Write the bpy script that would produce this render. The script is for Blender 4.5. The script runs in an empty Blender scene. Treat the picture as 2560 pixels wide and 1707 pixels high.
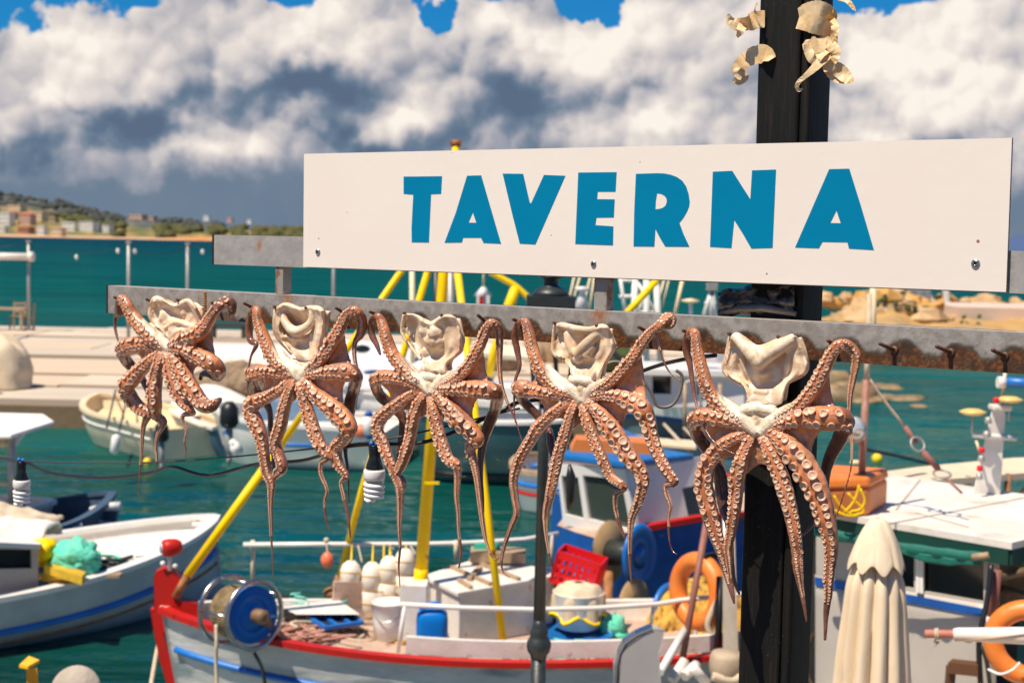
import bpy, bmesh, math, random
import numpy as np
from mathutils import Vector, Matrix, noise as mnoise
from mathutils.kdtree import KDTree
from mathutils.geometry import tessellate_polygon

S = bpy.context.scene
COL = S.collection
random.seed(7)
pi = math.pi

# ---------------------------------------------------------------- camera
F_PX = 3556.0
EYE = Vector((0, 0, 4.0))
PITCH, ROLL = math.atan(246.5 / F_PX), math.radians(1.2)
cF = Vector((0, math.cos(PITCH), -math.sin(PITCH)))
_U0 = Vector((0, math.sin(PITCH), math.cos(PITCH)))
cR = Vector((1, 0, 0)) * math.cos(ROLL) + _U0 * math.sin(ROLL)
cU = -Vector((1, 0, 0)) * math.sin(ROLL) + _U0 * math.cos(ROLL)
cam_d = bpy.data.cameras.new('camera')
cam = bpy.data.objects.new('camera', cam_d)
COL.objects.link(cam)
S.camera = cam
cam.matrix_world = Matrix(((cR.x, cU.x, -cF.x, EYE.x), (cR.y, cU.y, -cF.y, EYE.y), (cR.z, cU.z, -cF.z, EYE.z), (0, 0, 0, 1)))
cam_d.sensor_width = 36.0
cam_d.lens = 36.0 * F_PX / 2560.0
cam_d.clip_start = 0.05
cam_d.clip_end = 60000
cam_d.dof.use_dof = True
cam_d.dof.focus_distance = 3.3
cam_d.dof.aperture_fstop = 5.0
cam_d.dof.aperture_blades = 7

# ---------------------------------------------------------------- sun and sky
SUN_EL = math.radians(62.5)
SUN_DIR = Vector((-0.74, -0.67, 0)).normalized()          # horizontal direction TOWARDS the sun
sd = bpy.data.lights.new('sun', 'SUN')
sd.energy = 5.0
sd.angle = math.radians(0.55)
sd.color = (1.0, 0.88, 0.72)
sun = bpy.data.objects.new('sun', sd)
COL.objects.link(sun)
_v = Vector((SUN_DIR.x * math.cos(SUN_EL), SUN_DIR.y * math.cos(SUN_EL), math.sin(SUN_EL)))
sun.rotation_euler = _v.to_track_quat('Z', 'Y').to_euler()

world = bpy.data.worlds.new('World')
S.world = world
world.use_nodes = True
S.view_settings.view_transform = 'Standard'
S.view_settings.look = 'None'
S.view_settings.exposure = 0.36
S.view_settings.gamma = 1.0
S.view_settings.use_curve_mapping = False


def build_sky():
    nt = world.node_tree
    N, L = nt.nodes, nt.links
    N.clear()

    def nd(t, **k):
        n = N.new(t)
        for a, b in k.items():
            setattr(n, a, b)
        return n

    def math_(op, a, b=None, c=None, clamp=False):
        n = nd('ShaderNodeMath', operation=op, use_clamp=clamp)
        for i, v in enumerate((a, b, c)):
            if v is None:
                continue
            if hasattr(v, 'links') or hasattr(v, 'is_linked'):
                L.new(v, n.inputs[i])
            else:
                n.inputs[i].default_value = v
        return n.outputs[0]

    def sep(v):
        n = nd('ShaderNodeSeparateXYZ')
        L.new(v, n.inputs[0])
        return n.outputs

    def comb(x, y, z=0.0):
        n = nd('ShaderNodeCombineXYZ')
        for i, v in enumerate((x, y, z)):
            if hasattr(v, 'is_linked'):
                L.new(v, n.inputs[i])
            else:
                n.inputs[i].default_value = v
        return n.outputs[0]

    def vadd(a, b, op='ADD'):
        n = nd('ShaderNodeVectorMath', operation=op)
        for i, v in enumerate((a, b)):
            if hasattr(v, 'is_linked'):
                L.new(v, n.inputs[i])
            else:
                n.inputs[i].default_value = v
        return n.outputs[0]

    def noise_(vec, scale, detail=5, rough=0.55, dist=0.0, out='Fac', dim='2D'):
        n = nd('ShaderNodeTexNoise')
        n.noise_dimensions = dim
        L.new(vec, n.inputs['Vector'])
        n.inputs['Scale'].default_value = scale
        n.inputs['Detail'].default_value = detail
        n.inputs['Roughness'].default_value = rough
        n.inputs['Distortion'].default_value = dist
        return n.outputs[out]

    def vor(vec, scale, smooth=0.35, detail=2.0):
        n = nd('ShaderNodeTexVoronoi', feature='SMOOTH_F1')
        L.new(vec, n.inputs['Vector'])
        n.inputs['Scale'].default_value = scale
        n.inputs['Smoothness'].default_value = smooth
        n.inputs['Detail'].default_value = detail
        n.inputs['Roughness'].default_value = 0.5
        return n.outputs['Distance']

    tc = nd('ShaderNodeTexCoord')
    d = tc.outputs['Generated']
    x, y, z = sep(d)
    az = math_('ARCTAN2', x, y)
    el = math_('ARCSINE', z)
    u = math_('MULTIPLY_ADD', az, 3.556, 1.28)
    v = math_('MULTIPLY_ADD', el, -3.556, 0.607)
    P = comb(u, v)
    D3 = vadd(d, (3.556, 3.556, 3.556), 'MULTIPLY')       # seamless direction coordinates, same scale

    # organic warp of the layout
    def warp(vec, scale, amp, detail=4):
        w = noise_(vec, scale, detail, 0.55, out='Color')
        w = vadd(w, (0.5, 0.5, 0.5), 'SUBTRACT')
        return vadd(vec, vadd(w, (amp, amp, 0.0), 'MULTIPLY'))
    Pw = warp(P, 5.0, 0.20, 5)

    def blob(vec, cx, cy, rx, ry, amp):
        n = nd('ShaderNodeMapping', vector_type='TEXTURE')
        r = (cF + cR * ((cx * 1000 - 1280) / F_PX) + cU * ((853.5 - cy * 1000) / F_PX)).normalized()
        n.inputs['Location'].default_value = (1.28 + 3.556 * math.atan2(r.x, r.y), 0.607 - 3.556 * math.asin(r.z), 0)
        n.inputs['Scale'].default_value = (rx, ry, 1)
        L.new(vec, n.inputs['Vector'])
        g = nd('ShaderNodeTexGradient', gradient_type='QUADRATIC_SPHERE')
        L.new(n.outputs[0], g.inputs[0])
        return math_('MULTIPLY', g.outputs['Fac'], amp)

    def total(vec, blobs, start):
        acc = None
        for b in blobs:
            o = blob(vec, *b)
            acc = o if acc is None else math_('ADD', acc, o)
        return math_('ADD', acc, start)

    # brightness layout
    bright = [(0.22, 0.12, 0.34, 0.17, 0.42), (0.76, 0.08, 0.50, 0.19, 0.50),
              (0.10, 0.24, 0.30, 0.15, 0.45), (0.40, 0.22, 0.20, 0.12, 0.35),
              (0.55, 0.37, 0.26, 0.13, 0.62), (0.75, 0.33, 0.20, 0.13, 0.40), (0.25, 0.44, 0.3, 0.08, 0.30),
              (1.00, 0.27, 0.22, 0.15, 0.65), (1.25, 0.05, 0.34, 0.16, 0.60), (1.55, 0.13, 0.36, 0.17, 0.65),
              (1.66, 0.30, 0.24, 0.15, 0.60), (1.42, 0.31, 0.20, 0.10, 0.45), (1.80, 0.04, 0.35, 0.14, 0.45),
              (2.28, 0.14, 0.56, 0.30, 0.62), (2.42, 0.28, 0.40, 0.20, 0.35), (2.20, 0.33, 0.18, 0.12, 0.35),
              (3.2, 0.15, 0.8, 0.4, 0.5), (-0.6, 0.2, 0.6, 0.4, 0.4),
              (0.76, 0.225, 0.46, 0.10, -0.92), (0.36, 0.32, 0.46, 0.10, -0.72), (0.92, 0.36, 0.42, 0.12, -0.66),
              (1.30, 0.25, 0.28, 0.20, -0.78), (1.62, 0.22, 0.18, 0.09, -0.30), (2.12, 0.26, 0.26, 0.10, -0.40),
              (2.2, 0.40, 0.6, 0.12, -0.42), (0.05, 0.39, 0.3, 0.07, -0.35)]
    B = total(Pw, bright, 0.50)

    # billows: height field of rounded heads looked at twice, the second time a little towards the sun
    def vor2(vec, scale):
        n = nd('ShaderNodeTexVoronoi', feature='F1', voronoi_dimensions='2D')
        L.new(vec, n.inputs['Vector'])
        n.inputs['Scale'].default_value = scale
        return n.outputs['Distance']
    Pq = warp(P, 8.0, 0.085, 3)
    Pq2 = warp(P, 22.0, 0.03, 2)
    def billow(off):
        a = vor2(vadd(Pq, off), 2.7)
        b = vor2(vadd(Pq, off), 5.8)
        c = vor2(vadd(Pq2, off), 15.0)
        s = math_('MULTIPLY', math_('POWER', a, 1.6), -1.0)
        s = math_('MULTIPLY_ADD', math_('POWER', b, 1.6), -0.55, s)
        return math_('MULTIPLY_ADD', math_('POWER', c, 1.6), -0.22, s)
    h0 = billow((0, 0, 0))
    h1 = billow((-0.016, -0.024, 0))
    relief = math_('MULTIPLY', math_('SUBTRACT', h0, h1), 1.15)
    low = nd('ShaderNodeMapRange', interpolation_type='SMOOTHSTEP')
    L.new(math_('MULTIPLY_ADD', sep(Pw)[1], -1.0, 0.0), low.inputs[0])
    low.inputs[1].default_value = -0.50
    low.inputs[2].default_value = -0.41
    lowf = low.outputs[0]
    fine = math_('SUBTRACT', noise_(P, 6.0, 8, 0.6), 0.5)
    Lm = math_('ADD', B, math_('MULTIPLY', relief, math_('MULTIPLY_ADD', lowf, 0.85, 0.25)))
    Lm = math_('ADD', Lm, math_('MULTIPLY', fine, math_('MULTIPLY_ADD', lowf, 0.26, 0.12)))
    Lm = math_('ADD', math_('MULTIPLY', Lm, lowf), math_('MULTIPLY', math_('SUBTRACT', 1.0, lowf), math_('MULTIPLY_ADD', fine, 0.12, 0.23)))
    ramp = nd('ShaderNodeValToRGB')
    L.new(Lm, ramp.inputs[0])
    cr = ramp.color_ramp
    cr.elements[0].position, cr.elements[0].color = 0.0, (0.105, 0.155, 0.235, 1)
    cr.elements[1].position, cr.elements[1].color = 1.0, (1.0, 0.92, 0.83, 1)
    for p_, c_ in ((0.15, (0.125, 0.185, 0.275, 1)), (0.27, (0.175, 0.235, 0.315, 1)), (0.42, (0.34, 0.355, 0.42, 1)), (0.60, (0.58, 0.55, 0.56, 1)), (0.80, (0.80, 0.725, 0.68, 1))):
        e = cr.elements.new(p_)
        e.color = c_

    # coverage: holes of blue
    holes = [(-0.03, -0.02, 0.19, 0.13, 1.3), (0.28, -0.075, 0.32, 0.125, 1.4), (0.70, -0.075, 0.18, 0.12, 1.4), (1.09, 0.040, 0.085, 0.065, 1.3),
             (1.49, 0.022, 0.11, 0.055, 1.3), (2.12, -0.04, 0.30, 0.095, 1.3), (1.30, -0.06, 0.2, 0.08, 0.8), (-0.5, -0.1, 0.6, 0.2, 1.2)]
    Pw2 = vadd(warp(P, 9.0, 0.14, 6), (0, 0, 0))
    Hm = total(Pw2, holes, 0.0)
    # away from the frame cloud is thinned to cut ambient light, fewer higher up
    far = noise_(D3, 0.8, 4, 0.55, dim='3D')
    up = nd('ShaderNodeMapRange')
    L.new(el, up.inputs[0])
    up.inputs[1].default_value = math.radians(9.2)
    up.inputs[2].default_value = math.radians(14)
    up.inputs[3].default_value = 0.0
    up.inputs[4].default_value = 1.0
    thin = math_('MULTIPLY', math_('MULTIPLY_ADD', far, -4.0, 3.1, clamp=True), up.outputs[0])
    Hm = math_('ADD', Hm, thin)
    mr = nd('ShaderNodeMapRange', interpolation_type='SMOOTHSTEP')
    L.new(Hm, mr.inputs[0])
    mr.inputs[1].default_value = 0.10
    mr.inputs[2].default_value = 0.20
    mr.inputs[3].default_value = 1.0
    mr.inputs[4].default_value = 0.0
    sky = nd('ShaderNodeTexSky', sky_type='NISHITA', sun_disc=False)
    sky.sun_elevation = SUN_EL
    sky.sun_rotation = math.atan2(SUN_DIR.x, SUN_DIR.y)
    sky.air_density, sky.dust_density, sky.ozone_density = 1.0, 0.3, 2.0
    tint = nd('ShaderNodeMix', data_type='RGBA', blend_type='MULTIPLY')
    tint.inputs['Factor'].default_value = 1.0
    L.new(sky.outputs[0], tint.inputs['A'])
    tint.inputs['B'].default_value = (0.05, 0.42, 0.74, 1)
    bg1 = nd('ShaderNodeBackground')
    L.new(tint.outputs['Result'], bg1.inputs[0])
    bg1.inputs[1].default_value = 0.10
    bg2 = nd('ShaderNodeBackground')
    L.new(ramp.outputs[0], bg2.inputs[0])
    bg2.inputs[1].default_value = 0.77
    mx = nd('ShaderNodeMixShader')
    L.new(mr.outputs[0], mx.inputs[0])
    L.new(bg1.outputs[0], mx.inputs[1])
    L.new(bg2.outputs[0], mx.inputs[2])
    out = nd('ShaderNodeOutputWorld')
    L.new(mx.outputs[0], out.inputs[0])


build_sky()

# ---------------------------------------------------------------- places from the photograph (built at their real distance)
def ray(px, py):
    return (cF + cR * ((px - 1280) / F_PX) + cU * ((853.5 - py) / F_PX))


def at(px, py, Y):
    r = ray(px, py)
    return EYE + r * (Y / r.y)


def atz(px, py, z):
    r = ray(px, py)
    return EYE + r * ((z - EYE.z) / r.z)


A34 = math.radians(34)
rN = Vector((-math.sin(A34), -math.cos(A34), 0))           # rail front normal
rE = Vector((math.cos(A34), -math.sin(A34), 0))            # along the rail, left to right
rO = at(1900, 800, 3.2)


def rail(px, py, d=0.0):
    r = ray(px, py)
    t = (rO + rN * d - EYE).dot(rN) / r.dot(rN)
    return EYE + r * t
# ---------------------------------------------------------------- mesh builder
class MB:
    def __init__(self):
        self.v, self.f, self.m = [], [], []
        self.smooth = []

    def add(self, vs, fs, mi=0, smooth=False):
        o = len(self.v)
        self.v += [tuple(p) for p in vs]
        for f in fs:
            self.f.append(tuple(o + i for i in f))
            self.m.append(mi)
            self.smooth.append(smooth)
        return self

    def box(self, c, s, mi=0, rz=0.0, rx=0.0, ry=0.0):
        c = Vector(c)
        M = Matrix.Rotation(rz, 3, 'Z') @ Matrix.Rotation(ry, 3, 'Y') @ Matrix.Rotation(rx, 3, 'X')
        vs = []
        for x in (-.5, .5):
            for y in (-.5, .5):
                for z in (-.5, .5):
                    vs.append(c + M @ Vector((x * s[0], y * s[1], z * s[2])))
        return self.add(vs, [(0, 1, 3, 2), (4, 6, 7, 5), (0, 4, 5, 1), (2, 3, 7, 6), (0, 2, 6, 4), (1, 5, 7, 3)], mi)

    def hexa(self, b, t, mi=0):
        """b, t: 4 bottom and 4 top corners, same order"""
        return self.add(list(b) + list(t), [(3, 2, 1, 0), (4, 5, 6, 7), (0, 1, 5, 4), (1, 2, 6, 5), (2, 3, 7, 6), (3, 0, 4, 7)], mi)

    def bar(self, p0, p1, w, h, mi=0, up=(0, 0, 1)):
        p0, p1 = Vector(p0), Vector(p1)
        t = (p1 - p0).normalized()
        u = Vector(up)
        s = t.cross(u)
        if s.length < 1e-4:
            s = t.cross(Vector((1, 0, 0)))
        s.normalize()
        u = s.cross(t)
        a = [(-s * w / 2 - u * h / 2), (s * w / 2 - u * h / 2), (s * w / 2 + u * h / 2), (-s * w / 2 + u * h / 2)]
        return self.hexa([p0 + k for k in a], [p1 + k for k in a], mi)

    def tube(self, pts, r, n=10, mi=0, cap=True, smooth=True, flat=1.0):
        pts = [Vector(p) for p in pts]
        if not isinstance(r, (list, tuple)):
            r = [r] * len(pts)
        fr = frames(pts)
        vs, fs = [], []
        for i, (p, (t, a, b)) in enumerate(zip(pts, fr)):
            for k in range(n):
                w = 2 * pi * k / n
                vs.append(p + a * math.cos(w) * r[i] + b * math.sin(w) * r[i] * flat)
        for i in range(len(pts) - 1):
            for k in range(n):
                k2 = (k + 1) % n
                fs.append((i * n + k, i * n + k2, (i + 1) * n + k2, (i + 1) * n + k))
        self.add(vs, fs, mi, smooth)
        if cap:
            o = len(self.v) - len(vs)
            self.f.append(tuple(o + k for k in reversed(range(n))))
            self.f.append(tuple(o + (len(pts) - 1) * n + k for k in range(n)))
            self.m += [mi, mi]
            self.smooth += [False, False]
        return self

    def lathe(self, c, prof, n=16, mi=0, axis=(0, 0, 1), smooth=True, caps=True):
        """prof: list of (radius, height along the axis)"""
        c = Vector(c)
        ax = Vector(axis).normalized()
        q = ax.to_track_quat('Z', 'Y')
        vs, fs = [], []
        for r, h in prof:
            for k in range(n):
                w = 2 * pi * k / n
                vs.append(c + q @ Vector((r * math.cos(w), r * math.sin(w), h)))
        for i in range(len(prof) - 1):
            for k in range(n):
                k2 = (k + 1) % n
                fs.append((i * n + k, i * n + k2, (i + 1) * n + k2, (i + 1) * n + k))
        self.add(vs, fs, mi, smooth)
        if caps:
            o = len(self.v) - len(vs)
            if prof[0][0] > 1e-5:
                self.f.append(tuple(o + k for k in reversed(range(n)))); self.m.append(mi); self.smooth.append(False)
            if prof[-1][0] > 1e-5:
                self.f.append(tuple(o + (len(prof) - 1) * n + k for k in range(n))); self.m.append(mi); self.smooth.append(False)
        return self

    def torus(self, c, R, r, axis=(0, 0, 1), n=28, m=10, mi=0, sx=1.0):
        c = Vector(c)
        q = Vector(axis).normalized().to_track_quat('Z', 'Y')
        vs, fs = [], []
        for i in range(n):
            a = 2 * pi * i / n
            for k in range(m):
                b = 2 * pi * k / m
                vs.append(c + q @ Vector(((R + r * math.cos(b)) * math.cos(a) * sx, (R + r * math.cos(b)) * math.sin(a), r * math.sin(b))))
        for i in range(n):
            for k in range(m):
                fs.append((i * m + k, ((i + 1) % n) * m + k, ((i + 1) % n) * m + (k + 1) % m, i * m + (k + 1) % m))
        return self.add(vs, fs, mi, True)

    def ball(self, c, r, n=14, m=9, mi=0, jit=0.0, seed=0, freq=3.0):
        c = Vector(c)
        if not isinstance(r, (tuple, list, Vector)):
            r = (r, r, r)
        vs, fs = [], []
        for i in range(m + 1):
            th = pi * i / m
            for k in range(n):
                ph = 2 * pi * k / n
                d = Vector((math.sin(th) * math.cos(ph), math.sin(th) * math.sin(ph), math.cos(th)))
                s = 1.0 + (jit * mnoise.noise(d * freq + Vector((seed * 7.3, seed * 3.1, 0))) if jit else 0)
                vs.append(c + Vector((d.x * r[0], d.y * r[1], d.z * r[2])) * s)
        for i in range(m):
            for k in range(n):
                k2 = (k + 1) % n
                fs.append((i * n + k, (i + 1) * n + k, (i + 1) * n + k2, i * n + k2))
        return self.add(vs, fs, mi, True)

    def grid(self, fn, nu, nv, mi=0, smooth=True, flip=False):
        vs = [fn(i / nu, j / nv) for j in range(nv + 1) for i in range(nu + 1)]
        fs = []
        for j in range(nv):
            for i in range(nu):
                a = j * (nu + 1) + i
                q = (a, a + 1, a + nu + 2, a + nu + 1)
                fs.append(q[::-1] if flip else q)
        return self.add(vs, fs, mi, smooth)

    def sheet(self, fn, nu, nv, th, mi=0, smooth=True):
        """a closed slab: fn(u, v) -> point, th thickness vector or function"""
        P = [[Vector(fn(i / nu, j / nv)) for i in range(nu + 1)] for j in range(nv + 1)]
        off = Vector(th) if not callable(th) else None
        top = [p for row in P for p in row]
        bot = [p + (off if off is not None else th(p)) for p in top]
        n = len(top)
        fs = []
        W = nu + 1
        for j in range(nv):
            for i in range(nu):
                a = j * W + i
                fs.append((a, a + 1, a + W + 1, a + W))
                fs.append((n + a + W, n + a + W + 1, n + a + 1, n + a))
        for i in range(nu):
            fs.append((i + 1, i, n + i, n + i + 1))
            a = nv * W + i
            fs.append((a, a + 1, n + a + 1, n + a))
        for j in range(nv):
            a = j * W
            fs.append((a, a + W, n + a + W, n + a))
            a = j * W + nu
            fs.append((a + W, a, n + a, n + a + W))
        return self.add(top + bot, fs, mi, smooth)

    def prism(self, poly, fn, t0, t1, mi=0, holes=()):
        """poly in 2D, fn(x, y, t) -> 3D; extruded between t0 and t1"""
        loops = [list(poly)] + [list(h) for h in holes]
        flat = [p for l in loops for p in l]
        tris = tessellate_polygon([[Vector((p[0], p[1], 0)) for p in l] for l in loops])
        n = len(flat)
        vs = [fn(p[0], p[1], t0) for p in flat] + [fn(p[0], p[1], t1) for p in flat]
        fs = []
        for t in tris:
            fs.append(tuple(t))
            fs.append(tuple(n + i for i in reversed(t)))
        o = 0
        for l in loops:
            k = len(l)
            for i in range(k):
                a, b = o + i, o + (i + 1) % k
                fs.append((a, b, n + b, n + a))
            o += k
        return self.add(vs, fs, mi)


def frames(pts):
    out = []
    n = len(pts)
    a = None
    for i in range(n):
        t = (pts[min(i + 1, n - 1)] - pts[max(i - 1, 0)])
        if t.length < 1e-9:
            t = Vector((0, 0, 1))
        t.normalize()
        if a is None:
            ref = Vector((0, 0, 1)) if abs(t.z) < 0.9 else Vector((1, 0, 0))
            a = (ref - t * ref.dot(t)).normalized()
        else:
            a = a - t * a.dot(t)
            if a.length < 1e-6:
                a = t.orthogonal()
            a.normalize()
        b = t.cross(a)
        out.append((t, a.copy(), b))
    return out


def crom(pts, n=6):
    """Catmull-Rom through vectors of any size (tuples); returns list of tuples"""
    P = [np.array(p, float) for p in pts]
    P = [2 * P[0] - P[1]] + P + [2 * P[-1] - P[-2]]
    out = []
    for i in range(1, len(P) - 2):
        a, b, c, d = P[i - 1:i + 3]
        for k in range(n):
            t = k / n
            out.append(0.5 * (2 * b + (c - a) * t + (2 * a - 5 * b + 4 * c - d) * t * t + (-a + 3 * b - 3 * c + d) * t ** 3))
    out.append(P[-2])
    return out


def curve3(pts, n=6):
    return [Vector(p) for p in crom([tuple(p) for p in pts], n)]


# ---------------------------------------------------------------- objects
def empty(name, loc, label, cat, group=None):
    o = bpy.data.objects.new(name, None)
    COL.objects.link(o)
    o.location = loc
    o.empty_display_size = 0.1
    tag(o, label, cat, group)
    return o


def tag(o, label=None, cat=None, group=None, kind=None):
    if label: o['label'] = label
    if cat: o['category'] = cat
    if group: o['group'] = group
    if kind: o['kind'] = kind
    return o


def wloc(o):
    v = Vector((0, 0, 0))
    while o is not None:
        v += o.location
        o = o.parent
    return v


def build(name, mb, mats, parent=None, bevel=0.0, base=None, label=None, kind=None, subd=0):
    """one mesh object from world-space geometry"""
    if not isinstance(mats, (list, tuple)):
        mats = [mats]
    if parent is not None:
        off = wloc(parent)
        loc = Vector((0, 0, 0))
    else:
        if base is None:
            a = np.array(mb.v)
            lo, hi = a.min(0), a.max(0)
            base = ((lo[0] + hi[0]) / 2, (lo[1] + hi[1]) / 2, lo[2])
        off = Vector(base)
        loc = off
    me = bpy.data.meshes.new(name)
    me.from_pydata([(p[0] - off.x, p[1] - off.y, p[2] - off.z) for p in mb.v], [], mb.f)
    for m in mats:
        me.materials.append(m)
    me.polygons.foreach_set('material_index', mb.m)
    me.polygons.foreach_set('use_smooth', mb.smooth)
    me.update()
    o = bpy.data.objects.new(name, me)
    COL.objects.link(o)
    o.location = loc
    if parent is not None:
        o.parent = parent
    if bevel > 0:
        b = o.modifiers.new('bevel', 'BEVEL')
        b.width = bevel
        b.segments = 2
        b.limit_method = 'ANGLE'
    if subd:
        s = o.modifiers.new('subd', 'SUBSURF')
        s.levels = s.render_levels = subd
    if label: o['label'] = label
    if kind: o['kind'] = kind
    return o


def thing(name, mb, mats, label, cat, group=None, **k):
    o = build(name, mb, mats, **k)
    return tag(o, label, cat, group)


def structure(name, mb, mats, **k):
    o = build(name, mb, mats, **k)
    o['kind'] = 'structure'
    return o


# ---------------------------------------------------------------- materials
_mc = {}


def mat(name, c, rough=0.5, metal=0.0, c2=None, nscale=8.0, namt=0.5, bump=0.0, bscale=40.0, spec=0.5, coat=0.0, sss=0.0, detail=6, stretch=None, ramp=(0.4, 0.62), rough2=None, c3=None, n3=30.0, r3=(0.62, 0.68), trans=0.0):
    """principled material with noise-driven second colour, a third of spots, and fine relief"""
    if name in _mc:
        return _mc[name]
    m = bpy.data.materials.new(name)
    m.use_nodes = True
    nt = m.node_tree
    N, L = nt.nodes, nt.links
    b = N['Principled BSDF']
    b.inputs['Base Color'].default_value = (*c, 1)
    b.inputs['Roughness'].default_value = rough
    b.inputs['Metallic'].default_value = metal
    b.inputs['Specular IOR Level'].default_value = spec
    b.inputs['Coat Weight'].default_value = coat
    b.inputs['Transmission Weight'].default_value = trans
    if sss:
        b.inputs['Subsurface Weight'].default_value = sss
        b.inputs['Subsurface Radius'].default_value = (0.012, 0.006, 0.003)
        b.inputs['Subsurface Scale'].default_value = 1.0
    tc = N.new('ShaderNodeTexCoord')
    vec = tc.outputs['Object']
    if stretch:
        mp = N.new('ShaderNodeMapping')
        mp.inputs['Scale'].default_value = stretch
        L.new(vec, mp.inputs[0])
        vec = mp.outputs[0]
    col = None
    if c2 is not None:
        n = N.new('ShaderNodeTexNoise')
        n.inputs['Scale'].default_value = nscale
        n.inputs['Detail'].default_value = detail
        n.inputs['Roughness'].default_value = 0.62
        L.new(vec, n.inputs['Vector'])
        r = N.new('ShaderNodeValToRGB')
        r.color_ramp.elements[0].position = ramp[0]
        r.color_ramp.elements[1].position = ramp[1]
        r.color_ramp.elements[0].color = (*c, 1)
        r.color_ramp.elements[1].color = (*c2, 1)
        L.new(n.outputs['Fac'], r.inputs[0])
        mx = N.new('ShaderNodeMix')
        mx.data_type = 'RGBA'
        mx.inputs['Factor'].default_value = namt
        mx.inputs['A'].default_value = (*c, 1)
        L.new(r.outputs[0], mx.inputs['B'])
        col = mx.outputs['Result']
        if rough2 is not None:
            mr = N.new('ShaderNodeMapRange')
            L.new(n.outputs['Fac'], mr.inputs[0])
            mr.inputs[1].default_value, mr.inputs[2].default_value = ramp
            mr.inputs[3].default_value, mr.inputs[4].default_value = rough, rough2
            L.new(mr.outputs[0], b.inputs['Roughness'])
    if c3 is not None:
        n = N.new('ShaderNodeTexNoise')
        n.inputs['Scale'].default_value = n3
        n.inputs['Detail'].default_value = 4
        L.new(vec, n.inputs['Vector'])
        mr = N.new('ShaderNodeMapRange')
        L.new(n.outputs['Fac'], mr.inputs[0])
        mr.inputs[1].default_value, mr.inputs[2].default_value = r3
        mx = N.new('ShaderNodeMix')
        mx.data_type = 'RGBA'
        L.new(mr.outputs[0], mx.inputs['Factor'])
        if col: L.new(col, mx.inputs['A'])
        else: mx.inputs['A'].default_value = (*c, 1)
        mx.inputs['B'].default_value = (*c3, 1)
        col = mx.outputs['Result']
    if col:
        L.new(col, b.inputs['Base Color'])
    if bump:
        n = N.new('ShaderNodeTexNoise')
        n.inputs['Scale'].default_value = bscale
        n.inputs['Detail'].default_value = 5
        L.new(vec, n.inputs['Vector'])
        bp = N.new('ShaderNodeBump')
        bp.inputs['Strength'].default_value = 1.0
        bp.inputs['Distance'].default_value = bump
        L.new(n.outputs['Fac'], bp.inputs['Height'])
        L.new(bp.outputs[0], b.inputs['Normal'])
    _mc[name] = m
    return m


M = {}
M['white'] = mat('white_paint', (0.78, 0.74, 0.68), 0.45, c2=(0.62, 0.56, 0.47), nscale=5, namt=0.6, c3=(0.45, 0.30, 0.16), n3=9, r3=(0.66, 0.74), bump=0.002, bscale=60)
M['white2'] = mat('white_gelcoat', (0.80, 0.78, 0.74), 0.3, c2=(0.70, 0.66, 0.58), nscale=2, namt=0.5)
M['cream'] = mat('cream_paint', (0.80, 0.62, 0.36), 0.45, c2=(0.80, 0.70, 0.50), nscale=2, namt=0.6)
M['hullwhite'] = mat('weathered_hull_white', (0.62, 0.61, 0.58), 0.5, c2=(0.42, 0.42, 0.40), nscale=3, namt=0.7, c3=(0.22, 0.27, 0.28), n3=3.5, r3=(0.52, 0.66), bump=0.006, bscale=14, stretch=(.5, .5, 1.6))
M['hullshade'] = mat('white_hull_bluegrey_shade', (0.42, 0.47, 0.50), 0.5, c2=(0.30, 0.35, 0.38), nscale=3, namt=0.7, c3=(0.50, 0.42, 0.34), n3=6, r3=(0.66, 0.74))  # white hull; its blue-grey shade is put into the base colour
M['red'] = mat('red_paint', (0.52, 0.010, 0.006), 0.45, spec=.3, c2=(0.40, 0.02, 0.014), nscale=9, namt=0.6, bump=0.002, bscale=50)
M['palered'] = mat('faded_red_deck', (0.55, 0.16, 0.12), 0.6, c2=(0.48, 0.28, 0.22), nscale=6, namt=0.8)
M['blue'] = mat('blue_paint', (0.004, 0.095, 0.40), 0.4, c2=(0.008, 0.06, 0.24), nscale=4, namt=0.7, c3=(0.25, 0.30, 0.36), n3=7, r3=(0.70, 0.73), bump=0.003, bscale=20)
M['bluebright'] = mat('bright_blue_paint', (0.01, 0.17, 0.56), 0.4, c2=(0.02, 0.12, 0.42), nscale=6, namt=0.6)
M['blueplastic'] = mat('blue_plastic', (0.0, 0.16, 0.56), 0.4, spec=.3, c2=(0.0, 0.20, 0.62), nscale=6, namt=0.4, c3=(0.6, 0.65, 0.7), n3=14, r3=(0.73, 0.75))
M['yellow'] = mat('yellow_paint', (0.98, 0.66, 0.0), 0.45, spec=.25, c2=(0.92, 0.52, 0.005), nscale=6, namt=0.5, c3=(0.42, 0.14, 0.02), n3=8, r3=(0.66, 0.70))
M['orange'] = mat('orange_plastic', (0.80, 0.19, 0.02), 0.45, c2=(0.72, 0.26, 0.06), nscale=8, namt=0.6, bump=0.002, bscale=40)
M['orangedark'] = mat('orange_fibreglass', (0.72, 0.21, 0.045), 0.5, c2=(0.60, 0.22, 0.08), nscale=5, namt=0.7)
M['rust'] = mat('rusty_steel', (0.26, 0.10, 0.035), 0.8, c2=(0.42, 0.20, 0.07), nscale=14, namt=0.8, bump=0.002, bscale=80)
M['brown'] = mat('red_brown_wood', (0.24, 0.085, 0.06), 0.6, c2=(0.36, 0.16, 0.12), nscale=10, namt=0.7, stretch=(1, 1, 0.2))
M['wood'] = mat('bare_wood', (0.44, 0.31, 0.19), 0.7, c2=(0.32, 0.21, 0.12), nscale=9, namt=0.8, bump=0.003, bscale=30)
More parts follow.
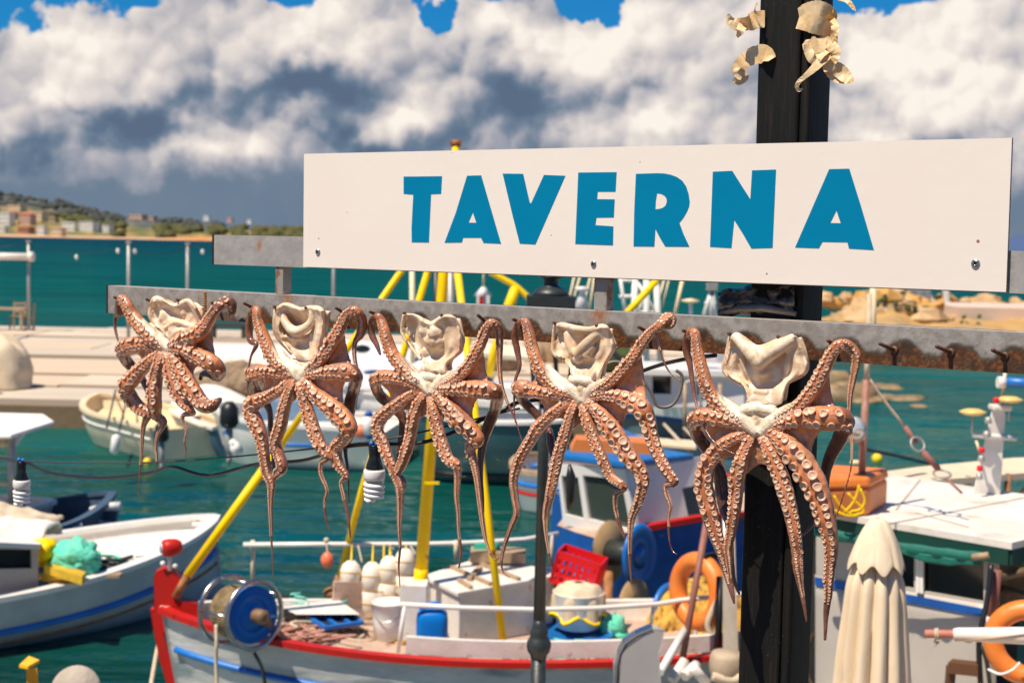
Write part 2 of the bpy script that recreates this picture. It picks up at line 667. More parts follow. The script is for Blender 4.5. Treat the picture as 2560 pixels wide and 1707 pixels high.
M['deck'] = mat('pinkish_deck_paint', (0.56, 0.40, 0.30), 0.6, c2=(0.42, 0.28, 0.21), nscale=4, namt=0.8, c3=(0.30, 0.16, 0.11), n3=8, r3=(0.62, 0.72))
M['black'] = mat('black_plastic', (0.012, 0.012, 0.013), 0.4)
M['blackpost'] = None
M['iron'] = mat('dark_iron', (0.022, 0.028, 0.028), 0.42, c2=(0.035, 0.045, 0.043), nscale=30, namt=0.7, bump=0.001, bscale=90)
M['steel'] = mat('stainless_steel', (0.62, 0.62, 0.60), 0.28, metal=1.0, c2=(0.35, 0.30, 0.24), nscale=12, namt=0.6)
M['galv'] = mat('galvanised_pipe', (0.42, 0.41, 0.38), 0.5, metal=0.4, c2=(0.30, 0.28, 0.25), nscale=12, namt=0.6)
M['glass'] = mat('dark_window_glass', (0.012, 0.016, 0.016), 0.06, spec=0.7)
M['canvas'] = mat('white_canvas', (0.78, 0.73, 0.66), 0.8, c2=(0.66, 0.60, 0.52), nscale=3, namt=0.6, bump=0.004, bscale=12)
M['beige'] = mat('beige_canvas', (0.66, 0.54, 0.38), 0.85, c2=(0.56, 0.44, 0.30), nscale=4, namt=0.7, bump=0.006, bscale=10)
M['parasol'] = mat('cream_parasol_cloth', (0.82, 0.68, 0.49), 0.9, spec=.1, c2=(0.66, 0.52, 0.35), nscale=5, namt=0.7, bump=0.0035, bscale=22, stretch=(1, 1, 0.25), c3=(.50, .38, .25), n3=9, r3=(.66, .76))
M['greencloth'] = mat('green_canvas', (0.004, 0.15, 0.105), 0.7, c2=(0.003, 0.09, 0.07), nscale=6, namt=0.7, bump=0.004, bscale=20)
M['greennet'] = mat('green_net', (0.10, 0.66, 0.45), 0.8, c2=(0.20, 0.58, 0.42), nscale=12, namt=0.8, bump=0.02, bscale=25)
M['yellownet'] = mat('yellow_net', (0.62, 0.38, 0.06), 0.85, c2=(0.42, 0.22, 0.04), nscale=7, namt=0.9, c3=(0.16, 0.08, 0.02), n3=8, r3=(0.56, 0.66), bump=0.03, bscale=14)
M['rope'] = mat('pale_rope', (0.60, 0.50, 0.36), 0.85, c2=(0.42, 0.33, 0.22), nscale=40, namt=0.7)
M['teal_rope'] = mat('teal_rope', (0.10, 0.45, 0.38), 0.8, c2=(0.2, 0.5, 0.42), nscale=30, namt=0.7)
M['float'] = mat('white_net_float', (0.84, 0.78, 0.66), 0.5, c2=(0.80, 0.62, 0.36), nscale=7, namt=0.5, ramp=(0.5, 0.65))
M['buoyyellow'] = mat('yellow_buoy', (0.90, 0.60, 0.01), 0.35)
M['concrete'] = mat('pale_concrete', (0.62, 0.50, 0.38), 0.8, c2=(0.50, 0.39, 0.29), nscale=0.35, namt=0.7, c3=(0.34, 0.25, 0.17), n3=0.6, r3=(0.60, 0.72), bump=0.01, bscale=6, stretch=(0.35, 1.6, 1))
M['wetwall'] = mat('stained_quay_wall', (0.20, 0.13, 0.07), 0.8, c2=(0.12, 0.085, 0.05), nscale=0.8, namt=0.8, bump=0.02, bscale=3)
M['rock'] = mat('pale_rock', (0.56, 0.38, 0.20), 0.9, c2=(0.42, 0.26, 0.12), nscale=0.8, namt=0.8, bump=0.1, bscale=1.5)
M['rockgold'] = mat('golden_rock', (0.62, 0.33, 0.08), 0.9, c2=(0.44, 0.24, 0.08), nscale=0.5, namt=0.8, bump=0.1, bscale=1.5)
M['paleblue'] = mat('pale_blue_paint', (0.20, 0.34, 0.48), 0.5, c2=(0.14, 0.24, 0.36), nscale=3, namt=0.6)
M['tealhull'] = mat('dark_teal_hull', (0.03, 0.11, 0.12), 0.4, c2=(0.02, 0.08, 0.09), nscale=2, namt=0.6)
M['greyblue'] = mat('grey_blue_hull', (0.06, 0.10, 0.16), 0.5, c2=(0.04, 0.07, 0.11), nscale=3, namt=0.6)
M['pink'] = mat('orange_pink_buoy', (0.80, 0.16, 0.07), 0.4, c2=(0.72, 0.24, 0.14), nscale=10, namt=0.5)
M['cap'] = mat('pale_plastic', (0.80, 0.80, 0.78), 0.3)
# ================================================================ THE RACK, THE SIGN AND THE POST
def col_mat(name, rough=0.5, metal=0.0, bump=0.001, bscale=120, spec=0.5, coat=0.0, sss=0.0, var=0.25, vscale=60, coatrough=0.2):
    """principled material coloured by the mesh's own 'col' attribute (pigment), with fine noise"""
    m = bpy.data.materials.new(name)
    m.use_nodes = True
    N, L = m.node_tree.nodes, m.node_tree.links
    b = N['Principled BSDF']
    a = N.new('ShaderNodeAttribute')
    a.attribute_name = 'col'
    tc = N.new('ShaderNodeTexCoord')
    n = N.new('ShaderNodeTexNoise')
    n.inputs['Scale'].default_value = vscale
    n.inputs['Detail'].default_value = 6
    n.inputs['Roughness'].default_value = 0.65
    L.new(tc.outputs['Object'], n.inputs['Vector'])
    mr = N.new('ShaderNodeMapRange')
    mr.inputs[1].default_value, mr.inputs[2].default_value = 0.3, 0.7
    mr.inputs[3].default_value, mr.inputs[4].default_value = 1.0 - var, 1.0 + var
    L.new(n.outputs['Fac'], mr.inputs[0])
    vm = N.new('ShaderNodeVectorMath')
    vm.operation = 'SCALE'
    L.new(a.outputs['Color'], vm.inputs[0])
    L.new(mr.outputs[0], vm.inputs['Scale'])
    L.new(vm.outputs[0], b.inputs['Base Color'])
    b.inputs['Roughness'].default_value = rough
    b.inputs['Metallic'].default_value = metal
    b.inputs['Specular IOR Level'].default_value = spec
    b.inputs['Coat Weight'].default_value = coat
    b.inputs['Coat Roughness'].default_value = coatrough
    if sss:
        b.inputs['Subsurface Weight'].default_value = sss
        b.inputs['Subsurface Radius'].default_value = (1.0, 0.45, 0.25)
        b.inputs['Subsurface Scale'].default_value = 0.008
    n2 = N.new('ShaderNodeTexNoise')
    n2.inputs['Scale'].default_value = bscale
    n2.inputs['Detail'].default_value = 5
    L.new(tc.outputs['Object'], n2.inputs['Vector'])
    bp = N.new('ShaderNodeBump')
    bp.inputs['Distance'].default_value = bump
    L.new(n2.outputs['Fac'], bp.inputs['Height'])
    L.new(bp.outputs[0], b.inputs['Normal'])
    return m


def set_col(o, cols):
    at_ = o.data.color_attributes.new('col', 'FLOAT_COLOR', 'POINT')
    c = np.ones((len(cols), 4), np.float32)
    c[:, :3] = cols
    at_.data.foreach_set('color', c.ravel())


def s_of(px, py=800):
    return (rail(px, py) - rO).dot(rE)


Z = Vector((0, 0, 1))
def RP(s, z, d):                      # rail frame: along, world height, out of the face
    return rO + rE * s + rN * d + Z * (z - rO.z)


HOOKS = [((285, 743), (306, 753)), ((365, 748), (399, 763)), ((441, 749), (466, 759)), ((528, 756), (546, 766)),
         ((609, 758), (635, 771)), ((684, 766), (701, 776)), ((763, 769), (780, 779)), ((839, 770), (861, 783)),
         ((924, 779), (947, 789)), ((1009, 782), (1032, 795)), ((1102, 787), (1131, 805)), ((1194, 788), (1214, 805)),
         ((1282, 798), (1303, 807)), ((1384, 806), (1417, 824)), ((1490, 813), (1513, 830)), ((1596, 817), (1621, 832)),
         ((1707, 826), (1729, 836)), ((1821, 833), (1850, 850)), ((1944, 841), (1975, 864)), ((2069, 851), (2093, 868)),
         ((2199, 859), (2236, 875)), ((2341, 866), (2377, 881)), ((2481, 875), (2512, 890))]

rack = empty('drying_rack', RP(0, 3.75, 0), 'rusty grey steel rack of two long rails and a row of hooks', 'rack')
zt, zb = EYE.z - 0.159, EYE.z - 0.244           # lower rail top and bottom
DEP = 0.045


def rail_bar(name, s0, s1, z0, z1, colfn, nx=900, nz=28):
    mb = MB()
    mb.grid(lambda u, v: RP(s0 + (s1 - s0) * u, z0 + (z1 - z0) * v, 0.0), nx, nz, smooth=False)
    nfront = len(mb.v)
    # rounded edge strips, top, bottom, back
    r = 0.003
    for za, zc in ((z1, 1), (z0, -1)):
        pass
    a = [RP(s0, z0, 0), RP(s1, z0, 0), RP(s1, z0, -DEP), RP(s0, z0, -DEP)]
    t = [RP(s0, z1, 0), RP(s1, z1, 0), RP(s1, z1, -DEP), RP(s0, z1, -DEP)]
    mb.add(a + t, [(3, 2, 1, 0), (4, 5, 6, 7), (1, 2, 6, 5), (2, 3, 7, 6), (3, 0, 4, 7)])
    o = build(name, mb, col_mat(name + '_metal', 0.5, 0.1, 0.0005, 140, var=0.10, vscale=60), rack)
    cols = []
    for p in mb.v[:nfront]:
        p = Vector(p)
        s, z = (p - rO).dot(rE), p.z
        cols.append(colfn(s, (z - z0) / (z1 - z0)))
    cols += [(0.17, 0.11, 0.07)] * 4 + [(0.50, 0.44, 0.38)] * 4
    set_col(o, cols)
    return o


hook_s = [s_of(b[0], b[1]) for a, b in HOOKS]


def smooth(a, b, x):
    t = max(0.0, min(1.0, (x - a) / (b - a)))
    return t * t * (3 - 2 * t)


def mixc(a, b, t):
    return tuple(a[i] + (b[i] - a[i]) * t for i in range(3))


conn_s = [s_of(718, 700), s_of(1498, 740)]


def lower_col(s, v):
    n1 = mnoise.fractal(Vector((s * 40, v * 3.2, 1.3)), 1.0, 2.0, 4)
    n2 = mnoise.fractal(Vector((s * 160, v * 12, 7.7)), 1.0, 2.0, 4)
    g = (0.28, 0.258, 0.23)
    g = mixc(g, (0.36, 0.335, 0.305), smooth(-0.3, 0.4, n1))
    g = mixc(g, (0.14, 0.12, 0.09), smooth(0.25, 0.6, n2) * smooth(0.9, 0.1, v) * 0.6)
    amt = smooth(hook_s[1], hook_s[6], s)
    top = 0.17 + 0.15 * smooth(hook_s[8], hook_s[16], s)
    for h in hook_s:
        w = 0.042
        x = (s - h - 0.020) / w
        if abs(x) < 1.7:
            top = max(top, 0.12 + 0.50 * math.exp(-(x * x) ** 1.7 * .9))
    top = top * (0.25 + 0.75 * amt) + 0.06 * n1 + 0.03 * n2
    e = top - v
    rust = (0.085, 0.030, 0.010)
    rust = mixc(rust, (0.22, 0.080, 0.016), smooth(0.05, 0.55, n2 + 0.12) * 0.8)
    rust = mixc(rust, (0.055, 0.026, 0.012), smooth(0.1, 0.5, n1))
    c = g
    k = smooth(-0.10, 0.03, e) * (0.2 + 0.8 * amt)
    c = mixc(c, (0.060, 0.050, 0.034), k)
    k = smooth(0.02, 0.10, e) * (0.35 + 0.65 * amt)
    c = mixc(c, rust, k)
    st = smooth(.62, .92, abs(math.sin(s * 61 + 3 * n1))) * smooth(-.1, .4, n2) * .28
    c = mixc(c, (.17, .12, .075), st)
    # rusty welds under the uprights and a joint in the rail
    for h, w in ((conn_s[0], 0.018), (conn_s[1], 0.022)):
        t = math.exp(-((s - h) / w) ** 2) * smooth(0.35, 1.0, v + 0.35 * n2)
        c = mixc(c, (0.34, 0.13, 0.03), t * 0.9)
    sj = s_of(513, 750)
    t = math.exp(-((s - sj) / 0.006) ** 2)
    c = mixc(c, (0.26, 0.12, 0.04), min(1, t * (0.7 + n2)))
    t = math.exp(-((s - sj + 0.028) / 0.003) ** 2)
    c = mixc(c, (0.30, 0.15, 0.06), 0.6 * t)
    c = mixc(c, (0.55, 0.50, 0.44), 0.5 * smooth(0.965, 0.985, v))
    return tuple(max(0.0, x) for x in c)


def upper_col(s, v):
    n1 = mnoise.fractal(Vector((s * 30, v * 3, 11.3)), 1.0, 2.0, 4)
    g = mixc((0.33, 0.31, 0.29), (0.38, 0.365, 0.34), smooth(-0.3, 0.4, n1))
    t = math.exp(-((s - s_of(648, 612)) / 0.007) ** 2 - ((v - 0.68) / 0.12) ** 2)
    g = mixc(g, (0.40, 0.14, 0.03), min(1, t * 1.3))
    return g


def sx(px, py):
    return s_of(px, py)


rail_bar('lower_rail', s_of(270, 740), 1.9, zb, zt, lower_col)
uz1, uz0 = EYE.z + 0.005, EYE.z - 0.081
rail_bar('upper_rail', s_of(535, 620), 1.9, uz0, uz1, upper_col, 300, 10)
for s0, z0, z1 in ((s_of(270, 740), zb, zt), (s_of(535, 620), uz0, uz1)):
    mb = MB().hexa([RP(s0 - 0.007, z0 - .001, .001), RP(s0 - .0003, z0 - .001, .001), RP(s0 - .0003, z0 - .001, -DEP - .001), RP(s0 - 0.007, z0 - .001, -DEP - .001)],
                   [RP(s0 - 0.007, z1 + .001, .001), RP(s0 - .0003, z1 + .001, .001), RP(s0 - .0003, z1 + .001, -DEP - .001), RP(s0 - 0.007, z1 + .001, -DEP - .001)])
    build('end_cap', mb, M['black'], rack)
for px, w in ((695, 0.030), (1499, 0.036)):
    s = s_of(px, 720)
    mb = MB().hexa([RP(s - w / 2, zt, -.004), RP(s + w / 2, zt, -.004), RP(s + w / 2, zt, -.040), RP(s - w / 2, zt, -.040)],
                   [RP(s - w / 2, uz0, -.004), RP(s + w / 2, uz0, -.004), RP(s + w / 2, uz0, -.040), RP(s - w / 2, uz0, -.040)])
    build('upright', mb, mat('upright_steel', (0.36, 0.33, 0.29), 0.6, 0.3, c2=(0.26, 0.10, 0.03), nscale=22, namt=0.9, ramp=(0.52, 0.62)), rack, bevel=.002)
# bead of weld in the lower rail
wb = MB()
sj = s_of(513, 750)
for k in range(11):
    wb.ball(RP(sj + 0.0006 * (k % 2), zb + 0.006 + k * 0.0072, 0.000), (.006, .006, .0048), 8, 5)
build('weld_seam', wb, M['rust'], rack)
for (t, b) in HOOKS:
    p0 = rail(b[0], b[1], 0.0)
    p1 = rail(t[0] + 1, t[1], 0.064)
    # real pins rise a little outwards; keep their root on the face
    mb = MB()
    pts = [p0 - rN * 0.004, p0, p0.lerp(p1, .5), p1]
    mb.tube(pts, [.0050, .0048, .0045, .0040], 10)
    mb.ball(p1, .0042, 8, 6)
    mb.lathe(p0 + rN * 0.0005, [(0.010, 0), (0.008, .003), (.005, .005)], 10, axis=rN)
    build('hook', mb, mat('dark_rusty_pin', (.085, .040, .024), .6, c2=(.19, .08, .035), nscale=60, namt=.8), rack)

# ---- sign
SD = 0.014


def sp(px, py, d=SD):
    return rail(px, py, d)


sign = empty('taverna_sign', sp(1640, 700, 0.0), 'long white board with TAVERNA in blue capitals, screwed to the upper rail', 'sign')
quad = [(758, 667), (2515, 730), (2530, 345), (760, 385)]
mb = MB()
front = [sp(*q) for q in quad]
back = [p - rN * 0.009 for p in front]
mb.add(front + back, [(0, 1, 2, 3), (7, 6, 5, 4), (0, 4, 5, 1), (1, 5, 6, 2), (2, 6, 7, 3), (3, 7, 4, 0)])
mb.m = [0, 1, 1, 1, 1, 1]
M['board'] = mat('sign_white', (0.865, 0.785, 0.69), 0.42, c2=(0.845, 0.755, 0.655), nscale=3, namt=0.6, c3=(0.52, 0.47, 0.41), n3=55, r3=(0.755, 0.79), bump=0.0004, bscale=30)
build('board', mb, [M['board'], mat('board_edge', (0.30, 0.20, 0.10), 0.8, c2=(0.16, 0.12, 0.08), nscale=50, namt=0.8)], sign)
LET = [
    ([(54, 78), (233, 76), (229, 158), (182, 160), (172, 385), (92, 384), (91, 320), (99, 162), (54, 158)], []),
    ([(350, 74), (416, 72), (509, 391), (427, 387), (415, 363), (332, 363), (326, 385), (245, 386), (298, 245)], [[(377, 245), (393, 293), (357, 292)]]),
    ([(516, 64), (612, 65), (643, 200), (649, 202), (709, 70), (809, 74), (669, 394), (596, 390), (565, 270)], []),
    ([(869, 59), (1048, 57), (1043, 148), (960, 148), (957, 183), (1039, 184), (1035, 268), (954, 269), (949, 304), (1033, 310), (1031, 398), (855, 392)], []),
    ([(1138, 65), (1240, 62), (1268, 63), (1300, 69), (1330, 80), (1355, 98), (1373, 124), (1384, 158), (1389, 195), (1386, 218), (1376, 242), (1360, 270), (1341, 293), (1360, 345), (1388, 405), (1275, 404), (1252, 366), (1229, 322), (1224, 404), (1127, 403), (1130, 250)],
     [[(1237, 155), (1256, 158), (1272, 167), (1281, 180), (1282, 197), (1276, 213), (1262, 224), (1244, 229), (1229, 230), (1231, 190)]]),
    ([(1497, 55), (1588, 51), (1630, 118), (1672, 183), (1680, 49), (1792, 45), (1776, 410), (1677, 413), (1638, 345), (1597, 280), (1584, 411), (1484, 405)], []),
    ([(2040, 43), (2134, 41), (2190, 220), (2249, 420), (2132, 413), (2125, 384), (2009, 382), (1992, 412), (1881, 408)], [[(2074, 236), (2094, 295), (2045, 294)]]),
]
M['letter'] = mat('sign_blue', (0.0, 0.20, 0.37), 0.5, spec=.08, c2=(0.0, 0.215, 0.395), nscale=6, namt=0.6)
LM = 1260 / 2352.0
for poly, holes in LET:
    mb = MB().prism(poly, lambda x, y, t: sp(980 + x * LM, 400 + y * LM, SD + t), 0.0007, 0.0002, holes=holes)
    build('letter', mb, M['letter'], sign)
for px, py, r in ((795, 630, .0088), (1484, 660, .0080), (2439, 659, .0095)):
    c = sp(px, py, SD)
    mb = MB().lathe(c, [(r, 0), (r * .97, .0018), (r * .75, .0036), (r * .28, .0044), (r * .26, .002), (0.0, .002)], 18, axis=rN)
    for a in (0.6, 0.6 + pi / 2):
        v = (rE * math.cos(a) + Z * math.sin(a)) * r * .5
        mb.bar(c + rN * .0043 - v, c + rN * .0043 + v, r * .22, .0012, mi=1, up=rN)
    build('screw', mb, [M['steel'], M['black']], sign)
for px, py, r in ((797, 596, .002), (2445, 603, .0035), (1917, 684, .002), (1378, 588, .0015), (868, 531, .0014), (1805, 436, .0016), (1600, 405, .0014)):
    build('nail_hole', MB().lathe(sp(px, py, SD), [(r * 1.0, .0002), (r * .8, .0006), (0, .0003)], 10, axis=rN), mat('hole_stain', (0.34, 0.16, 0.08), 0.8), sign)


# ---- black post
def post_mat():
    m = bpy.data.materials.new('charred_black_wood')
    m.use_nodes = True
    N, L = m.node_tree.nodes, m.node_tree.links
    b = N['Principled BSDF']
    tc = N.new('ShaderNodeTexCoord')
    mp = N.new('ShaderNodeMapping')
    mp.inputs['Scale'].default_value = (1, 1, 0.06)
    L.new(tc.outputs['Object'], mp.inputs[0])
    n = N.new('ShaderNodeTexNoise'); n.inputs['Scale'].default_value = 90; n.inputs['Detail'].default_value = 8; n.inputs['Roughness'].default_value = .7
    L.new(mp.outputs[0], n.inputs[0])
    n2 = N.new('ShaderNodeTexNoise'); n2.inputs['Scale'].default_value = 160; n2.inputs['Detail'].default_value = 5
    L.new(tc.outputs['Object'], n2.inputs[0])
    n3 = N.new('ShaderNodeTexNoise'); n3.inputs['Scale'].default_value = 5; n3.inputs['Detail'].default_value = 4
    L.new(tc.outputs['Object'], n3.inputs[0])
    r = N.new('ShaderNodeValToRGB')
    cr = r.color_ramp
    cr.elements[0].position, cr.elements[0].color = .42, (0.005, 0.006, 0.005, 1)
    cr.elements[1].position, cr.elements[1].color = .82, (0.055, 0.032, 0.018, 1)
    e = cr.elements.new(.58); e.color = (0.012, 0.010, 0.008, 1)
    L.new(n.outputs['Fac'], r.inputs[0])
    # pale specks
    k = N.new('ShaderNodeMath'); k.operation = 'MULTIPLY'
    a = N.new('ShaderNodeMapRange'); a.inputs[1].default_value = .66; a.inputs[2].default_value = .74
    L.new(n2.outputs['Fac'], a.inputs[0])
    c = N.new('ShaderNodeMapRange'); c.inputs[1].default_value = .48; c.inputs[2].default_value = .62
    L.new(n3.outputs['Fac'], c.inputs[0])
    L.new(a.outputs[0], k.inputs[0]); L.new(c.outputs[0], k.inputs[1])
    mx = N.new('ShaderNodeMix'); mx.data_type = 'RGBA'
    L.new(k.outputs[0], mx.inputs['Factor']); L.new(r.outputs[0], mx.inputs['A']); mx.inputs['B'].default_value = (0.10, .10, .09, 1)
    L.new(mx.outputs['Result'], b.inputs['Base Color'])
    b.inputs['Roughness'].default_value = .6
    b.inputs['Specular IOR Level'].default_value = .25
    bp = N.new('ShaderNodeBump'); bp.inputs['Distance'].default_value = .002
    L.new(n.outputs['Fac'], bp.inputs['Height'])
    L.new(bp.outputs[0], b.inputs['Normal'])
    return m


PS = 0.128
PD0 = -DEP - 0.002
ps0 = (rail(1872, 800, PD0) - rO).dot(rE)
post = empty('wooden_post', RP(ps0 + PS / 2, 2.4, PD0 - PS / 2), 'tall black tarred square post rising behind the white sign', 'post')
pm = post_mat()


def post_face(s0, s1, d0, d1, nz=80):
    mb = MB()
    z0, z1 = 2.4, 5.4
    prof = []
    r = 0.010
    for cs, cd, a0 in ((s1 - r, d1 - 0 - (-(-r)) , 0),):
        pass
    ring = []
    for (cs, cd, st) in ((s0 + r, d1 + r, 180), (s1 - r, d1 + r, 270), (s1 - r, d0 - r, 0), (s0 + r, d0 - r, 90)):
        for k in range(4):
            a = math.radians(st + 30 * k)
            ring.append((cs + r * math.cos(a), cd + r * math.sin(a)))
    n = len(ring)
    vs, fs = [], []
    for j in range(nz + 1):
        z = z0 + (z1 - z0) * j / nz
        for i, (s, d) in enumerate(ring):
            w = 0.0012 * mnoise.noise(Vector((s * 40, d * 40, z * 7)))
            vs.append(RP(s + w, z, d + w))
    for j in range(nz):
        for i in range(n):
            i2 = (i + 1) % n
            fs.append((j * n + i, j * n + i2, (j + 1) * n + i2, (j + 1) * n + i))
    fs.append(tuple(nz * n + i for i in range(n)))
    fs.append(tuple(reversed(range(n))))
    mb.add(vs, fs, 0, True)
    return mb


build('beam', post_face(ps0, ps0 + PS * .80, PD0, PD0 - PS), pm, post)
build('beam', post_face(ps0 + PS * .806, ps0 + PS, PD0 - .002, PD0 - PS), pm, post)

# ---- torn tape on the post: curled ribbons with thickness
tape_m = mat('yellowed_masking_tape', (0.92, 0.76, 0.48), 0.4, c2=(0.84, 0.54, 0.20), nscale=16, namt=0.8, bump=0.0008, bscale=70)
_nt = tape_m.node_tree
_tr = _nt.nodes.new('ShaderNodeBsdfTranslucent'); _tr.inputs[0].default_value = (.95, .66, .28, 1)
_mx = _nt.nodes.new('ShaderNodeMixShader'); _mx.inputs[0].default_value = .30
_nt.links.new(_nt.nodes['Principled BSDF'].outputs[0], _mx.inputs[1]); _nt.links.new(_tr.outputs[0], _mx.inputs[2])
_nt.links.new(_mx.outputs[0], _nt.nodes['Material Output'].inputs['Surface'])


def ribbon(paths, n=7, th=0.0005):
    """each path: list of (px, py, depth, width_px, tilt) ; width runs mostly vertical, tilt turns it towards the viewer"""
    mb = MB()
    for path in paths:
        P = crom([(a[0], a[1], a[2], a[3], a[4]) for a in path], n)
        C = [rail(p[0], p[1], p[2]) for p in P]
        fr = frames(C)
        ppm = 1130.0
        rows = []
        for c, p, (t, a, b) in zip(C, P, fr):
            side = t.cross(rN)
            if side.length < .2:
                side = t.cross(rN + Z * .3)
            side.normalize()
            nrm = side.cross(t).normalized()
            w = p[3] * 1.25 / ppm
            ti = p[4]
            sd = side * math.cos(ti) + nrm * math.sin(ti)
            rows.append((c, sd, w))
        K = 5
        def fn(u, v, rows=rows):
            i = min(int(round(v * (len(rows) - 1))), len(rows) - 1)
            c, sd, w = rows[i]
            wob = 0.0015 * mnoise.noise(Vector((i * .45, u * 2.2, path[0][0]))) 
            e = 0.05 * mnoise.noise(Vector((i * 1.3, 3.3, path[0][1]))) if u in (0.0, 1.0) else 0
            return c + sd * w * (u - .5 + e * (1 if u > .5 else -1)) + rN * wob
        mb.sheet(fn, K, len(rows) - 1, lambda p: -rN * th, smooth=False)
    return mb


PDF = PD0 + 0.003
T = [
    ([[(1912, 48, PDF + .004, 34, 0), (1892, 50, PDF + .006, 36, 0.2), (1872, 58, PDF + .03, 34, 0.9), (1848, 62, PDF + .03, 26, 0.3), (1828, 56, PDF + .035, 22, -.5), (1820, 36, PDF + .04, 6, 0)],
      [(1893, 38, PDF + .014, 20, .4), (1888, 22, PDF + .03, 16, 1.0), (1893, 8, PDF + .035, 5, .3)],
      [(1858, 62, PDF + .03, 20, .7), (1850, 78, PDF + .045, 18, .2), (1842, 92, PDF + .03, 8, .1)]],
     'torn yellowed tape curling off the left edge of the post, upper one'),
    ([[(1930, 148, PDF + .008, 20, -.8), (1912, 136, PDF + .004, 36, 0), (1888, 138, PDF + .002, 38, 0), (1866, 150, PDF + .01, 34, .1), (1846, 166, PDF + .03, 26, .8), (1843, 180, PDF + .04, 24, -.4), (1860, 192, PDF + .03, 22, .9), (1846, 203, PDF + .03, 18, .5), (1832, 200, PDF + .03, 8, .2)]],
     'folded strip of torn tape on the left edge of the post, lower one'),
    ([[(1998, 42, PDF + .004, 34, 0), (2020, 34, PDF + .008, 44, 0), (2050, 30, PDF - .004, 44, .1), (2072, 38, PDF - .03, 34, .4), (2078, 50, PDF - .05, 20, .2)],
      [(1994, 56, PDF + .006, 26, .2), (2020, 58, PDF + .012, 34, 0), (2050, 66, PDF + .004, 36, -.1), (2074, 80, PDF - .02, 28, .1), (2084, 100, PDF - .03, 18, -.2), (2084, 120, PDF - .03, 8, 0)],
      [(2080, 50, PDF - .03, 12, .2), (2088, 70, PDF - .01, 16, .5), (2084, 92, PDF - .01, 15, -.3), (2092, 110, PDF - .01, 6, .1)]],
     'wide bands of pale tape wrapped round the right edge of the post'),
    ([[(2010, 106, PDF + .012, 12, .3), (2024, 114, PDF + .010, 32, .1), (2045, 112, PDF + .004, 34, 0), (2066, 104, PDF - .01, 22, .2), (2082, 116, PDF - .01, 16, .5)],
      [(2018, 112, PDF + .02, 14, 1.0), (2022, 130, PDF + .02, 18, .4), (2034, 148, PDF + .025, 24, -.4), (2052, 140, PDF + .02, 20, .6), (2068, 128, PDF + .01, 12, .2)],
      [(2076, 112, PDF, 22, .6), (2088, 130, PDF, 22, .3), (2084, 150, PDF, 20, -.2), (2076, 160, PDF, 14, .2)]],
     'crumpled knot of tape under the wide bands on the right of the post'),
    ([[(2070, 135, PDF + .01, 22, .2), (2054, 152, PDF + .02, 20, .1), (2036, 170, PDF + .035, 16, .2), (2014, 190, PDF + .05, 10, .3), (1999, 203, PDF + .055, 9, .1), (1992, 216, PDF + .055, 8, .5), (1997, 226, PDF + .05, 7, .1), (2006, 222, PDF + .045, 4, .1)]],
     'thin tail of tape curling down across the post with a hooked tip'),
    ([[(2062, 158, PDF + .01, 26, .2), (2085, 168, PDF + .0, 26, .1), (2102, 180, PDF - .01, 28, .3), (2118, 196, PDF - .01, 24, .6), (2134, 202, PDF - .01, 8, .1)],
      [(2064, 172, PDF - .01, 12, .5), (2086, 192, PDF - .01, 20, .4), (2112, 206, PDF - .01, 8, .1)]],
     'broad flap of torn tape sticking out right of the post, lowest there'),
    ([[(2080, -14, PDF - .02, 14, .2), (2100, -4, PDF - .01, 10, .2), (2118, 3, PDF, 9, .4), (2130, 16, PDF, 8, .2), (2139, 28, PDF, 3, .1)]],
     'thin pointed scrap of tape in the sky at the top edge right of the post'),
]
for paths, lab in T:
    thing('torn_tape', ribbon(paths), tape_m, lab, 'tape', 'torn tape on the black post')

# grey plastic bunched on the post between the rails
mb = MB()
def crump(u, v):
    px, py = 1795 + 190 * u, 712 + 78 * v
    d = PD0 - .02 + .03 * mnoise.fractal(Vector((u * 6, v * 4, 2.2)), 1, 2, 4) + .03 * math.sin(v * pi)
    if u < .35: py += (0.35 - u) * 60 * (1 - v)
    return rail(px, py + 8 * mnoise.noise(Vector((u * 5, v * 3, 9))), d)
mb.sheet(crump, 40, 18, lambda p: -rN * .003)
mb.tube([rail(1800, 785, PD0 + .0), rail(1850, 770, PD0 + .02), rail(1905, 768, PD0 + .02), rail(1990, 785, PD0 + .01)], [.006, .010, .010, .006], 8)
thing('plastic_sheet', mb, mat('dark_grey_plastic', (0.10, 0.085, 0.075), 0.35, c2=(0.22, 0.19, 0.16), nscale=9, namt=0.8, bump=0.006, bscale=25),
      'crumpled grey plastic bunched round the post between the two rails', 'plastic sheet')
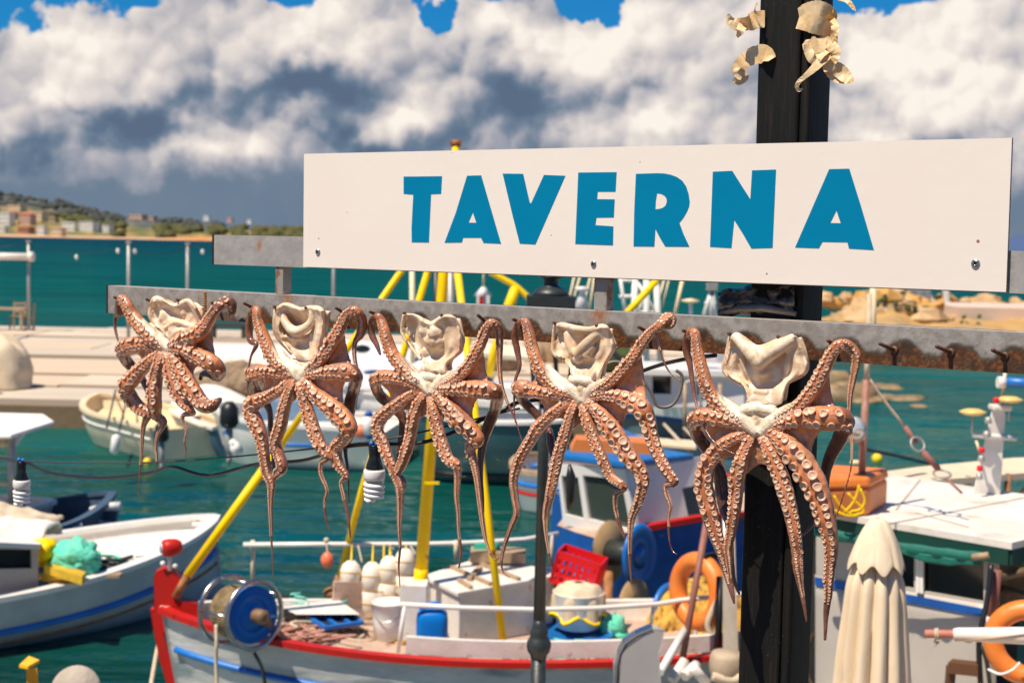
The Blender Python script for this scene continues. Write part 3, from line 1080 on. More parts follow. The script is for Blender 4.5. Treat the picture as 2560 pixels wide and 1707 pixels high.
# ================================================================ THE OCTOPUSES
skin_m = col_mat('octopus_skin', 0.34, 0.0, 0.0016, 170, spec=0.5, coat=1.0, sss=0.12, var=0.38, vscale=42, coatrough=0.10)
mantle_m = col_mat('octopus_mantle_flesh', 0.40, 0.0, 0.0010, 120, spec=0.45, coat=0.3, sss=0.2, var=0.10, vscale=30, coatrough=0.15)
suck_m = [mat('sucker_stalk', (0.60, 0.235, 0.10), 0.4, coat=0.4, c2=(0.48, 0.16, 0.065), nscale=120, namt=0.6),
          mat('sucker_rim', (0.72, 0.43, 0.28), 0.3, coat=0.6, c2=(0.60, 0.28, 0.15), nscale=200, namt=0.6),
          mat('sucker_cup', (0.62, 0.34, 0.17), 0.4, coat=0.3, c2=(0.80, 0.66, 0.52), nscale=300, namt=0.7)]
SUCK = []
for kind, prof in enumerate((
        [(1.25, -0.75, 0), (0.98, -0.25, 0), (0.84, 0.0, 0), (0.92, 0.18, 0), (1.0, 0.34, 0), (0.97, 0.46, 1), (0.82, 0.50, 1), (0.66, 0.44, 1), (0.52, 0.26, 2), (0.30, 0.16, 2), (0.0, 0.20, 2)],
        [(1.28, -0.75, 0), (1.02, -0.3, 0), (0.90, 0.0, 0), (0.98, 0.25, 0), (1.0, 0.42, 1), (0.86, 0.55, 1), (0.62, 0.52, 1), (0.45, 0.34, 2), (0.20, 0.30, 2), (0.0, 0.38, 2)],
        [(1.15, -0.75, 0), (0.80, -0.2, 0), (0.66, 0.15, 0), (0.80, 0.6, 0), (1.0, 0.85, 0), (0.98, 0.98, 1), (0.80, 1.02, 1), (0.60, 0.92, 2), (0.30, 0.80, 2), (0.0, 0.86, 2)])):
    n = 14
    vs, fs, ms = [], [], []
    for r, h, mi in prof:
        for k in range(n):
            a = 2 * pi * k / n
            w = 1 + 0.05 * math.sin(3 * a + kind)
            vs.append((r * w * math.cos(a), r * w * math.sin(a), h))
    for i in range(len(prof) - 1):
        for k in range(n):
            k2 = (k + 1) % n
            fs.append((i * n + k, i * n + k2, (i + 1) * n + k2, (i + 1) * n + k))
            ms.append(prof[i + 1][2])
    me = bpy.data.meshes.new('sucker')
    me.from_pydata(vs, [], fs)
    for m in suck_m:
        me.materials.append(m)
    me.polygons.foreach_set('material_index', ms)
    me.polygons.foreach_set('use_smooth', [True] * len(fs))
    SUCK.append((me, vs, fs, ms))

ORANGE = (0.57, 0.205, 0.078)
DEEP = (0.40, 0.118, 0.040)
TAN = (0.68, 0.34, 0.175)
BROWN = (0.165, 0.062, 0.036)
DARK = (0.075, 0.032, 0.022)
CREAM = (0.78, 0.56, 0.34)
PALE = (0.88, 0.73, 0.53)


def remesh(name, mb, voxel, sm=4):
    me = bpy.data.meshes.new(name + '_raw')
    me.from_pydata(mb.v, [], mb.f)
    o = bpy.data.objects.new(name + '_raw', me)
    COL.objects.link(o)
    r = o.modifiers.new('r', 'REMESH')
    r.mode = 'VOXEL'
    r.voxel_size = voxel
    r.use_smooth_shade = True
    if sm:
        s = o.modifiers.new('s', 'SMOOTH')
        s.factor = 0.5
        s.iterations = sm
    dg = bpy.context.evaluated_depsgraph_get()
    ev = o.evaluated_get(dg)
    out = bpy.data.meshes.new_from_object(ev, depsgraph=dg)
    bpy.data.objects.remove(o)
    bpy.data.meshes.remove(me)
    return out


OCT = []


def octopus(label, ox, oy, sc, centre, arms, webs, mantle, relief, pale, seed, folds=(), spots_big=0.0):
    rnd = random.Random(seed)

    def W(x, y, d):
        return rail(ox + x * sc, oy + y * sc, d)
    cx, cy = centre
    loc = W(cx, cy, 0.05)
    ppm = F_PX / (loc.y)                            # photo pixels per metre here
    cw = sc / ppm                                   # one crop pixel in metres
    root = empty('hanging_octopus', Vector((loc.x, loc.y, loc.z)), label, 'octopus', 'octopuses hung to dry on the rail')
    mb = MB()
    WS = 1.0 if sc > .4 else 1.55
    SK = []                                         # skeleton samples: position, radius, colour
    A = []
    for ai, arm in enumerate(arms):
        pts = arm['p']
        ctl = []
        for i, p in enumerate(pts):
            x, y, w = p[:3]
            if len(p) > 3:
                d = p[3]
            else:
                d = 0.055 + 0.016 * math.sin(min(1, i / 3.0) * pi * .6) + 0.006 * mnoise.noise(Vector((i * 1.1, ai * 3.3, seed)))
            ctl.append((*W(x, y, d), w * cw * 0.5 * (1.0 + 0.18 * smooth(20, 45, w / WS))))
        n = 8
        P = crom(ctl, n)
        C = [Vector(p[:3]) for p in P]
        R = [max(0.0021, float(p[3])) for p in P]
        # fine wrinkles along the arm
        for i in range(len(C)):
            k = i / n
            R[i] *= 1 + 0.05 * mnoise.noise(Vector((k * 4.1, ai, seed)))
        fr = frames(C)
        m = 16
        vs, fs = [], []
        for i, (c, (t, a, b)) in enumerate(zip(C, fr)):
            nn = rN - t * rN.dot(t)
            nn = nn.normalized() if nn.length > .2 else a
            bb = t.cross(nn)
            for k in range(m):
                an = 2 * pi * k / m
                rr = R[i] * (1 + 0.06 * mnoise.noise(Vector((i * .5, an, ai + seed))))
                ca, sa = math.cos(an), math.sin(an)
                # suckered face is flatter than the back
                f = 0.86 if ca > 0 else 0.95
                vs.append(c + nn * ca * rr * f + bb * sa * rr)
        for i in range(len(C) - 1):
            for k in range(m):
                k2 = (k + 1) % m
                fs.append((i * m + k, i * m + k2, (i + 1) * m + k2, (i + 1) * m + k))
        o = len(vs)
        vs += [C[0], C[-1]]
        for k in range(m):
            fs.append((o, (k + 1) % m, k))
            fs.append((o + 1, (len(C) - 1) * m + k, (len(C) - 1) * m + (k + 1) % m))
        mb.add(vs, fs, 0, True)
        A.append((C, R, n))
        L = len(C)
        back = arm.get('back', 99)
        for i, c in enumerate(C):
            k = i / n
            t = i / L
            col = mixc(ORANGE, TAN, max(0, mnoise.noise(Vector((k * .9, ai * 2.1, seed)))) * .9)
            col = mixc(col, DEEP, smooth(.30, .65, t) * .6)
            col = mixc(col, BROWN, smooth(.42, .85, t) * .9)
            if k > back:
                col = mixc(col, BROWN, smooth(back, back + 1.5, k) * .75)
            if arm.get('dark', 99) < k:
                col = mixc(col, DARK, .6)
            SK.append((c, col))
        # suckers
        s0, s1 = arm.get('s', (0.25, len(pts) - 1.2))
        if 'back' not in arm:
            s1 = max(s1, len(pts) * .80)
        r0, r1 = arm.get('roll', (0, 0))
        gain = arm.get('g', 1.0)
        dist = 0.0
        acc = [0.0]
        for i in range(1, L):
            acc.append(acc[-1] + (C[i] - C[i - 1]).length)
        def sample(s):
            for i in range(1, L):
                if acc[i] >= s:
                    f = (s - acc[i - 1]) / max(1e-9, acc[i] - acc[i - 1])
                    return i - 1 + f
            return L - 1.001
        s = acc[min(L - 1, int(s0 * n))]
        send = acc[min(L - 1, int(s1 * n))]
        side = 1
        while s < send:
            fi = sample(s)
            i = int(fi)
            f = fi - i
            i2 = min(i + 1, L - 1)
            c = C[i].lerp(C[i2], f)
            r = R[i] * (1 - f) + R[i2] * f
            t = (s - acc[min(L - 1, int(s0 * n))]) / max(1e-6, send - acc[min(L - 1, int(s0 * n))])
            rs = r * 0.37 * gain * (0.80 + 0.30 * math.sin(min(1, t * 1.6) * pi)) * rnd.uniform(0.88, 1.12)
            if rnd.random() < spots_big and .25 < t < .75:
                rs *= 1.25
            rs = max(0.0016, min(rs, 0.0115))
            tv, a, b = fr[i]
            nn = rN - tv * rN.dot(tv)
            nn = nn.normalized() if nn.length > .2 else a
            bb = tv.cross(nn)
            roll = math.radians(r0 + (r1 - r0) * t)
            an = roll + side * math.radians(31 + rnd.uniform(-4, 4))
            dirv = (nn * math.cos(an) * .9 + bb * math.sin(an)).normalized()
            face = (nn * math.cos(roll + (an - roll) * .75) + bb * math.sin(roll + (an - roll) * .75) + Vector((rnd.uniform(-.12, .12), rnd.uniform(-.12, .12), rnd.uniform(-.12, .12)))).normalized()
            SUCKS.append((root, c + dirv * r * .86 + tv * rnd.uniform(-.15, .15) * rs, face, rs, rnd.choice((0, 0, 1, 1, 2) if rs > .004 else (0, 1)), rnd.random() * 6))
            side = -side
            s += rs * 1.06
    # webs between neighbours
    C0 = W(cx, cy, 0.045)
    for (i, j, li, lj, sag, dep) in webs:
        Ci, Ri, n = A[i]
        Cj, Rj, n = A[j]
        def fn(u, v, Ci=Ci, Cj=Cj, li=li, lj=lj, sag=sag, dep=dep, n=n):
            a = min(v * li * 1.0 * n, len(Ci) - 1.01)
            b = min(v * lj * 1.0 * n, len(Cj) - 1.01)
            pa = Ci[int(a)].lerp(Ci[int(a) + 1], a % 1)
            pb = Cj[int(b)].lerp(Cj[int(b) + 1], b % 1)
            p = pa.lerp(pb, u)
            h = 4 * u * (1 - u)
            p = p.lerp(C0, sag * .8 * v * v * h)
            p = p - rN * (0.002 + dep * .75 * h * min(1, v * 1.5)) + rN * 0.003 * mnoise.noise(Vector((u * 5, v * 4, seed + i)))
            return p
        mb.sheet(fn, 18, 22, lambda p: -rN * 0.0065)
        for u in (.15, .3, .5, .7, .85):
            for v in (.2, .4, .6, .8, 1.0):
                SK.append((fn(u, v), mixc(ORANGE, TAN, .15 + .5 * v)))
    # pale flesh in the middle
    (C7, _, n7), (C0_, _, n0) = A[7], A[0]
    def pm(u, v):
        l = 2.5 * (1 - .55 * math.sin(pi * u)) * v
        a_, b_ = min(l * n7, len(C7) - 1.01), min(l * n0, len(C0_) - 1.01)
        pa = C7[int(a_)].lerp(C7[int(a_) + 1], a_ % 1)
        pb = C0_[int(b_)].lerp(C0_[int(b_) + 1], b_ % 1)
        return pa.lerp(pb, u) + rN * (.002 + .003 * mnoise.noise(Vector((u * 6, v * 5, seed)))) - rN * .014 * math.exp(-((u - .5) / .16) ** 2 - ((v - .55) / .22) ** 2)
    mb.sheet(pm, 24, 18, lambda p: -rN * 0.009)
    for u in (.12, .3, .5, .7, .88):
        for v in (.15, .4, .65, .9):
            SK.append((pm(u, v), PALE if u != .5 or v < .3 else CREAM))
    for line in pale:
        pts = [(*W(x, y, d), w * cw * .5) for x, y, w, d in line]
        P = crom(pts, 6)
        mb.tube([Vector(p[:3]) - rN * float(p[3]) * .55 for p in P], [max(.003, float(p[3]) * 1.3) for p in P], 14, flat=1.0)
        for p in P:
            q = Vector(p[:3]) + rN * float(p[3]) * .7
            for _ in range(2):
                SK.append((q, PALE))
    for dx, dy, r in ((-18, 4, 26), (18, 4, 26), (0, 14, 30), (0, -10, 30)):
        q = W(cx + dx, cy + dy, 0.062)
        mb.ball(q, (r * cw, r * cw * .8, r * cw), 14, 9)
        SK.append((q + rN * r * cw * .8, CREAM))
        SK.append((q + rN * r * cw * .8, PALE))
    bk = W(cx - 6, cy - 12, 0.064)
    br = (32 if sc > .4 else 44) * cw
    q_ = rN.to_track_quat('Z', 'Y')
    ring = [bk + q_ @ Vector((math.cos(k * pi / 10) * br, math.sin(k * pi / 10) * br * .5, 0)) for k in range(21)]
    mb.tube([p - rN * br * .12 for p in ring], br * .22, 8)
    for p in ring[::3]:
        SK.append((p + rN * br * .3, CREAM))
    for f in (-.5, 0, .5):
        SK.append((bk + rE * br * f - rN * .002, (.50, .32, .17)))
    me = remesh('octopus_body', mb, 0.0023, 2)
    # pigment
    kd = KDTree(len(SK))
    for i, (p, c) in enumerate(SK):
        kd.insert(p, i)
    kd.balance()
    nv = len(me.vertices)
    co = np.empty(nv * 3, np.float32)
    me.vertices.foreach_get('co', co)
    co = co.reshape(-1, 3)
    no = np.empty(nv * 3, np.float32)
    me.vertex_normals.foreach_get('vector', no)
    no = no.reshape(-1, 3)
    facing = no @ np.array(rN, np.float32)
    cols = np.empty((nv, 3), np.float32)
    for i in range(nv):
        r = kd.find_n(co[i], 3)
        w = [1.0 / (q[2] + .004) ** 2 for q in r]
        sw = sum(w)
        c = [sum(SK[q[1]][1][k] * ww for q, ww in zip(r, w)) / sw for k in range(3)]
        # the outer (dorsal) skin is brown-purple, a real change of skin
        b = smooth(0.15, -0.55, float(facing[i]))
        n1 = mnoise.noise(Vector(co[i].tolist()) * 35)
        c = mixc(c, (0.20, 0.085, 0.062), b * .8)
        n2 = mnoise.noise(Vector(co[i].tolist()) * 13 + Vector((3, 1, seed)))
        c = mixc(c, (0.24, 0.095, 0.07), .55 * smooth(.1, .55, n2))
        f = 1 + .22 * n1
        cols[i] = (c[0] * f, c[1] * f, c[2] * f)
    me.transform(Matrix.Translation(-root.location))
    me.materials.clear()
    me.materials.append(skin_m)
    me.name = 'octopus_body'
    bo = bpy.data.objects.new('body', me)
    COL.objects.link(bo)
    bo.parent = root
    at_ = me.color_attributes.new('col', 'FLOAT_COLOR', 'POINT')
    cc = np.ones((nv, 4), np.float32)
    cc[:, :3] = cols
    at_.data.foreach_set('color', cc.ravel())
    # ---------------- mantle: the turned-out bag, a thick fleshy cup hung on two hooks
    top, right, bottom, left = mantle
    def poly_at(pts, t):
        seg = [math.dist(pts[k], pts[k + 1]) for k in range(len(pts) - 1)]
        tot = sum(seg) * t
        for k, sg in enumerate(seg):
            if tot <= sg or k == len(seg) - 1:
                f = min(1, tot / sg)
                return (pts[k][0] + (pts[k + 1][0] - pts[k][0]) * f, pts[k][1] + (pts[k + 1][1] - pts[k][1]) * f)
            tot -= sg
    top = [tuple(q) for q in crom(top, 5)]
    right = [tuple(q) for q in crom(right, 5)]
    bottom = [tuple(q) for q in crom(bottom, 5)]
    left = [tuple(q) for q in crom(left, 5)]
    def mant(u, v):
        T, B_, Lf, Rt = poly_at(top, u), poly_at(bottom, u), poly_at(left, v), poly_at(right, v)
        q = []
        for k in (0, 1):
            q.append((1 - v) * T[k] + v * B_[k] + (1 - u) * Lf[k] + u * Rt[k] - ((1 - u) * (1 - v) * top[0][k] + u * (1 - v) * top[-1][k] + (1 - u) * v * bottom[0][k] + u * v * bottom[-1][k]))
        e = min(u, 1 - u)
        d = 0.052
        d += 0.014 * math.exp(-(e / .05) ** 2) * (1 - v * .6)          # rolled side lips
        d -= 0.015 * smooth(.04, .30, e) * smooth(.05, .30, v) * (1 - smooth(.6, 1.0, v))   # hollow
        d += 0.012 * math.exp(-((v) / .10) ** 2)                        # lip on top
        for bx, by, brx, bry, h in relief:
            d += 1.2 * h * math.exp(-((u - bx) / brx) ** 2 - ((v - by) / bry) ** 2)
        d += 0.006 * mnoise.fractal(Vector((u * 4 + seed, v * 4.5, 3.1)), 1.0, 2.0, 3) * (1 - .3 * v)
        d += 0.012 * smooth(.6, 1.0, v)
        return W(q[0], q[1], d)
    mm = MB().sheet(mant, 64, 64, lambda p: -rN * 0.013)
    def backing(u, v):
        p = mant(.03 + .94 * u, .04 + .92 * v)
        dd = (p - rO).dot(rN)
        return p - rN * (dd - min(dd, .040))
    mm.sheet(backing, 30, 30, lambda p: -rN * 0.010)
    for fpts in folds:
        fpts = [(x, y, w * 1.3 + 4, d - .0065) for x, y, w, d in fpts]
        P = crom([(*W(x, y, d), w * cw * .5) for x, y, w, d in fpts], 5) if len(fpts) > 1 else None
        if P is None:
            x, y, w, d = fpts[0]
            mm.ball(W(x, y, d), (w * cw * .5, w * cw * .35, w * cw * .46), 14, 10, jit=.25, seed=seed)
        else:
            mm.tube([Vector(p[:3]) for p in P], [float(p[3]) for p in P], 12)
    me = remesh('octopus_mantle', mm, 0.0022, 12)
    me.transform(Matrix.Translation(-root.location))
    me.materials.clear()
    me.materials.append(mantle_m)
    o = bpy.data.objects.new('mantle', me)
    COL.objects.link(o)
    o.parent = root
    xs_ = [q[0] for q in top + right + bottom + left]; ys_ = [q[1] for q in top + right + bottom + left]
    E0, E1, E2 = W(min(xs_), min(ys_), .05), W(max(xs_), min(ys_), .05), W(min(xs_), max(ys_), .05)
    lu, lv = (E1 - E0).dot(rE), (E0 - E2).z
    cl = []
    for vtx in me.vertices:
        p = vtx.co + root.location
        u, v = (p - E0).dot(rE) / lu, (E0.z - p.z) / lv
        n1 = mnoise.fractal(p * 45, 1.0, 2.0, 4)
        n2 = mnoise.noise(p * 14)
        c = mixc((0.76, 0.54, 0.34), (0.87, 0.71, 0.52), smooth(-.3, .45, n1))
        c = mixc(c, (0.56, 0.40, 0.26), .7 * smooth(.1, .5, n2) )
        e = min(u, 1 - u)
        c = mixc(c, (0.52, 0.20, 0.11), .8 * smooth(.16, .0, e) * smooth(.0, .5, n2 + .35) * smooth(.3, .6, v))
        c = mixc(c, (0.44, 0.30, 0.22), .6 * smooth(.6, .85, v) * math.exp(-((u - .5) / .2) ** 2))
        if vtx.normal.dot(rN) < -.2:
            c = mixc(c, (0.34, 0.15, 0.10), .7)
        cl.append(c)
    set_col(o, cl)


SUCKS = []
# ---- arms: (x, y, width[, depth from the rail]) in the close-up's pixels; s: sucker range; roll: which way suckers face
a = lambda *p, **k: dict(p=list(p), **k)

octopus('smallest octopus, at the left end of the rail with one tip curled over it',
        240, 690, .3061, (570, 590), [
    a((560, 610, 60), (520, 570, 80), (450, 495, 112), (370, 410, 108), (300, 325, 98), (255, 240, 88), (222, 185, 66), (190, 205, 62, .05), (195, 280, 84, .035), (165, 330, 46, .03), (155, 410, 30, .03), (170, 490, 24, .035), (187, 550, 12, .04), s=(.6, 6.2), back=6.3),
    a((545, 610, 60), (490, 580, 80), (420, 550, 92), (330, 555, 108), (255, 575, 128), (215, 620, 108, .045), (245, 690, 90, .01), (310, 760, 80, -.01), (370, 830, 62, -.02), (420, 930, 50, -.02), (450, 1040, 40, -.01), s=(.5, 5.1), back=5),
    a((550, 620, 60), (520, 640, 76), (455, 685, 90), (375, 755, 104), (300, 835, 124), (245, 895, 118), (270, 965, 108, .05), (335, 1060, 104, .045), (400, 1105, 88, .05), (425, 1130, 70, .05), (392, 1210, 48, .05), (380, 1300, 36, .05), (372, 1450, 26, .05), (362, 1570, 20, .05), (352, 1700, 14, .05), (342, 1800, 8, .05), s=(.6, 8.6), roll=(0, -25)),
    a((560, 620, 60), (540, 650, 76), (515, 730, 92), (492, 830, 100), (476, 950, 108), (482, 1060, 102), (495, 1140, 76, .055), (545, 1180, 62, .05), (550, 1215, 50, .05), (505, 1300, 34, .05), (490, 1400, 26, .05), (497, 1500, 20, .05), (478, 1600, 12, .05), (430, 1640, 8, .05), s=(.6, 6.4)),
    a((578, 625, 60), (590, 650, 70), (605, 730, 84), (625, 830, 100), (665, 950, 106), (722, 1040, 86), (775, 1095, 58), (790, 1120, 44, .06), (712, 1135, 38), (712, 1200, 32), (738, 1265, 28), (722, 1340, 20), (735, 1420, 15), (728, 1488, 8), s=(.6, 5.6), roll=(-10, -55)),
    a((600, 620, 60), (630, 640, 80), (680, 735, 108), (740, 860, 124), (800, 960, 128), (870, 1045, 114), (940, 1065, 86), (985, 1030, 62), (1020, 1000, 36, .05), s=(.6, 6.8), roll=(0, -45), g=1.1),
    a((600, 600, 60), (650, 585, 80), (740, 600, 94), (850, 655, 118), (945, 715, 126), (1005, 765, 104, .05), (990, 820, 76, .02), (925, 800, 56, .01), (870, 800, 46, .0), (850, 850, 30, 0), s=(.5, 5.6), g=1.15, back=5.4, dark=6.2),
    a((590, 600, 60), (640, 560, 84), (730, 515, 104), (835, 470, 112), (900, 400, 92), (950, 315, 80), (1000, 250, 76), (1055, 222, 86, .05), (1100, 225, 84, .04), (1112, 290, 60, .03), (1100, 330, 30, .025), s=(.5, 8.4)),
], [(0, 1, 4.1, 4.4, .25, .015), (1, 2, 4.4, 4.1, .35, .012), (2, 3, 3.8, 3.1, .4, .012), (3, 4, 2.5, 2.5, .4, .012), (4, 5, 2.9, 2.7, .4, .01), (5, 6, 3.6, 4.1, .35, .014), (6, 7, 4.6, 4.6, .12, .018)],
    ([(450, 215), (500, 172), (640, 238), (745, 195), (800, 255)], [(800, 255), (855, 395), (790, 430), (680, 530)], [(555, 480), (600, 525), (640, 530), (680, 530)], [(450, 215), (442, 320), (470, 395), (555, 480)]),
    [(.45, .42, .16, .12, .018), (.62, .72, .20, .14, .024), (.25, .25, .08, .3, .008), (.30, .62, .12, .15, .012), (.75, .35, .08, .2, .010)],
    [[(430, 400, 50, .052), (490, 480, 70, .058), (560, 560, 80, .066), (590, 600, 60, .066)], [(690, 510, 40, .055), (640, 555, 60, .06), (590, 600, 60, .068)], [(570, 540, 60, .06), (590, 600, 70, .068), (592, 640, 30, .066)]],
    11, [[(455, 220, 30, .058), (500, 182, 34, .06), (640, 244, 34, .058), (745, 204, 34, .06), (800, 262, 36, .058), (846, 380, 34, .05), (795, 425, 20, .045)],
     [(455, 220, 28, .056), (446, 320, 34, .054), (480, 400, 26, .05)], [(585, 335, 110, .044)], [(690, 440, 150, .040)], [(730, 300, 60, .05)], [(560, 430, 20, .06), (660, 375, 30, .062), (770, 410, 20, .056)]])

octopus('octopus second from the left, just left of the big spiral light bulb',
        560, 720, .4848, (385, 440), [
    a((365, 455, 36), (335, 425, 42), (300, 408, 50), (258, 365, 58), (215, 275, 58), (180, 180, 50), (168, 112, 38), (140, 128, 32, .045), (130, 200, 38, .03), (136, 268, 34, .03), (166, 292, 28, .04), (140, 350, 16, .045), (125, 430, 12, .05), (122, 520, 10, .05), (128, 585, 8, .05), s=(.4, 6.2), back=6.3),
    a((360, 460, 36), (330, 450, 42), (285, 440, 46), (220, 430, 60), (165, 437, 72), (138, 455, 62, .045), (160, 520, 50, .0), (215, 590, 42, -.02), (238, 650, 32, -.02), (240, 740, 30, -.02), (250, 850, 22, -.01), (262, 980, 12, 0), s=(.4, 4.9), back=4.8, dark=5.6),
    a((360, 465, 36), (340, 480, 42), (295, 522, 50), (225, 560, 58), (160, 590, 74), (132, 622, 64), (158, 680, 76), (188, 755, 66), (206, 850, 54), (220, 950, 48), (244, 1010, 42), (240, 1100, 28), (242, 1200, 22), (245, 1300, 15), (250, 1400, 9), (252, 1490, 6), s=(.5, 5.3), roll=(0, -20)),
    a((370, 475, 36), (360, 490, 40), (336, 540, 50), (312, 620, 56), (290, 720, 58), (265, 800, 54), (285, 860, 52), (300, 925, 52), (272, 962, 38, .06), (255, 992, 24, .05), (262, 1055, 12, .05), s=(.5, 7.3), roll=(0, 10)),
    a((388, 475, 36), (394, 495, 42), (406, 545, 52), (430, 625, 60), (460, 722, 64), (500, 820, 60), (540, 868, 38), (502, 900, 28), (500, 960, 26), (530, 1040, 22), (518, 1100, 18), (525, 1180, 14), (542, 1250, 8), s=(.5, 6.0), roll=(0, -60)),
    a((402, 468, 36), (425, 490, 50), (470, 545, 66), (540, 602, 80), (610, 662, 84), (648, 720, 72), (622, 772, 62, .06), (575, 822, 60, .05), (588, 905, 52, .05), (628, 968, 34, .05), (605, 1000, 24, .05), (620, 1080, 22, .05), (640, 1180, 18, .05), (652, 1288, 9, .05), s=(.5, 6.0), roll=(0, -20), g=1.12),
    a((402, 455, 36), (440, 448, 42), (500, 440, 50), (570, 432, 74), (635, 435, 84), (678, 455, 66, .05), (668, 520, 58, .01), (650, 600, 60, 0), (642, 670, 52, 0), (650, 760, 40, .01), (626, 830, 24, .02), (640, 950, 16, .03), (645, 1110, 8, .03), s=(.4, 4.9), g=1.15, back=4.8, dark=5.5),
    a((400, 450, 36), (440, 420, 44), (500, 370, 54), (560, 282, 60), (602, 202, 54), (635, 135, 44), (676, 118, 44), (710, 158, 46, .05), (708, 230, 42, .04), (676, 282, 26, .04), (674, 360, 22, .045), (690, 440, 16, .05), (685, 520, 10, .05), s=(.4, 8.2)),
], [(0, 1, 3.8, 4.1, .22, .015), (1, 2, 4.9, 4.6, .25, .018), (2, 3, 3.4, 3.1, .35, .012), (3, 4, 3.1, 2.7, .35, .01), (4, 5, 3.1, 2.9, .4, .01), (5, 6, 4.4, 4.1, .22, .016), (6, 7, 4.6, 4.1, .10, .018)],
    ([(272, 102), (320, 82), (390, 108), (440, 100), (505, 112)], [(505, 112), (510, 180), (498, 262), (470, 372)], [(355, 350), (380, 372), (420, 378), (470, 372)], [(272, 102), (262, 170), (268, 245), (355, 350)]),
    [(.42, .55, .22, .06, .022), (.10, .45, .07, .5, .012), (.90, .45, .07, .5, .014), (.45, .25, .25, .10, -.012), (.5, .85, .2, .1, .006)],
    [[(280, 320, 26, .055), (320, 385, 44, .06), (360, 430, 54, .066), (388, 470, 40, .068)], [(470, 370, 30, .055), (440, 410, 46, .062), (405, 445, 50, .066), (388, 480, 36, .068)], [(345, 385, 40, .055), (400, 395, 40, .055), (450, 380, 34, .055)]],
    23, [[(276, 108, 18, .058), (322, 88, 22, .06), (395, 114, 22, .06), (445, 104, 22, .06), (503, 118, 24, .058), (507, 200, 26, .054), (490, 270, 26, .052), (466, 362, 18, .05)],
     [(302, 116, 26, .060), (318, 180, 32, .064), (362, 222, 40, .066), (412, 212, 38, .066), (448, 176, 30, .062), (456, 122, 24, .06)],
     [(270, 112, 22, .056), (268, 200, 28, .052), (286, 258, 24, .05), (352, 342, 14, .048)], [(450, 230, 10, .056), (446, 300, 8, .056), (460, 350, 10, .054)]])

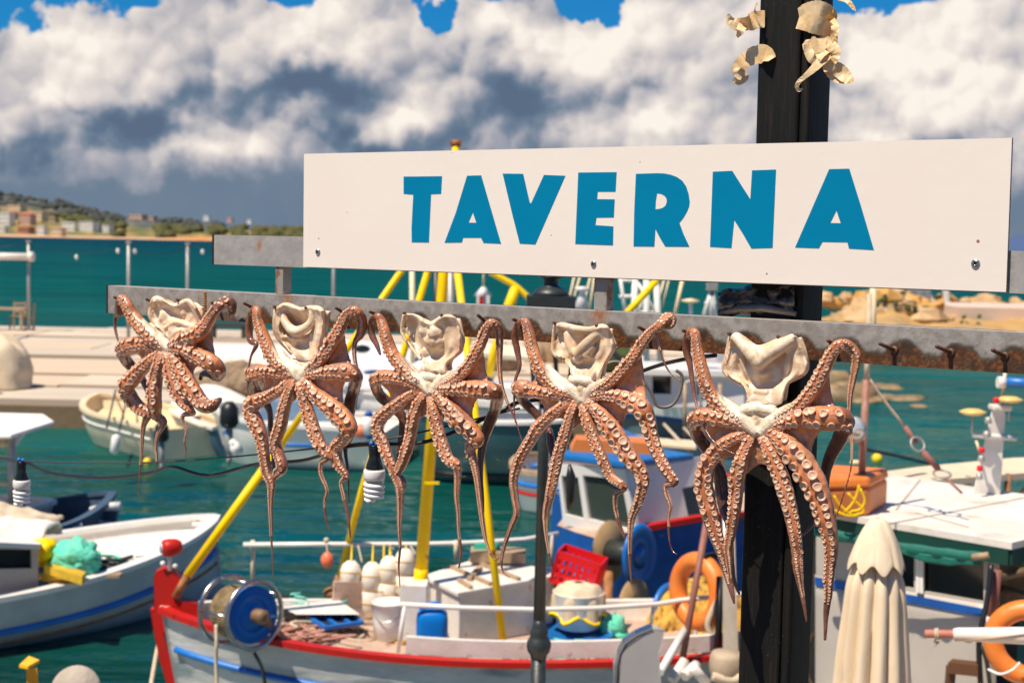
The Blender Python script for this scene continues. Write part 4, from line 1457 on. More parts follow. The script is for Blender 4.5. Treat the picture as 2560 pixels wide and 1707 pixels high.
octopus('middle octopus, its arms hanging in front of the thick yellow mast',
        900, 740, .4719, (372, 480), [
    a((350, 500, 36), (320, 460, 44), (285, 440, 54), (222, 372, 60), (170, 300, 62), (135, 205, 55), (115, 135, 44), (92, 108, 36), (62, 132, 34, .04), (62, 200, 36, .03), (90, 262, 28, .03), (108, 312, 14, .035), s=(.5, 6.3), back=6.4),
    a((345, 500, 36), (305, 475, 46), (235, 445, 52), (155, 428, 64), (98, 435, 68), (78, 462, 56, .045), (105, 525, 56, .01), (165, 580, 54, -.01), (225, 640, 48, -.02), (225, 720, 42, -.02), (208, 800, 30, -.01), (200, 870, 20, 0), s=(.5, 4.9), back=4.9, dark=5.6),
    a((348, 508, 36), (310, 505, 44), (245, 540, 52), (172, 592, 60), (112, 642, 68), (90, 700, 60), (120, 775, 58), (150, 860, 54), (182, 940, 48), (210, 1020, 44), (212, 1120, 36), (208, 1230, 26), (212, 1330, 18), (205, 1430, 13), (212, 1542, 6), s=(.6, 6.0), roll=(0, -50)),
    a((355, 512, 36), (335, 530, 42), (305, 580, 50), (282, 665, 56), (268, 745, 54), (245, 830, 54), (215, 905, 46), (192, 950, 34), (226, 962, 22, .06), (240, 1000, 16, .06), (230, 1035, 10, .06), s=(.6, 6.6), roll=(0, 20)),
    a((372, 515, 36), (378, 545, 42), (388, 605, 50), (410, 700, 60), (438, 795, 62), (470, 868, 56), (510, 890, 44), (516, 960, 36), (512, 1060, 30), (520, 1150, 26), (522, 1250, 20), (535, 1350, 18), (524, 1440, 11), s=(.6, 5.4), roll=(0, -55)),
    a((388, 508, 36), (415, 525, 50), (470, 585, 68), (538, 662, 84), (598, 722, 78), (622, 765, 62), (585, 800, 48, .05), (600, 862, 38, .05), (620, 960, 32, .05), (635, 1080, 28, .05), (650, 1200, 24, .05), (666, 1290, 18, .05), (690, 1360, 13, .05), (716, 1395, 10, .05), (740, 1383, 6, .05), s=(.6, 5.3), g=1.2),
    a((390, 498, 36), (440, 492, 50), (520, 492, 64), (600, 492, 80), (680, 500, 84), (724, 520, 66, .05), (714, 600, 56, .01), (680, 685, 54, 0), (655, 760, 48, 0), (640, 850, 36, .01), (640, 950, 26, .02), (650, 1060, 18, .03), (655, 1150, 10, .03), s=(.5, 5.0), g=1.15, back=4.9, dark=5.5),
    a((392, 485, 36), (450, 470, 46), (520, 430, 52), (580, 362, 56), (630, 275, 52), (665, 195, 46), (692, 142, 40), (734, 172, 40, .05), (740, 260, 34, .045), (740, 370, 28, .045), (750, 470, 22, .05), (780, 560, 16, .05), (820, 650, 12, .05), (860, 772, 6, .05), s=(.7, 9.5)),
], [(0, 1, 4.1, 4.1, .2, .015), (1, 2, 4.6, 4.4, .25, .016), (2, 3, 3.6, 3.4, .35, .012), (3, 4, 3.1, 2.9, .35, .01), (4, 5, 3.4, 2.9, .4, .01), (5, 6, 4.1, 3.8, .25, .016), (6, 7, 4.1, 4.4, .10, .018)],
    ([(230, 92), (290, 98), (370, 145), (435, 105), (492, 108)], [(492, 108), (522, 175), (525, 290), (455, 350), (450, 410)], [(335, 400), (360, 412), (420, 415), (450, 410)], [(230, 92), (218, 190), (255, 255), (320, 335), (335, 400)]),
    [(.52, .32, .14, .10, .020), (.48, .45, .18, .08, .014), (.15, .3, .09, .3, -.006), (.80, .5, .06, .35, .010), (.35, .2, .06, .2, .012), (.5, .92, .3, .06, .010)],
    [[(215, 330, 24, .055), (270, 410, 50, .06), (330, 465, 60, .066), (375, 515, 40, .068)], [(520, 410, 34, .058), (460, 435, 50, .062), (410, 470, 54, .066), (378, 515, 36, .068)], [(320, 425, 40, .062), (375, 430, 46, .066), (430, 425, 36, .06)]],
    37, [[(233, 98, 14, .058), (300, 110, 18, .06), (370, 148, 20, .06), (438, 112, 18, .06), (490, 114, 16, .058), (518, 190, 16, .052), (520, 288, 14, .048), (458, 348, 14, .048)],
     [(233, 98, 14, .056), (222, 190, 14, .05), (262, 260, 14, .048), (325, 338, 14, .048)], [(345, 182, 50, .058)], [(398, 196, 60, .060)], [(378, 236, 56, .058)], [(420, 240, 36, .056)], [(345, 300, 40, .05)],
     [(340, 400, 46, .058)], [(400, 410, 50, .060)], [(445, 385, 30, .056)]])

octopus('octopus in front of the blue wheelhouse roof, one arm tip looped up onto the rail',
        1230, 740, .4718, (478, 505), [
    a((455, 540, 36), (415, 520, 44), (368, 508, 50), (308, 465, 54), (250, 380, 62), (215, 282, 60), (195, 192, 52), (176, 136, 40), (138, 150, 34, .045), (120, 210, 36, .035), (134, 290, 34, .03), (146, 372, 24, .035), (125, 440, 20, .04), (118, 520, 16, .045), (118, 600, 12, .045), (123, 672, 8, .045), s=(.5, 7.2), back=7.3),
    a((450, 545, 36), (405, 535, 42), (340, 525, 50), (270, 510, 62), (205, 500, 76), (155, 488, 84), (135, 500, 60, .04), (170, 560, 50, .0), (245, 640, 42, -.02), (300, 710, 38, -.02), (312, 790, 40, -.01), (320, 852, 22, 0), s=(.4, 5.6), g=1.1, back=5.6, dark=6.2),
    a((455, 550, 36), (410, 560, 44), (350, 600, 52), (290, 650, 60), (246, 692, 64), (208, 755, 58), (150, 855, 58), (115, 960, 48), (120, 1060, 40), (130, 1150, 36), (100, 1225, 30), (68, 1315, 24), (50, 1400, 17), (60, 1462, 11), (95, 1490, 6), s=(.6, 5.0), roll=(0, -60)),
    a((462, 555, 36), (445, 570, 42), (420, 625, 50), (390, 722, 56), (355, 832, 58), (325, 960, 54), (305, 1060, 48), (286, 1150, 38), (285, 1240, 26), (295, 1320, 18), (308, 1400, 12), (318, 1476, 7), s=(.6, 6.3), roll=(0, -35)),
    a((478, 560, 36), (485, 585, 42), (502, 650, 52), (540, 762, 56), (588, 870, 54), (630, 958, 48), (688, 1000, 42), (700, 1022, 30, .06), (656, 1050, 30, .055), (655, 1130, 28, .05), (676, 1210, 22, .05), (706, 1288, 12, .05), s=(.6, 6.6), roll=(0, -40)),
    a((492, 552, 36), (520, 570, 50), (580, 630, 66), (640, 712, 86), (690, 792, 88), (742, 870, 78), (786, 925, 66), (800, 992, 58), (775, 1090, 48), (742, 1172, 38), (732, 1260, 28), (730, 1350, 24), (733, 1440, 17), (740, 1526, 8), s=(.6, 4.6), roll=(0, -30), g=1.2),
    a((495, 542, 36), (540, 535, 42), (610, 525, 52), (680, 535, 68), (748, 565, 86), (800, 605, 90), (830, 665, 70), (850, 762, 64), (890, 860, 58), (930, 932, 52), (966, 985, 42), (922, 1000, 28), (925, 1050, 28), (945, 1110, 24), (935, 1180, 17), (940, 1290, 12), (958, 1350, 7), (982, 1368, 6), s=(.5, 10.0), roll=(0, -45), g=1.2),
    a((492, 532, 36), (545, 510, 46), (620, 462, 52), (690, 392, 56), (750, 322, 55), (800, 242, 50), (840, 192, 46), (890, 152, 46), (935, 112, 46, .05), (960, 125, 36, .045), (945, 160, 30, .05), (900, 165, 22, .06), (872, 180, 18, .065), (886, 250, 18, .06), (902, 325, 14, .06), (940, 402, 11, .06), (1002, 456, 8, .06), s=(.6, 10.0), roll=(0, 0)),
], [(0, 1, 4.9, 4.6, .15, .014), (1, 2, 4.6, 4.6, .25, .016), (2, 3, 3.4, 3.4, .35, .012), (3, 4, 3.4, 2.9, .4, .01), (4, 5, 3.1, 2.9, .4, .01), (5, 6, 4.4, 4.6, .30, .014), (6, 7, 5.9, 4.6, .05, .016)],
    ([(330, 150), (372, 138), (450, 168), (520, 172), (605, 160)], [(605, 160), (630, 230), (636, 285), (585, 370), (560, 440)], [(420, 430), (450, 445), (510, 450), (560, 440)], [(330, 150), (320, 240), (320, 305), (385, 350), (420, 430)]),
    [(.35, .35, .08, .22, .016), (.62, .42, .12, .16, .016), (.48, .55, .22, .06, .014), (.12, .3, .08, .3, -.006), (.82, .3, .07, .3, .010), (.78, .82, .07, .14, .012)],
    [[(290, 370, 24, .055), (350, 450, 48, .06), (420, 500, 60, .066), (478, 560, 40, .068)], [(640, 440, 26, .056), (580, 470, 48, .062), (520, 510, 56, .066), (480, 560, 36, .068)], [(410, 440, 40, .062), (480, 450, 46, .066), (540, 450, 36, .06)]],
    51, [[(332, 154, 18, .060), (400, 162, 26, .064), (450, 174, 28, .066), (520, 180, 28, .066), (602, 166, 22, .060), (632, 268, 16, .052), (590, 350, 14, .05)],
     [(332, 154, 14, .056), (324, 230, 14, .05), (326, 302, 14, .048), (385, 348, 12, .048)], [(398, 190, 30, .060), (408, 250, 36, .062), (432, 305, 40, .060)], [(570, 192, 34, .060), (500, 255, 44, .064), (446, 312, 44, .062)],
     [(540, 262, 26, .060), (492, 320, 40, .060)], [(460, 330, 50, .058)], [(430, 425, 20, .062), (480, 440, 26, .064), (550, 432, 16, .06)]])

octopus('largest octopus, hanging nearest the camera right in front of the black post',
        1660, 780, .5227, (450, 510), [
    a((435, 555, 36), (390, 540, 46), (338, 510, 52), (270, 452, 62), (212, 370, 62), (180, 272, 58), (160, 182, 50), (146, 98, 40), (110, 118, 34, .045), (106, 180, 36, .035), (124, 250, 30, .035), (135, 330, 24, .04), (150, 420, 17, .05), (175, 510, 13, .07), (215, 590, 11, .09), (265, 642, 9, .10), (350, 684, 7, .10), s=(.6, 7.2), back=7.2),
    a((432, 560, 36), (380, 545, 44), (310, 522, 54), (240, 502, 70), (172, 500, 78), (142, 530, 62, .045), (165, 595, 60, .01), (215, 670, 56, -.01), (262, 760, 56, -.02), (275, 850, 58, -.02), (290, 950, 48, -.01), (310, 1010, 38, 0), (320, 1150, 30, .01), (332, 1270, 24, .02), (362, 1352, 14, .02), s=(.5, 4.9), g=1.1, back=4.8, dark=5.5),
    a((435, 565, 36), (385, 585, 46), (320, 612, 56), (250, 662, 64), (202, 740, 74), (190, 832, 80), (215, 950, 76), (246, 1060, 62), (280, 1160, 48), (306, 1260, 38), (325, 1340, 26), (336, 1396, 12), s=(.6, 6.2), roll=(0, -40), g=1.05),
    a((442, 575, 36), (415, 610, 46), (385, 668, 56), (356, 762, 66), (345, 860, 62), (335, 960, 54), (320, 1050, 46), (305, 1130, 38), (312, 1200, 30), (322, 1290, 20), (335, 1350, 10), s=(.6, 8.5)),
    a((460, 580, 36), (478, 610, 46), (510, 668, 60), (545, 752, 70), (580, 860, 72), (606, 960, 62), (625, 1060, 55), (636, 1150, 48), (640, 1222, 44), (655, 1320, 28), (670, 1400, 20), (682, 1482, 10), s=(.6, 6.5), roll=(0, -50)),
    a((472, 570, 36), (520, 580, 56), (595, 635, 80), (658, 712, 102), (710, 802, 104), (750, 902, 92), (776, 1000, 78), (796, 1090, 66), (800, 1150, 54), (790, 1250, 46), (785, 1350, 36), (775, 1450, 26), (770, 1570, 14), s=(.5, 8.2), g=1.12),
    a((475, 555, 36), (540, 545, 46), (625, 515, 60), (700, 502, 86), (785, 508, 102), (850, 512, 94, .055), (866, 545, 70, .02), (830, 625, 60, 0), (790, 705, 50, -.01), (770, 790, 42, -.01), (765, 900, 34, -.01), (715, 1005, 24, 0), (655, 1072, 12, .01), s=(.5, 5.3), g=1.2, back=5.3, dark=6.0),
    a((472, 545, 36), (545, 510, 48), (640, 452, 58), (710, 372, 60), (760, 282, 58), (800, 202, 52), (840, 156, 46), (890, 168, 46, .05), (920, 222, 42, .045), (905, 310, 34, .045), (890, 400, 26, .05), (888, 500, 19, .05), (900, 620, 14, .055), (895, 740, 10, .055), (860, 870, 7, .055), (820, 985, 6, .055), s=(.6, 9.0)),
], [(0, 1, 4.9, 4.4, .15, .015), (1, 2, 5.1, 4.9, .2, .018), (2, 3, 3.8, 3.6, .35, .012), (3, 4, 3.6, 3.4, .32, .01), (4, 5, 3.4, 3.1, .4, .01), (5, 6, 4.1, 4.4, .25, .016), (6, 7, 4.6, 4.6, .08, .018)],
    ([(315, 118), (350, 98), (440, 158), (540, 125), (625, 112)], [(625, 112), (668, 200), (678, 285), (590, 335), (556, 440)], [(395, 430), (430, 450), (510, 455), (556, 440)], [(315, 118), (305, 200), (288, 285), (380, 360), (395, 430)]),
    [(.45, .22, .10, .16, .026), (.62, .12, .2, .06, .012), (.50, .42, .08, .06, .014), (.12, .3, .05, .3, .008), (.88, .35, .05, .4, .008), (.30, .45, .06, .25, .006), (.5, .95, .2, .05, .01)],
    [[(250, 400, 26, .056), (310, 460, 54, .062), (380, 520, 66, .068), (450, 580, 44, .07)], [(650, 440, 34, .058), (580, 480, 56, .064), (500, 535, 62, .068), (455, 585, 40, .07)], [(370, 470, 46, .066), (450, 460, 54, .070), (530, 475, 44, .066)]],
    73, [[(332, 112, 34, .064), (385, 162, 46, .070), (430, 212, 50, .072), (456, 240, 40, .070)], [(628, 122, 36, .064), (560, 162, 52, .070), (505, 200, 54, .072), (460, 242, 44, .070)], [(455, 236, 62, .070)],
     [(322, 120, 26, .058), (306, 210, 26, .052), (290, 284, 18, .048), (382, 356, 14, .048)], [(640, 124, 30, .058), (668, 200, 28, .052), (676, 284, 18, .048), (585, 338, 16, .048)],
     [(380, 150, 16, .060), (375, 230, 20, .056), (395, 300, 14, .05)], [(600, 180, 16, .060), (590, 240, 20, .056), (575, 320, 14, .05)], [(405, 410, 26, .060), (480, 425, 32, .062), (552, 415, 24, .058)], [(430, 380, 20, .056), (500, 388, 26, .058)]])

# suckers: the 300 that show largest on each animal as parts, the others joined
_by = {}
for s in SUCKS:
    _by.setdefault(s[0].name, []).append(s)
for nm, lst in _by.items():
    lst.sort(key=lambda s: -s[3])
    root = lst[0][0]
    small = MB()
    for k, (root, p, face, rs, kind, spin) in enumerate(lst):
        q = face.to_track_quat('Z', 'Y').to_matrix() @ Matrix.Rotation(spin, 3, 'Z')
        if k < 300:
            o = bpy.data.objects.new('sucker', SUCK[kind][0])
            COL.objects.link(o)
            o.parent = root
            Mx = (q @ Matrix.Diagonal((rs, rs * .94, rs))).to_4x4()
            Mx.translation = p - root.location
            o.matrix_local = Mx
        else:
            me_, vs, fs, ms = SUCK[kind]
            o_ = len(small.v)
            small.v += [tuple(p + q @ (Vector(v) * rs)) for v in vs]
            small.f += [tuple(o_ + i for i in f) for f in fs]
            small.m += ms
            small.smooth += [True] * len(fs)
    if small.v:
        build('small_suckers', small, suck_m, root, kind='stuff')
print('suckers', {k: len(v) for k, v in _by.items()})
# ================================================================ WATER, QUAYS, SHORE
def water_mat():
    m = bpy.data.materials.new('harbour_water')
    m.use_nodes = True
    N, L = m.node_tree.nodes, m.node_tree.links
    b = N['Principled BSDF']
    g = N.new('ShaderNodeNewGeometry')
    sp_ = N.new('ShaderNodeSeparateXYZ')
    L.new(g.outputs['Position'], sp_.inputs[0])
    # depth of the bottom: shallow harbour, then sand, then deep
    lg = N.new('ShaderNodeMath'); lg.operation = 'LOGARITHM'; lg.inputs[1].default_value = 10
    mxm = N.new('ShaderNodeMath'); mxm.operation = 'MAXIMUM'; mxm.inputs[1].default_value = 1.0
    L.new(sp_.outputs['Y'], mxm.inputs[0]); L.new(mxm.outputs[0], lg.inputs[0])
    n = N.new('ShaderNodeTexNoise'); n.inputs['Scale'].default_value = .02; n.inputs['Detail'].default_value = 3
    L.new(g.outputs['Position'], n.inputs['Vector'])
    ad = N.new('ShaderNodeMath'); ad.operation = 'MULTIPLY_ADD'; ad.inputs[1].default_value = .35
    L.new(n.outputs['Fac'], ad.inputs[0]); L.new(lg.outputs[0], ad.inputs[2])
    r = N.new('ShaderNodeValToRGB')
    mr = N.new('ShaderNodeMapRange'); mr.inputs[1].default_value = 1.0; mr.inputs[2].default_value = 3.4
    L.new(ad.outputs[0], mr.inputs[0]); L.new(mr.outputs[0], r.inputs[0])
    cr = r.color_ramp
    cr.elements[0].position, cr.elements[0].color = .10, (0.002, 0.046, 0.037, 1)
    cr.elements[1].position, cr.elements[1].color = 1.0, (0.000, 0.030, 0.062, 1)
    for p, c in ((.25, (0.003, 0.078, 0.065)), (.42, (0.0, 0.070, 0.068)), (.62, (0.0, 0.062, 0.070)), (.80, (0.0, 0.042, 0.066))):
        e = cr.elements.new(p); e.color = (*c, 1)
    N.remove(b)
    df = N.new('ShaderNodeBsdfDiffuse'); gl = N.new('ShaderNodeBsdfGlossy'); gl.inputs['Roughness'].default_value = .10
    gl.inputs['Color'].default_value = (.80, .88, .84, 1)
    wv = N.new('ShaderNodeTexNoise'); wv.inputs['Scale'].default_value = .5; wv.inputs['Detail'].default_value = 6; wv.inputs['Roughness'].default_value = .65
    wm_ = N.new('ShaderNodeMapping'); wm_.inputs['Scale'].default_value = (.12, .5, 1)
    L.new(g.outputs['Position'], wm_.inputs[0]); L.new(wm_.outputs[0], wv.inputs[0])
    wr = N.new('ShaderNodeMapRange'); wr.inputs[1].default_value = .3; wr.inputs[2].default_value = .7; wr.inputs[3].default_value = .62; wr.inputs[4].default_value = 1.35
    L.new(wv.outputs['Fac'], wr.inputs[0])
    vs_ = N.new('ShaderNodeVectorMath'); vs_.operation = 'SCALE'
    L.new(r.outputs[0], vs_.inputs[0]); L.new(wr.outputs[0], vs_.inputs['Scale'])
    L.new(vs_.outputs[0], df.inputs['Color'])
    fm = N.new('ShaderNodeMapRange'); fm.inputs[1].default_value = 1.2; fm.inputs[2].default_value = 2.0; fm.inputs[3].default_value = .28; fm.inputs[4].default_value = .045
    L.new(lg.outputs[0], fm.inputs[0])
    ms_ = N.new('ShaderNodeMixShader')
    L.new(fm.outputs[0], ms_.inputs[0]); L.new(df.outputs[0], ms_.inputs[1]); L.new(gl.outputs[0], ms_.inputs[2])
    L.new(ms_.outputs[0], N['Material Output'].inputs['Surface'])
    mp = N.new('ShaderNodeMapping'); mp.inputs['Scale'].default_value = (0.45, 1.0, 1)
    L.new(g.outputs['Position'], mp.inputs[0])
    w1 = N.new('ShaderNodeTexNoise'); w1.inputs['Scale'].default_value = 1.7; w1.inputs['Detail'].default_value = 3; w1.inputs['Roughness'].default_value = .5
    L.new(mp.outputs[0], w1.inputs[0])
    w2 = N.new('ShaderNodeTexNoise'); w2.inputs['Scale'].default_value = .12; w2.inputs['Detail'].default_value = 4
    L.new(mp.outputs[0], w2.inputs[0])
    b1 = N.new('ShaderNodeBump'); b1.inputs['Distance'].default_value = .16
    L.new(w1.outputs['Fac'], b1.inputs['Height'])
    b2 = N.new('ShaderNodeBump'); b2.inputs['Distance'].default_value = 1.2
    L.new(w2.outputs['Fac'], b2.inputs['Height']); L.new(b1.outputs[0], b2.inputs['Normal'])
    L.new(b2.outputs[0], gl.inputs['Normal'])
    L.new(b2.outputs[0], df.inputs['Normal'])
    return m


wm = MB()
wm.add([(-30000, 3.9, 0), (30000, 3.9, 0), (30000, 40000, 0), (-30000, 40000, 0)], [(0, 1, 2, 3)])
structure('sea', wm, water_mat(), base=(0, 0, 0))

# near terrace and the lower quay the parasol and the lamp stand on (both below the picture)
structure('terrace', MB().box((0, -1.4, 1.2), (60, 10.5, 2.4)), mat('bounce_darkened_paving', (.07, .055, .045), .8, c2=(.12, .09, .07), nscale=2, namt=.7), base=(0, 0, 0))  # unseen paving, darkened to cut light bounced onto the octopuses
structure('lower_quay', MB().box((0, 5.6, .1), (60, 3.5, 1.0)), M['concrete'], base=(0, 0, 0))

# far pier
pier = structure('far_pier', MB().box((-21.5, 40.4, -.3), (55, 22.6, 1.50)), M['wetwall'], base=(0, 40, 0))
random.seed(5)
slab_mats = [mat('slab_pale', (0.64, 0.52, 0.39), .8, c2=(.44, .33, .22), nscale=.8, namt=.7, c3=(.38, .27, .17), n3=.9, r3=(.60, .72)),
             mat('slab_warm', (0.58, 0.45, 0.32), .8, c2=(.58, .44, .30), nscale=.8, namt=.7, c3=(.34, .24, .15), n3=1.1, r3=(.58, .70)),
             mat('slab_grey', (0.56, 0.48, 0.38), .8, c2=(.40, .31, .22), nscale=.7, namt=.7, c3=(.34, .24, .15), n3=1.0, r3=(.6, .72))]
sm_ = []
for k in range(3):
    mb = MB().box((0, 0, 0), (1, 1, 1))
    me = bpy.data.meshes.new('slab')
    me.from_pydata(mb.v, [], mb.f)
    me.materials.append(slab_mats[k])
    sm_.append(me)
rows = 9
for r in range(rows):
    x = -48.6 + random.random() * 2
    dep = 22.4 / rows
    while x < 5.4:
        w = random.uniform(5, 9)
        w = min(w, 5.9 - x)
        h = .16 + random.uniform(-.05, .04)
        o = bpy.data.objects.new('slab', random.choice(sm_))
        COL.objects.link(o)
        o.parent = pier
        o.location = Vector((x + w / 2, 29.2 + dep * (r + .5), .45 + h / 2)) - wloc(pier)
        o.scale = (w - .08, dep - .20, h)
        o.rotation_euler.z = random.uniform(-.004, .004)
        x += w

# ---------- far shore terrain
def hor(px):
    return 607 + 0.021 * (px - 1280)


SIL = [(-700, 455), (-300, 470), (0, 482), (60, 491), (120, 503), (172, 499), (190, 508), (300, 538), (430, 546), (520, 552), (600, 567), (680, 578), (800, 588), (1000, 599), (1300, 606), (3000, 640)]


def sil(px):
    for (a, b), (c, d) in zip(SIL, SIL[1:]):
        if px <= c:
            return b + (d - b) * (px - a) / (c - a)
    return SIL[-1][1]


def terr(px, Y):
    """height of the far land"""
    t = (Y - 1290) / 1300.0
    ridge = max(0.0, (hor(px) - sil(px)) * 2600 / F_PX + 4)
    n = mnoise.fractal(Vector((px * .012, Y * .004, 2.0)), 1.0, 2.0, 5)
    z = 1.6 * smooth(-.005, .012, t)
    z += 9 * smooth(.02, .16, t) * (1 + .4 * n)
    # second low rise that carries the town on the left
    town = math.exp(-((px - 40) / 170) ** 2)
    z += 20 * town * smooth(.05, .35, t) * (1 - smooth(.4, .8, t))
    z += max(0, ridge - 16) * smooth(.30, 1.0, t) + 3 * n * smooth(.2, .6, t)
    fall = smooth(1320, 900, px)
    return z * fall - 1.0 * (1 - smooth(-.01, .0, t))


def tx(px, Y):
    return at(px, hor(px), Y).x


mb = MB()
NU, NV = 240, 60
def tfn(u, v):
    px = -700 + 2100 * u
    Y = 1275 + 2100 * v ** 1.6
    return Vector((tx(px, Y), Y, terr(px, Y)))
mb.grid(tfn, NU, NV)
land = structure('far_shore', mb, col_mat('shore_ground', .9, 0, .5, .05, var=.3, vscale=.03), base=(0, 1290, 0))
cols = []
for j in range(NV + 1):
    for i in range(NU + 1):
        u, v = i / NU, j / NV
        px, Y = -700 + 2100 * u, 1275 + 2100 * v ** 1.6
        t = (Y - 1290) / 1300.0
        n = mnoise.fractal(Vector((px * .03, Y * .01, 5.0)), 1.0, 2.0, 4)
        c = (0.56, 0.34, 0.19)
        g = mixc((0.13, 0.13, 0.035), (0.30, 0.20, 0.06), smooth(-.2, .4, n))
        c = mixc(c, g, smooth(.015, .05, t + .02 * n))
        cliff = math.exp(-((px - 500) / 75) ** 2) * smooth(.10, .02, t)
        c = mixc(c, (0.60, 0.26, 0.07), cliff)
        c = mixc(c, mixc((0.075, 0.085, 0.075), (0.16, 0.13, 0.095), smooth(0, .5, n)), smooth(.25, .6, t))
        cols.append(c)
set_col(land, cols)

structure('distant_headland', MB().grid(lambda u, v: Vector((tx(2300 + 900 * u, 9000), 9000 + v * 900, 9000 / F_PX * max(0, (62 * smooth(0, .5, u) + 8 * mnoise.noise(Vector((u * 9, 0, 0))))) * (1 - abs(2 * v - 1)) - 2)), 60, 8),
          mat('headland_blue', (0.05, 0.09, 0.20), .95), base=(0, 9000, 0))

# ---------- houses of the far village
WALLS = {'white': (0.84, 0.80, 0.73), 'cream': (0.80, 0.60, 0.38), 'pink': (0.66, 0.42, 0.32), 'red': (0.50, 0.20, 0.13), 'beige': (0.55, 0.40, 0.27)}
HS = [  # px, base y, width px, height px, wall, roof, label
    (10, 562, 34, 30, 'white', None, 'white block of flats at the far left edge of the shore village'),
    (35, 531, 40, 17, 'cream', None, 'cream house highest up the slope at the left of the village'),
    (26, 548, 26, 16, 'beige', 'red', 'small beige house wedged between the white flats and the red one'),
    (58, 583, 36, 15, 'red', None, 'wide red house just above the beach'),
    (60, 560, 38, 24, 'pink', 'red', 'pink house standing right above the wide red house'),
    (90, 548, 36, 18, 'cream', None, 'long cream house on the slope right of the pink one'),
    (128, 555, 24, 12, 'beige', None, 'low beige house at the right end of the upper village'),
    (4, 580, 20, 14, 'white', None, 'low white building with a bright wall at the beach, far left'),
    (101, 586, 22, 20, 'white', None, 'narrow white house standing alone among trees near the beach'),
    (140, 590, 32, 20, 'cream', None, 'cream house on the beach in front of the long white building'),
    (170, 576, 40, 20, 'white', None, 'left wing of the long white building above the beach'),
    (215, 578, 42, 24, 'white', 'grey', 'tall middle wing of the long white building above the beach'),
    (258, 579, 34, 16, 'white', 'grey', 'right wing of the long white building above the beach'),
    (338, 546, 40, 9, 'pink', None, 'long pinkish building on the hill, left one of a pair'),
    (372, 549, 28, 8, 'beige', None, 'smaller beige building on the hill at the right of a pair'),
    (515, 549, 16, 9, 'white', None, 'tiny white house on the ridge nearest the rail end'),
    (573, 553, 14, 8, 'pink', None, 'tiny pink house on the ridge'),
    (622, 557, 12, 7, 'white', None, 'tiny white house on the ridge nearest the sign'),
]
HY = {}
for px, yb, w, h, wall, roof, lab in HS:
    # walk out until the ground meets this line of sight
    Y = 1300
    while Y < 2700:
        p = at(px, yb, Y)
        if terr(px, Y) >= p.z - .5: break
        Y += 6
    zb_ = at(px, yb, Y).z
    HY[px] = Y
    ww, hh = w * Y / F_PX, h * Y / F_PX
    root = empty('house', (tx(px, Y), Y, zb_ - 2), lab, 'house', 'houses of the far village')
    root.rotation_euler.z = math.radians(-24)
    wm_ = mat('house_' + wall, WALLS[wall], .8, c2=tuple(v * .8 for v in WALLS[wall]), nscale=.2, namt=.5)
    x0 = tx(px, Y)
    d = ww * .6
    build('wall', MB().box((x0, Y + d / 2, zb_ + hh / 2 - 1), (ww, d, hh + 2)), wm_, root)
    if roof == 'red':
        build('roof', MB().add([(x0 - ww * .55, Y - .4, zb_ + hh), (x0 + ww * .55, Y - .4, zb_ + hh), (x0 + ww * .55, Y + d + .4, zb_ + hh), (x0 - ww * .55, Y + d + .4, zb_ + hh), (x0 - ww * .3, Y + d / 2, zb_ + hh + hh * .25), (x0 + ww * .3, Y + d / 2, zb_ + hh + hh * .25)],
              [(0, 1, 5, 4), (1, 2, 5), (2, 3, 4, 5), (3, 0, 4), (3, 2, 1, 0)]), mat('red_roof_tiles', (.42, .14, .07), .8), root)
    else:
        build('roof', MB().box((x0, Y + d / 2, zb_ + hh + .3), (ww + .6, d + .6, .6)), mat('flat_roof', (.50, .46, .40), .8) if roof else wm_, root)
    nx = max(2, int(w / 7)); nz = max(1, int(h / 8))
    for i in range(nx):
        for j in range(nz):
            build('window', MB().box((x0 - ww / 2 + ww * (i + .5) / nx, Y - .05, zb_ + hh * (j + .5) / nz), (ww / nx * .42, .3, hh / nz * .5)), M['glass'], root)

random.seed(12)
mb = MB()
for k in range(3600):
    px = random.uniform(-300, 1000)
    t = random.random() ** 1.7
    Y = 1330 + 1250 * t
    if t < .05 and random.random() < .4: continue
    town = math.exp(-((px - 60) / 170) ** 2)
    if t < .5 and random.random() < town * .93 + .05: continue
    if 430 < px < 580 and t < .06: continue
    r = random.uniform(2.2, 5.0)
    ys = hor(px) - (terr(px, Y) + r - 4) / Y * F_PX
    if any(abs(px - h[0]) < h[2] * .6 + 4 and ys > h[1] - h[3] - 3 and Y < HY[h[0]] + 10 for h in HS): continue
    mb.ball((tx(px, Y), Y, terr(px, Y) + r * .35), (r * 1.3, r * 1.3, r), 7, 4, mi=0 if t > .35 else random.choice((1, 1, 2)), jit=.5, seed=k, freq=2)
thick = build('woodland', mb, [mat('far_trees_dark', (0.045, 0.055, 0.050), .95, c2=(.075, .075, .06), nscale=.1, namt=.8),
                               mat('far_trees_green', (0.045, 0.055, 0.014), .95, c2=(.11, .10, .025), nscale=.1, namt=.8),
                               mat('far_trees_olive', (0.10, 0.078, 0.022), .95, c2=(.08, .09, .02), nscale=.1, namt=.8)], kind='stuff')
thick['label'] = 'dark green woods and scrub covering the far hillside'
thick['category'] = 'woodland'
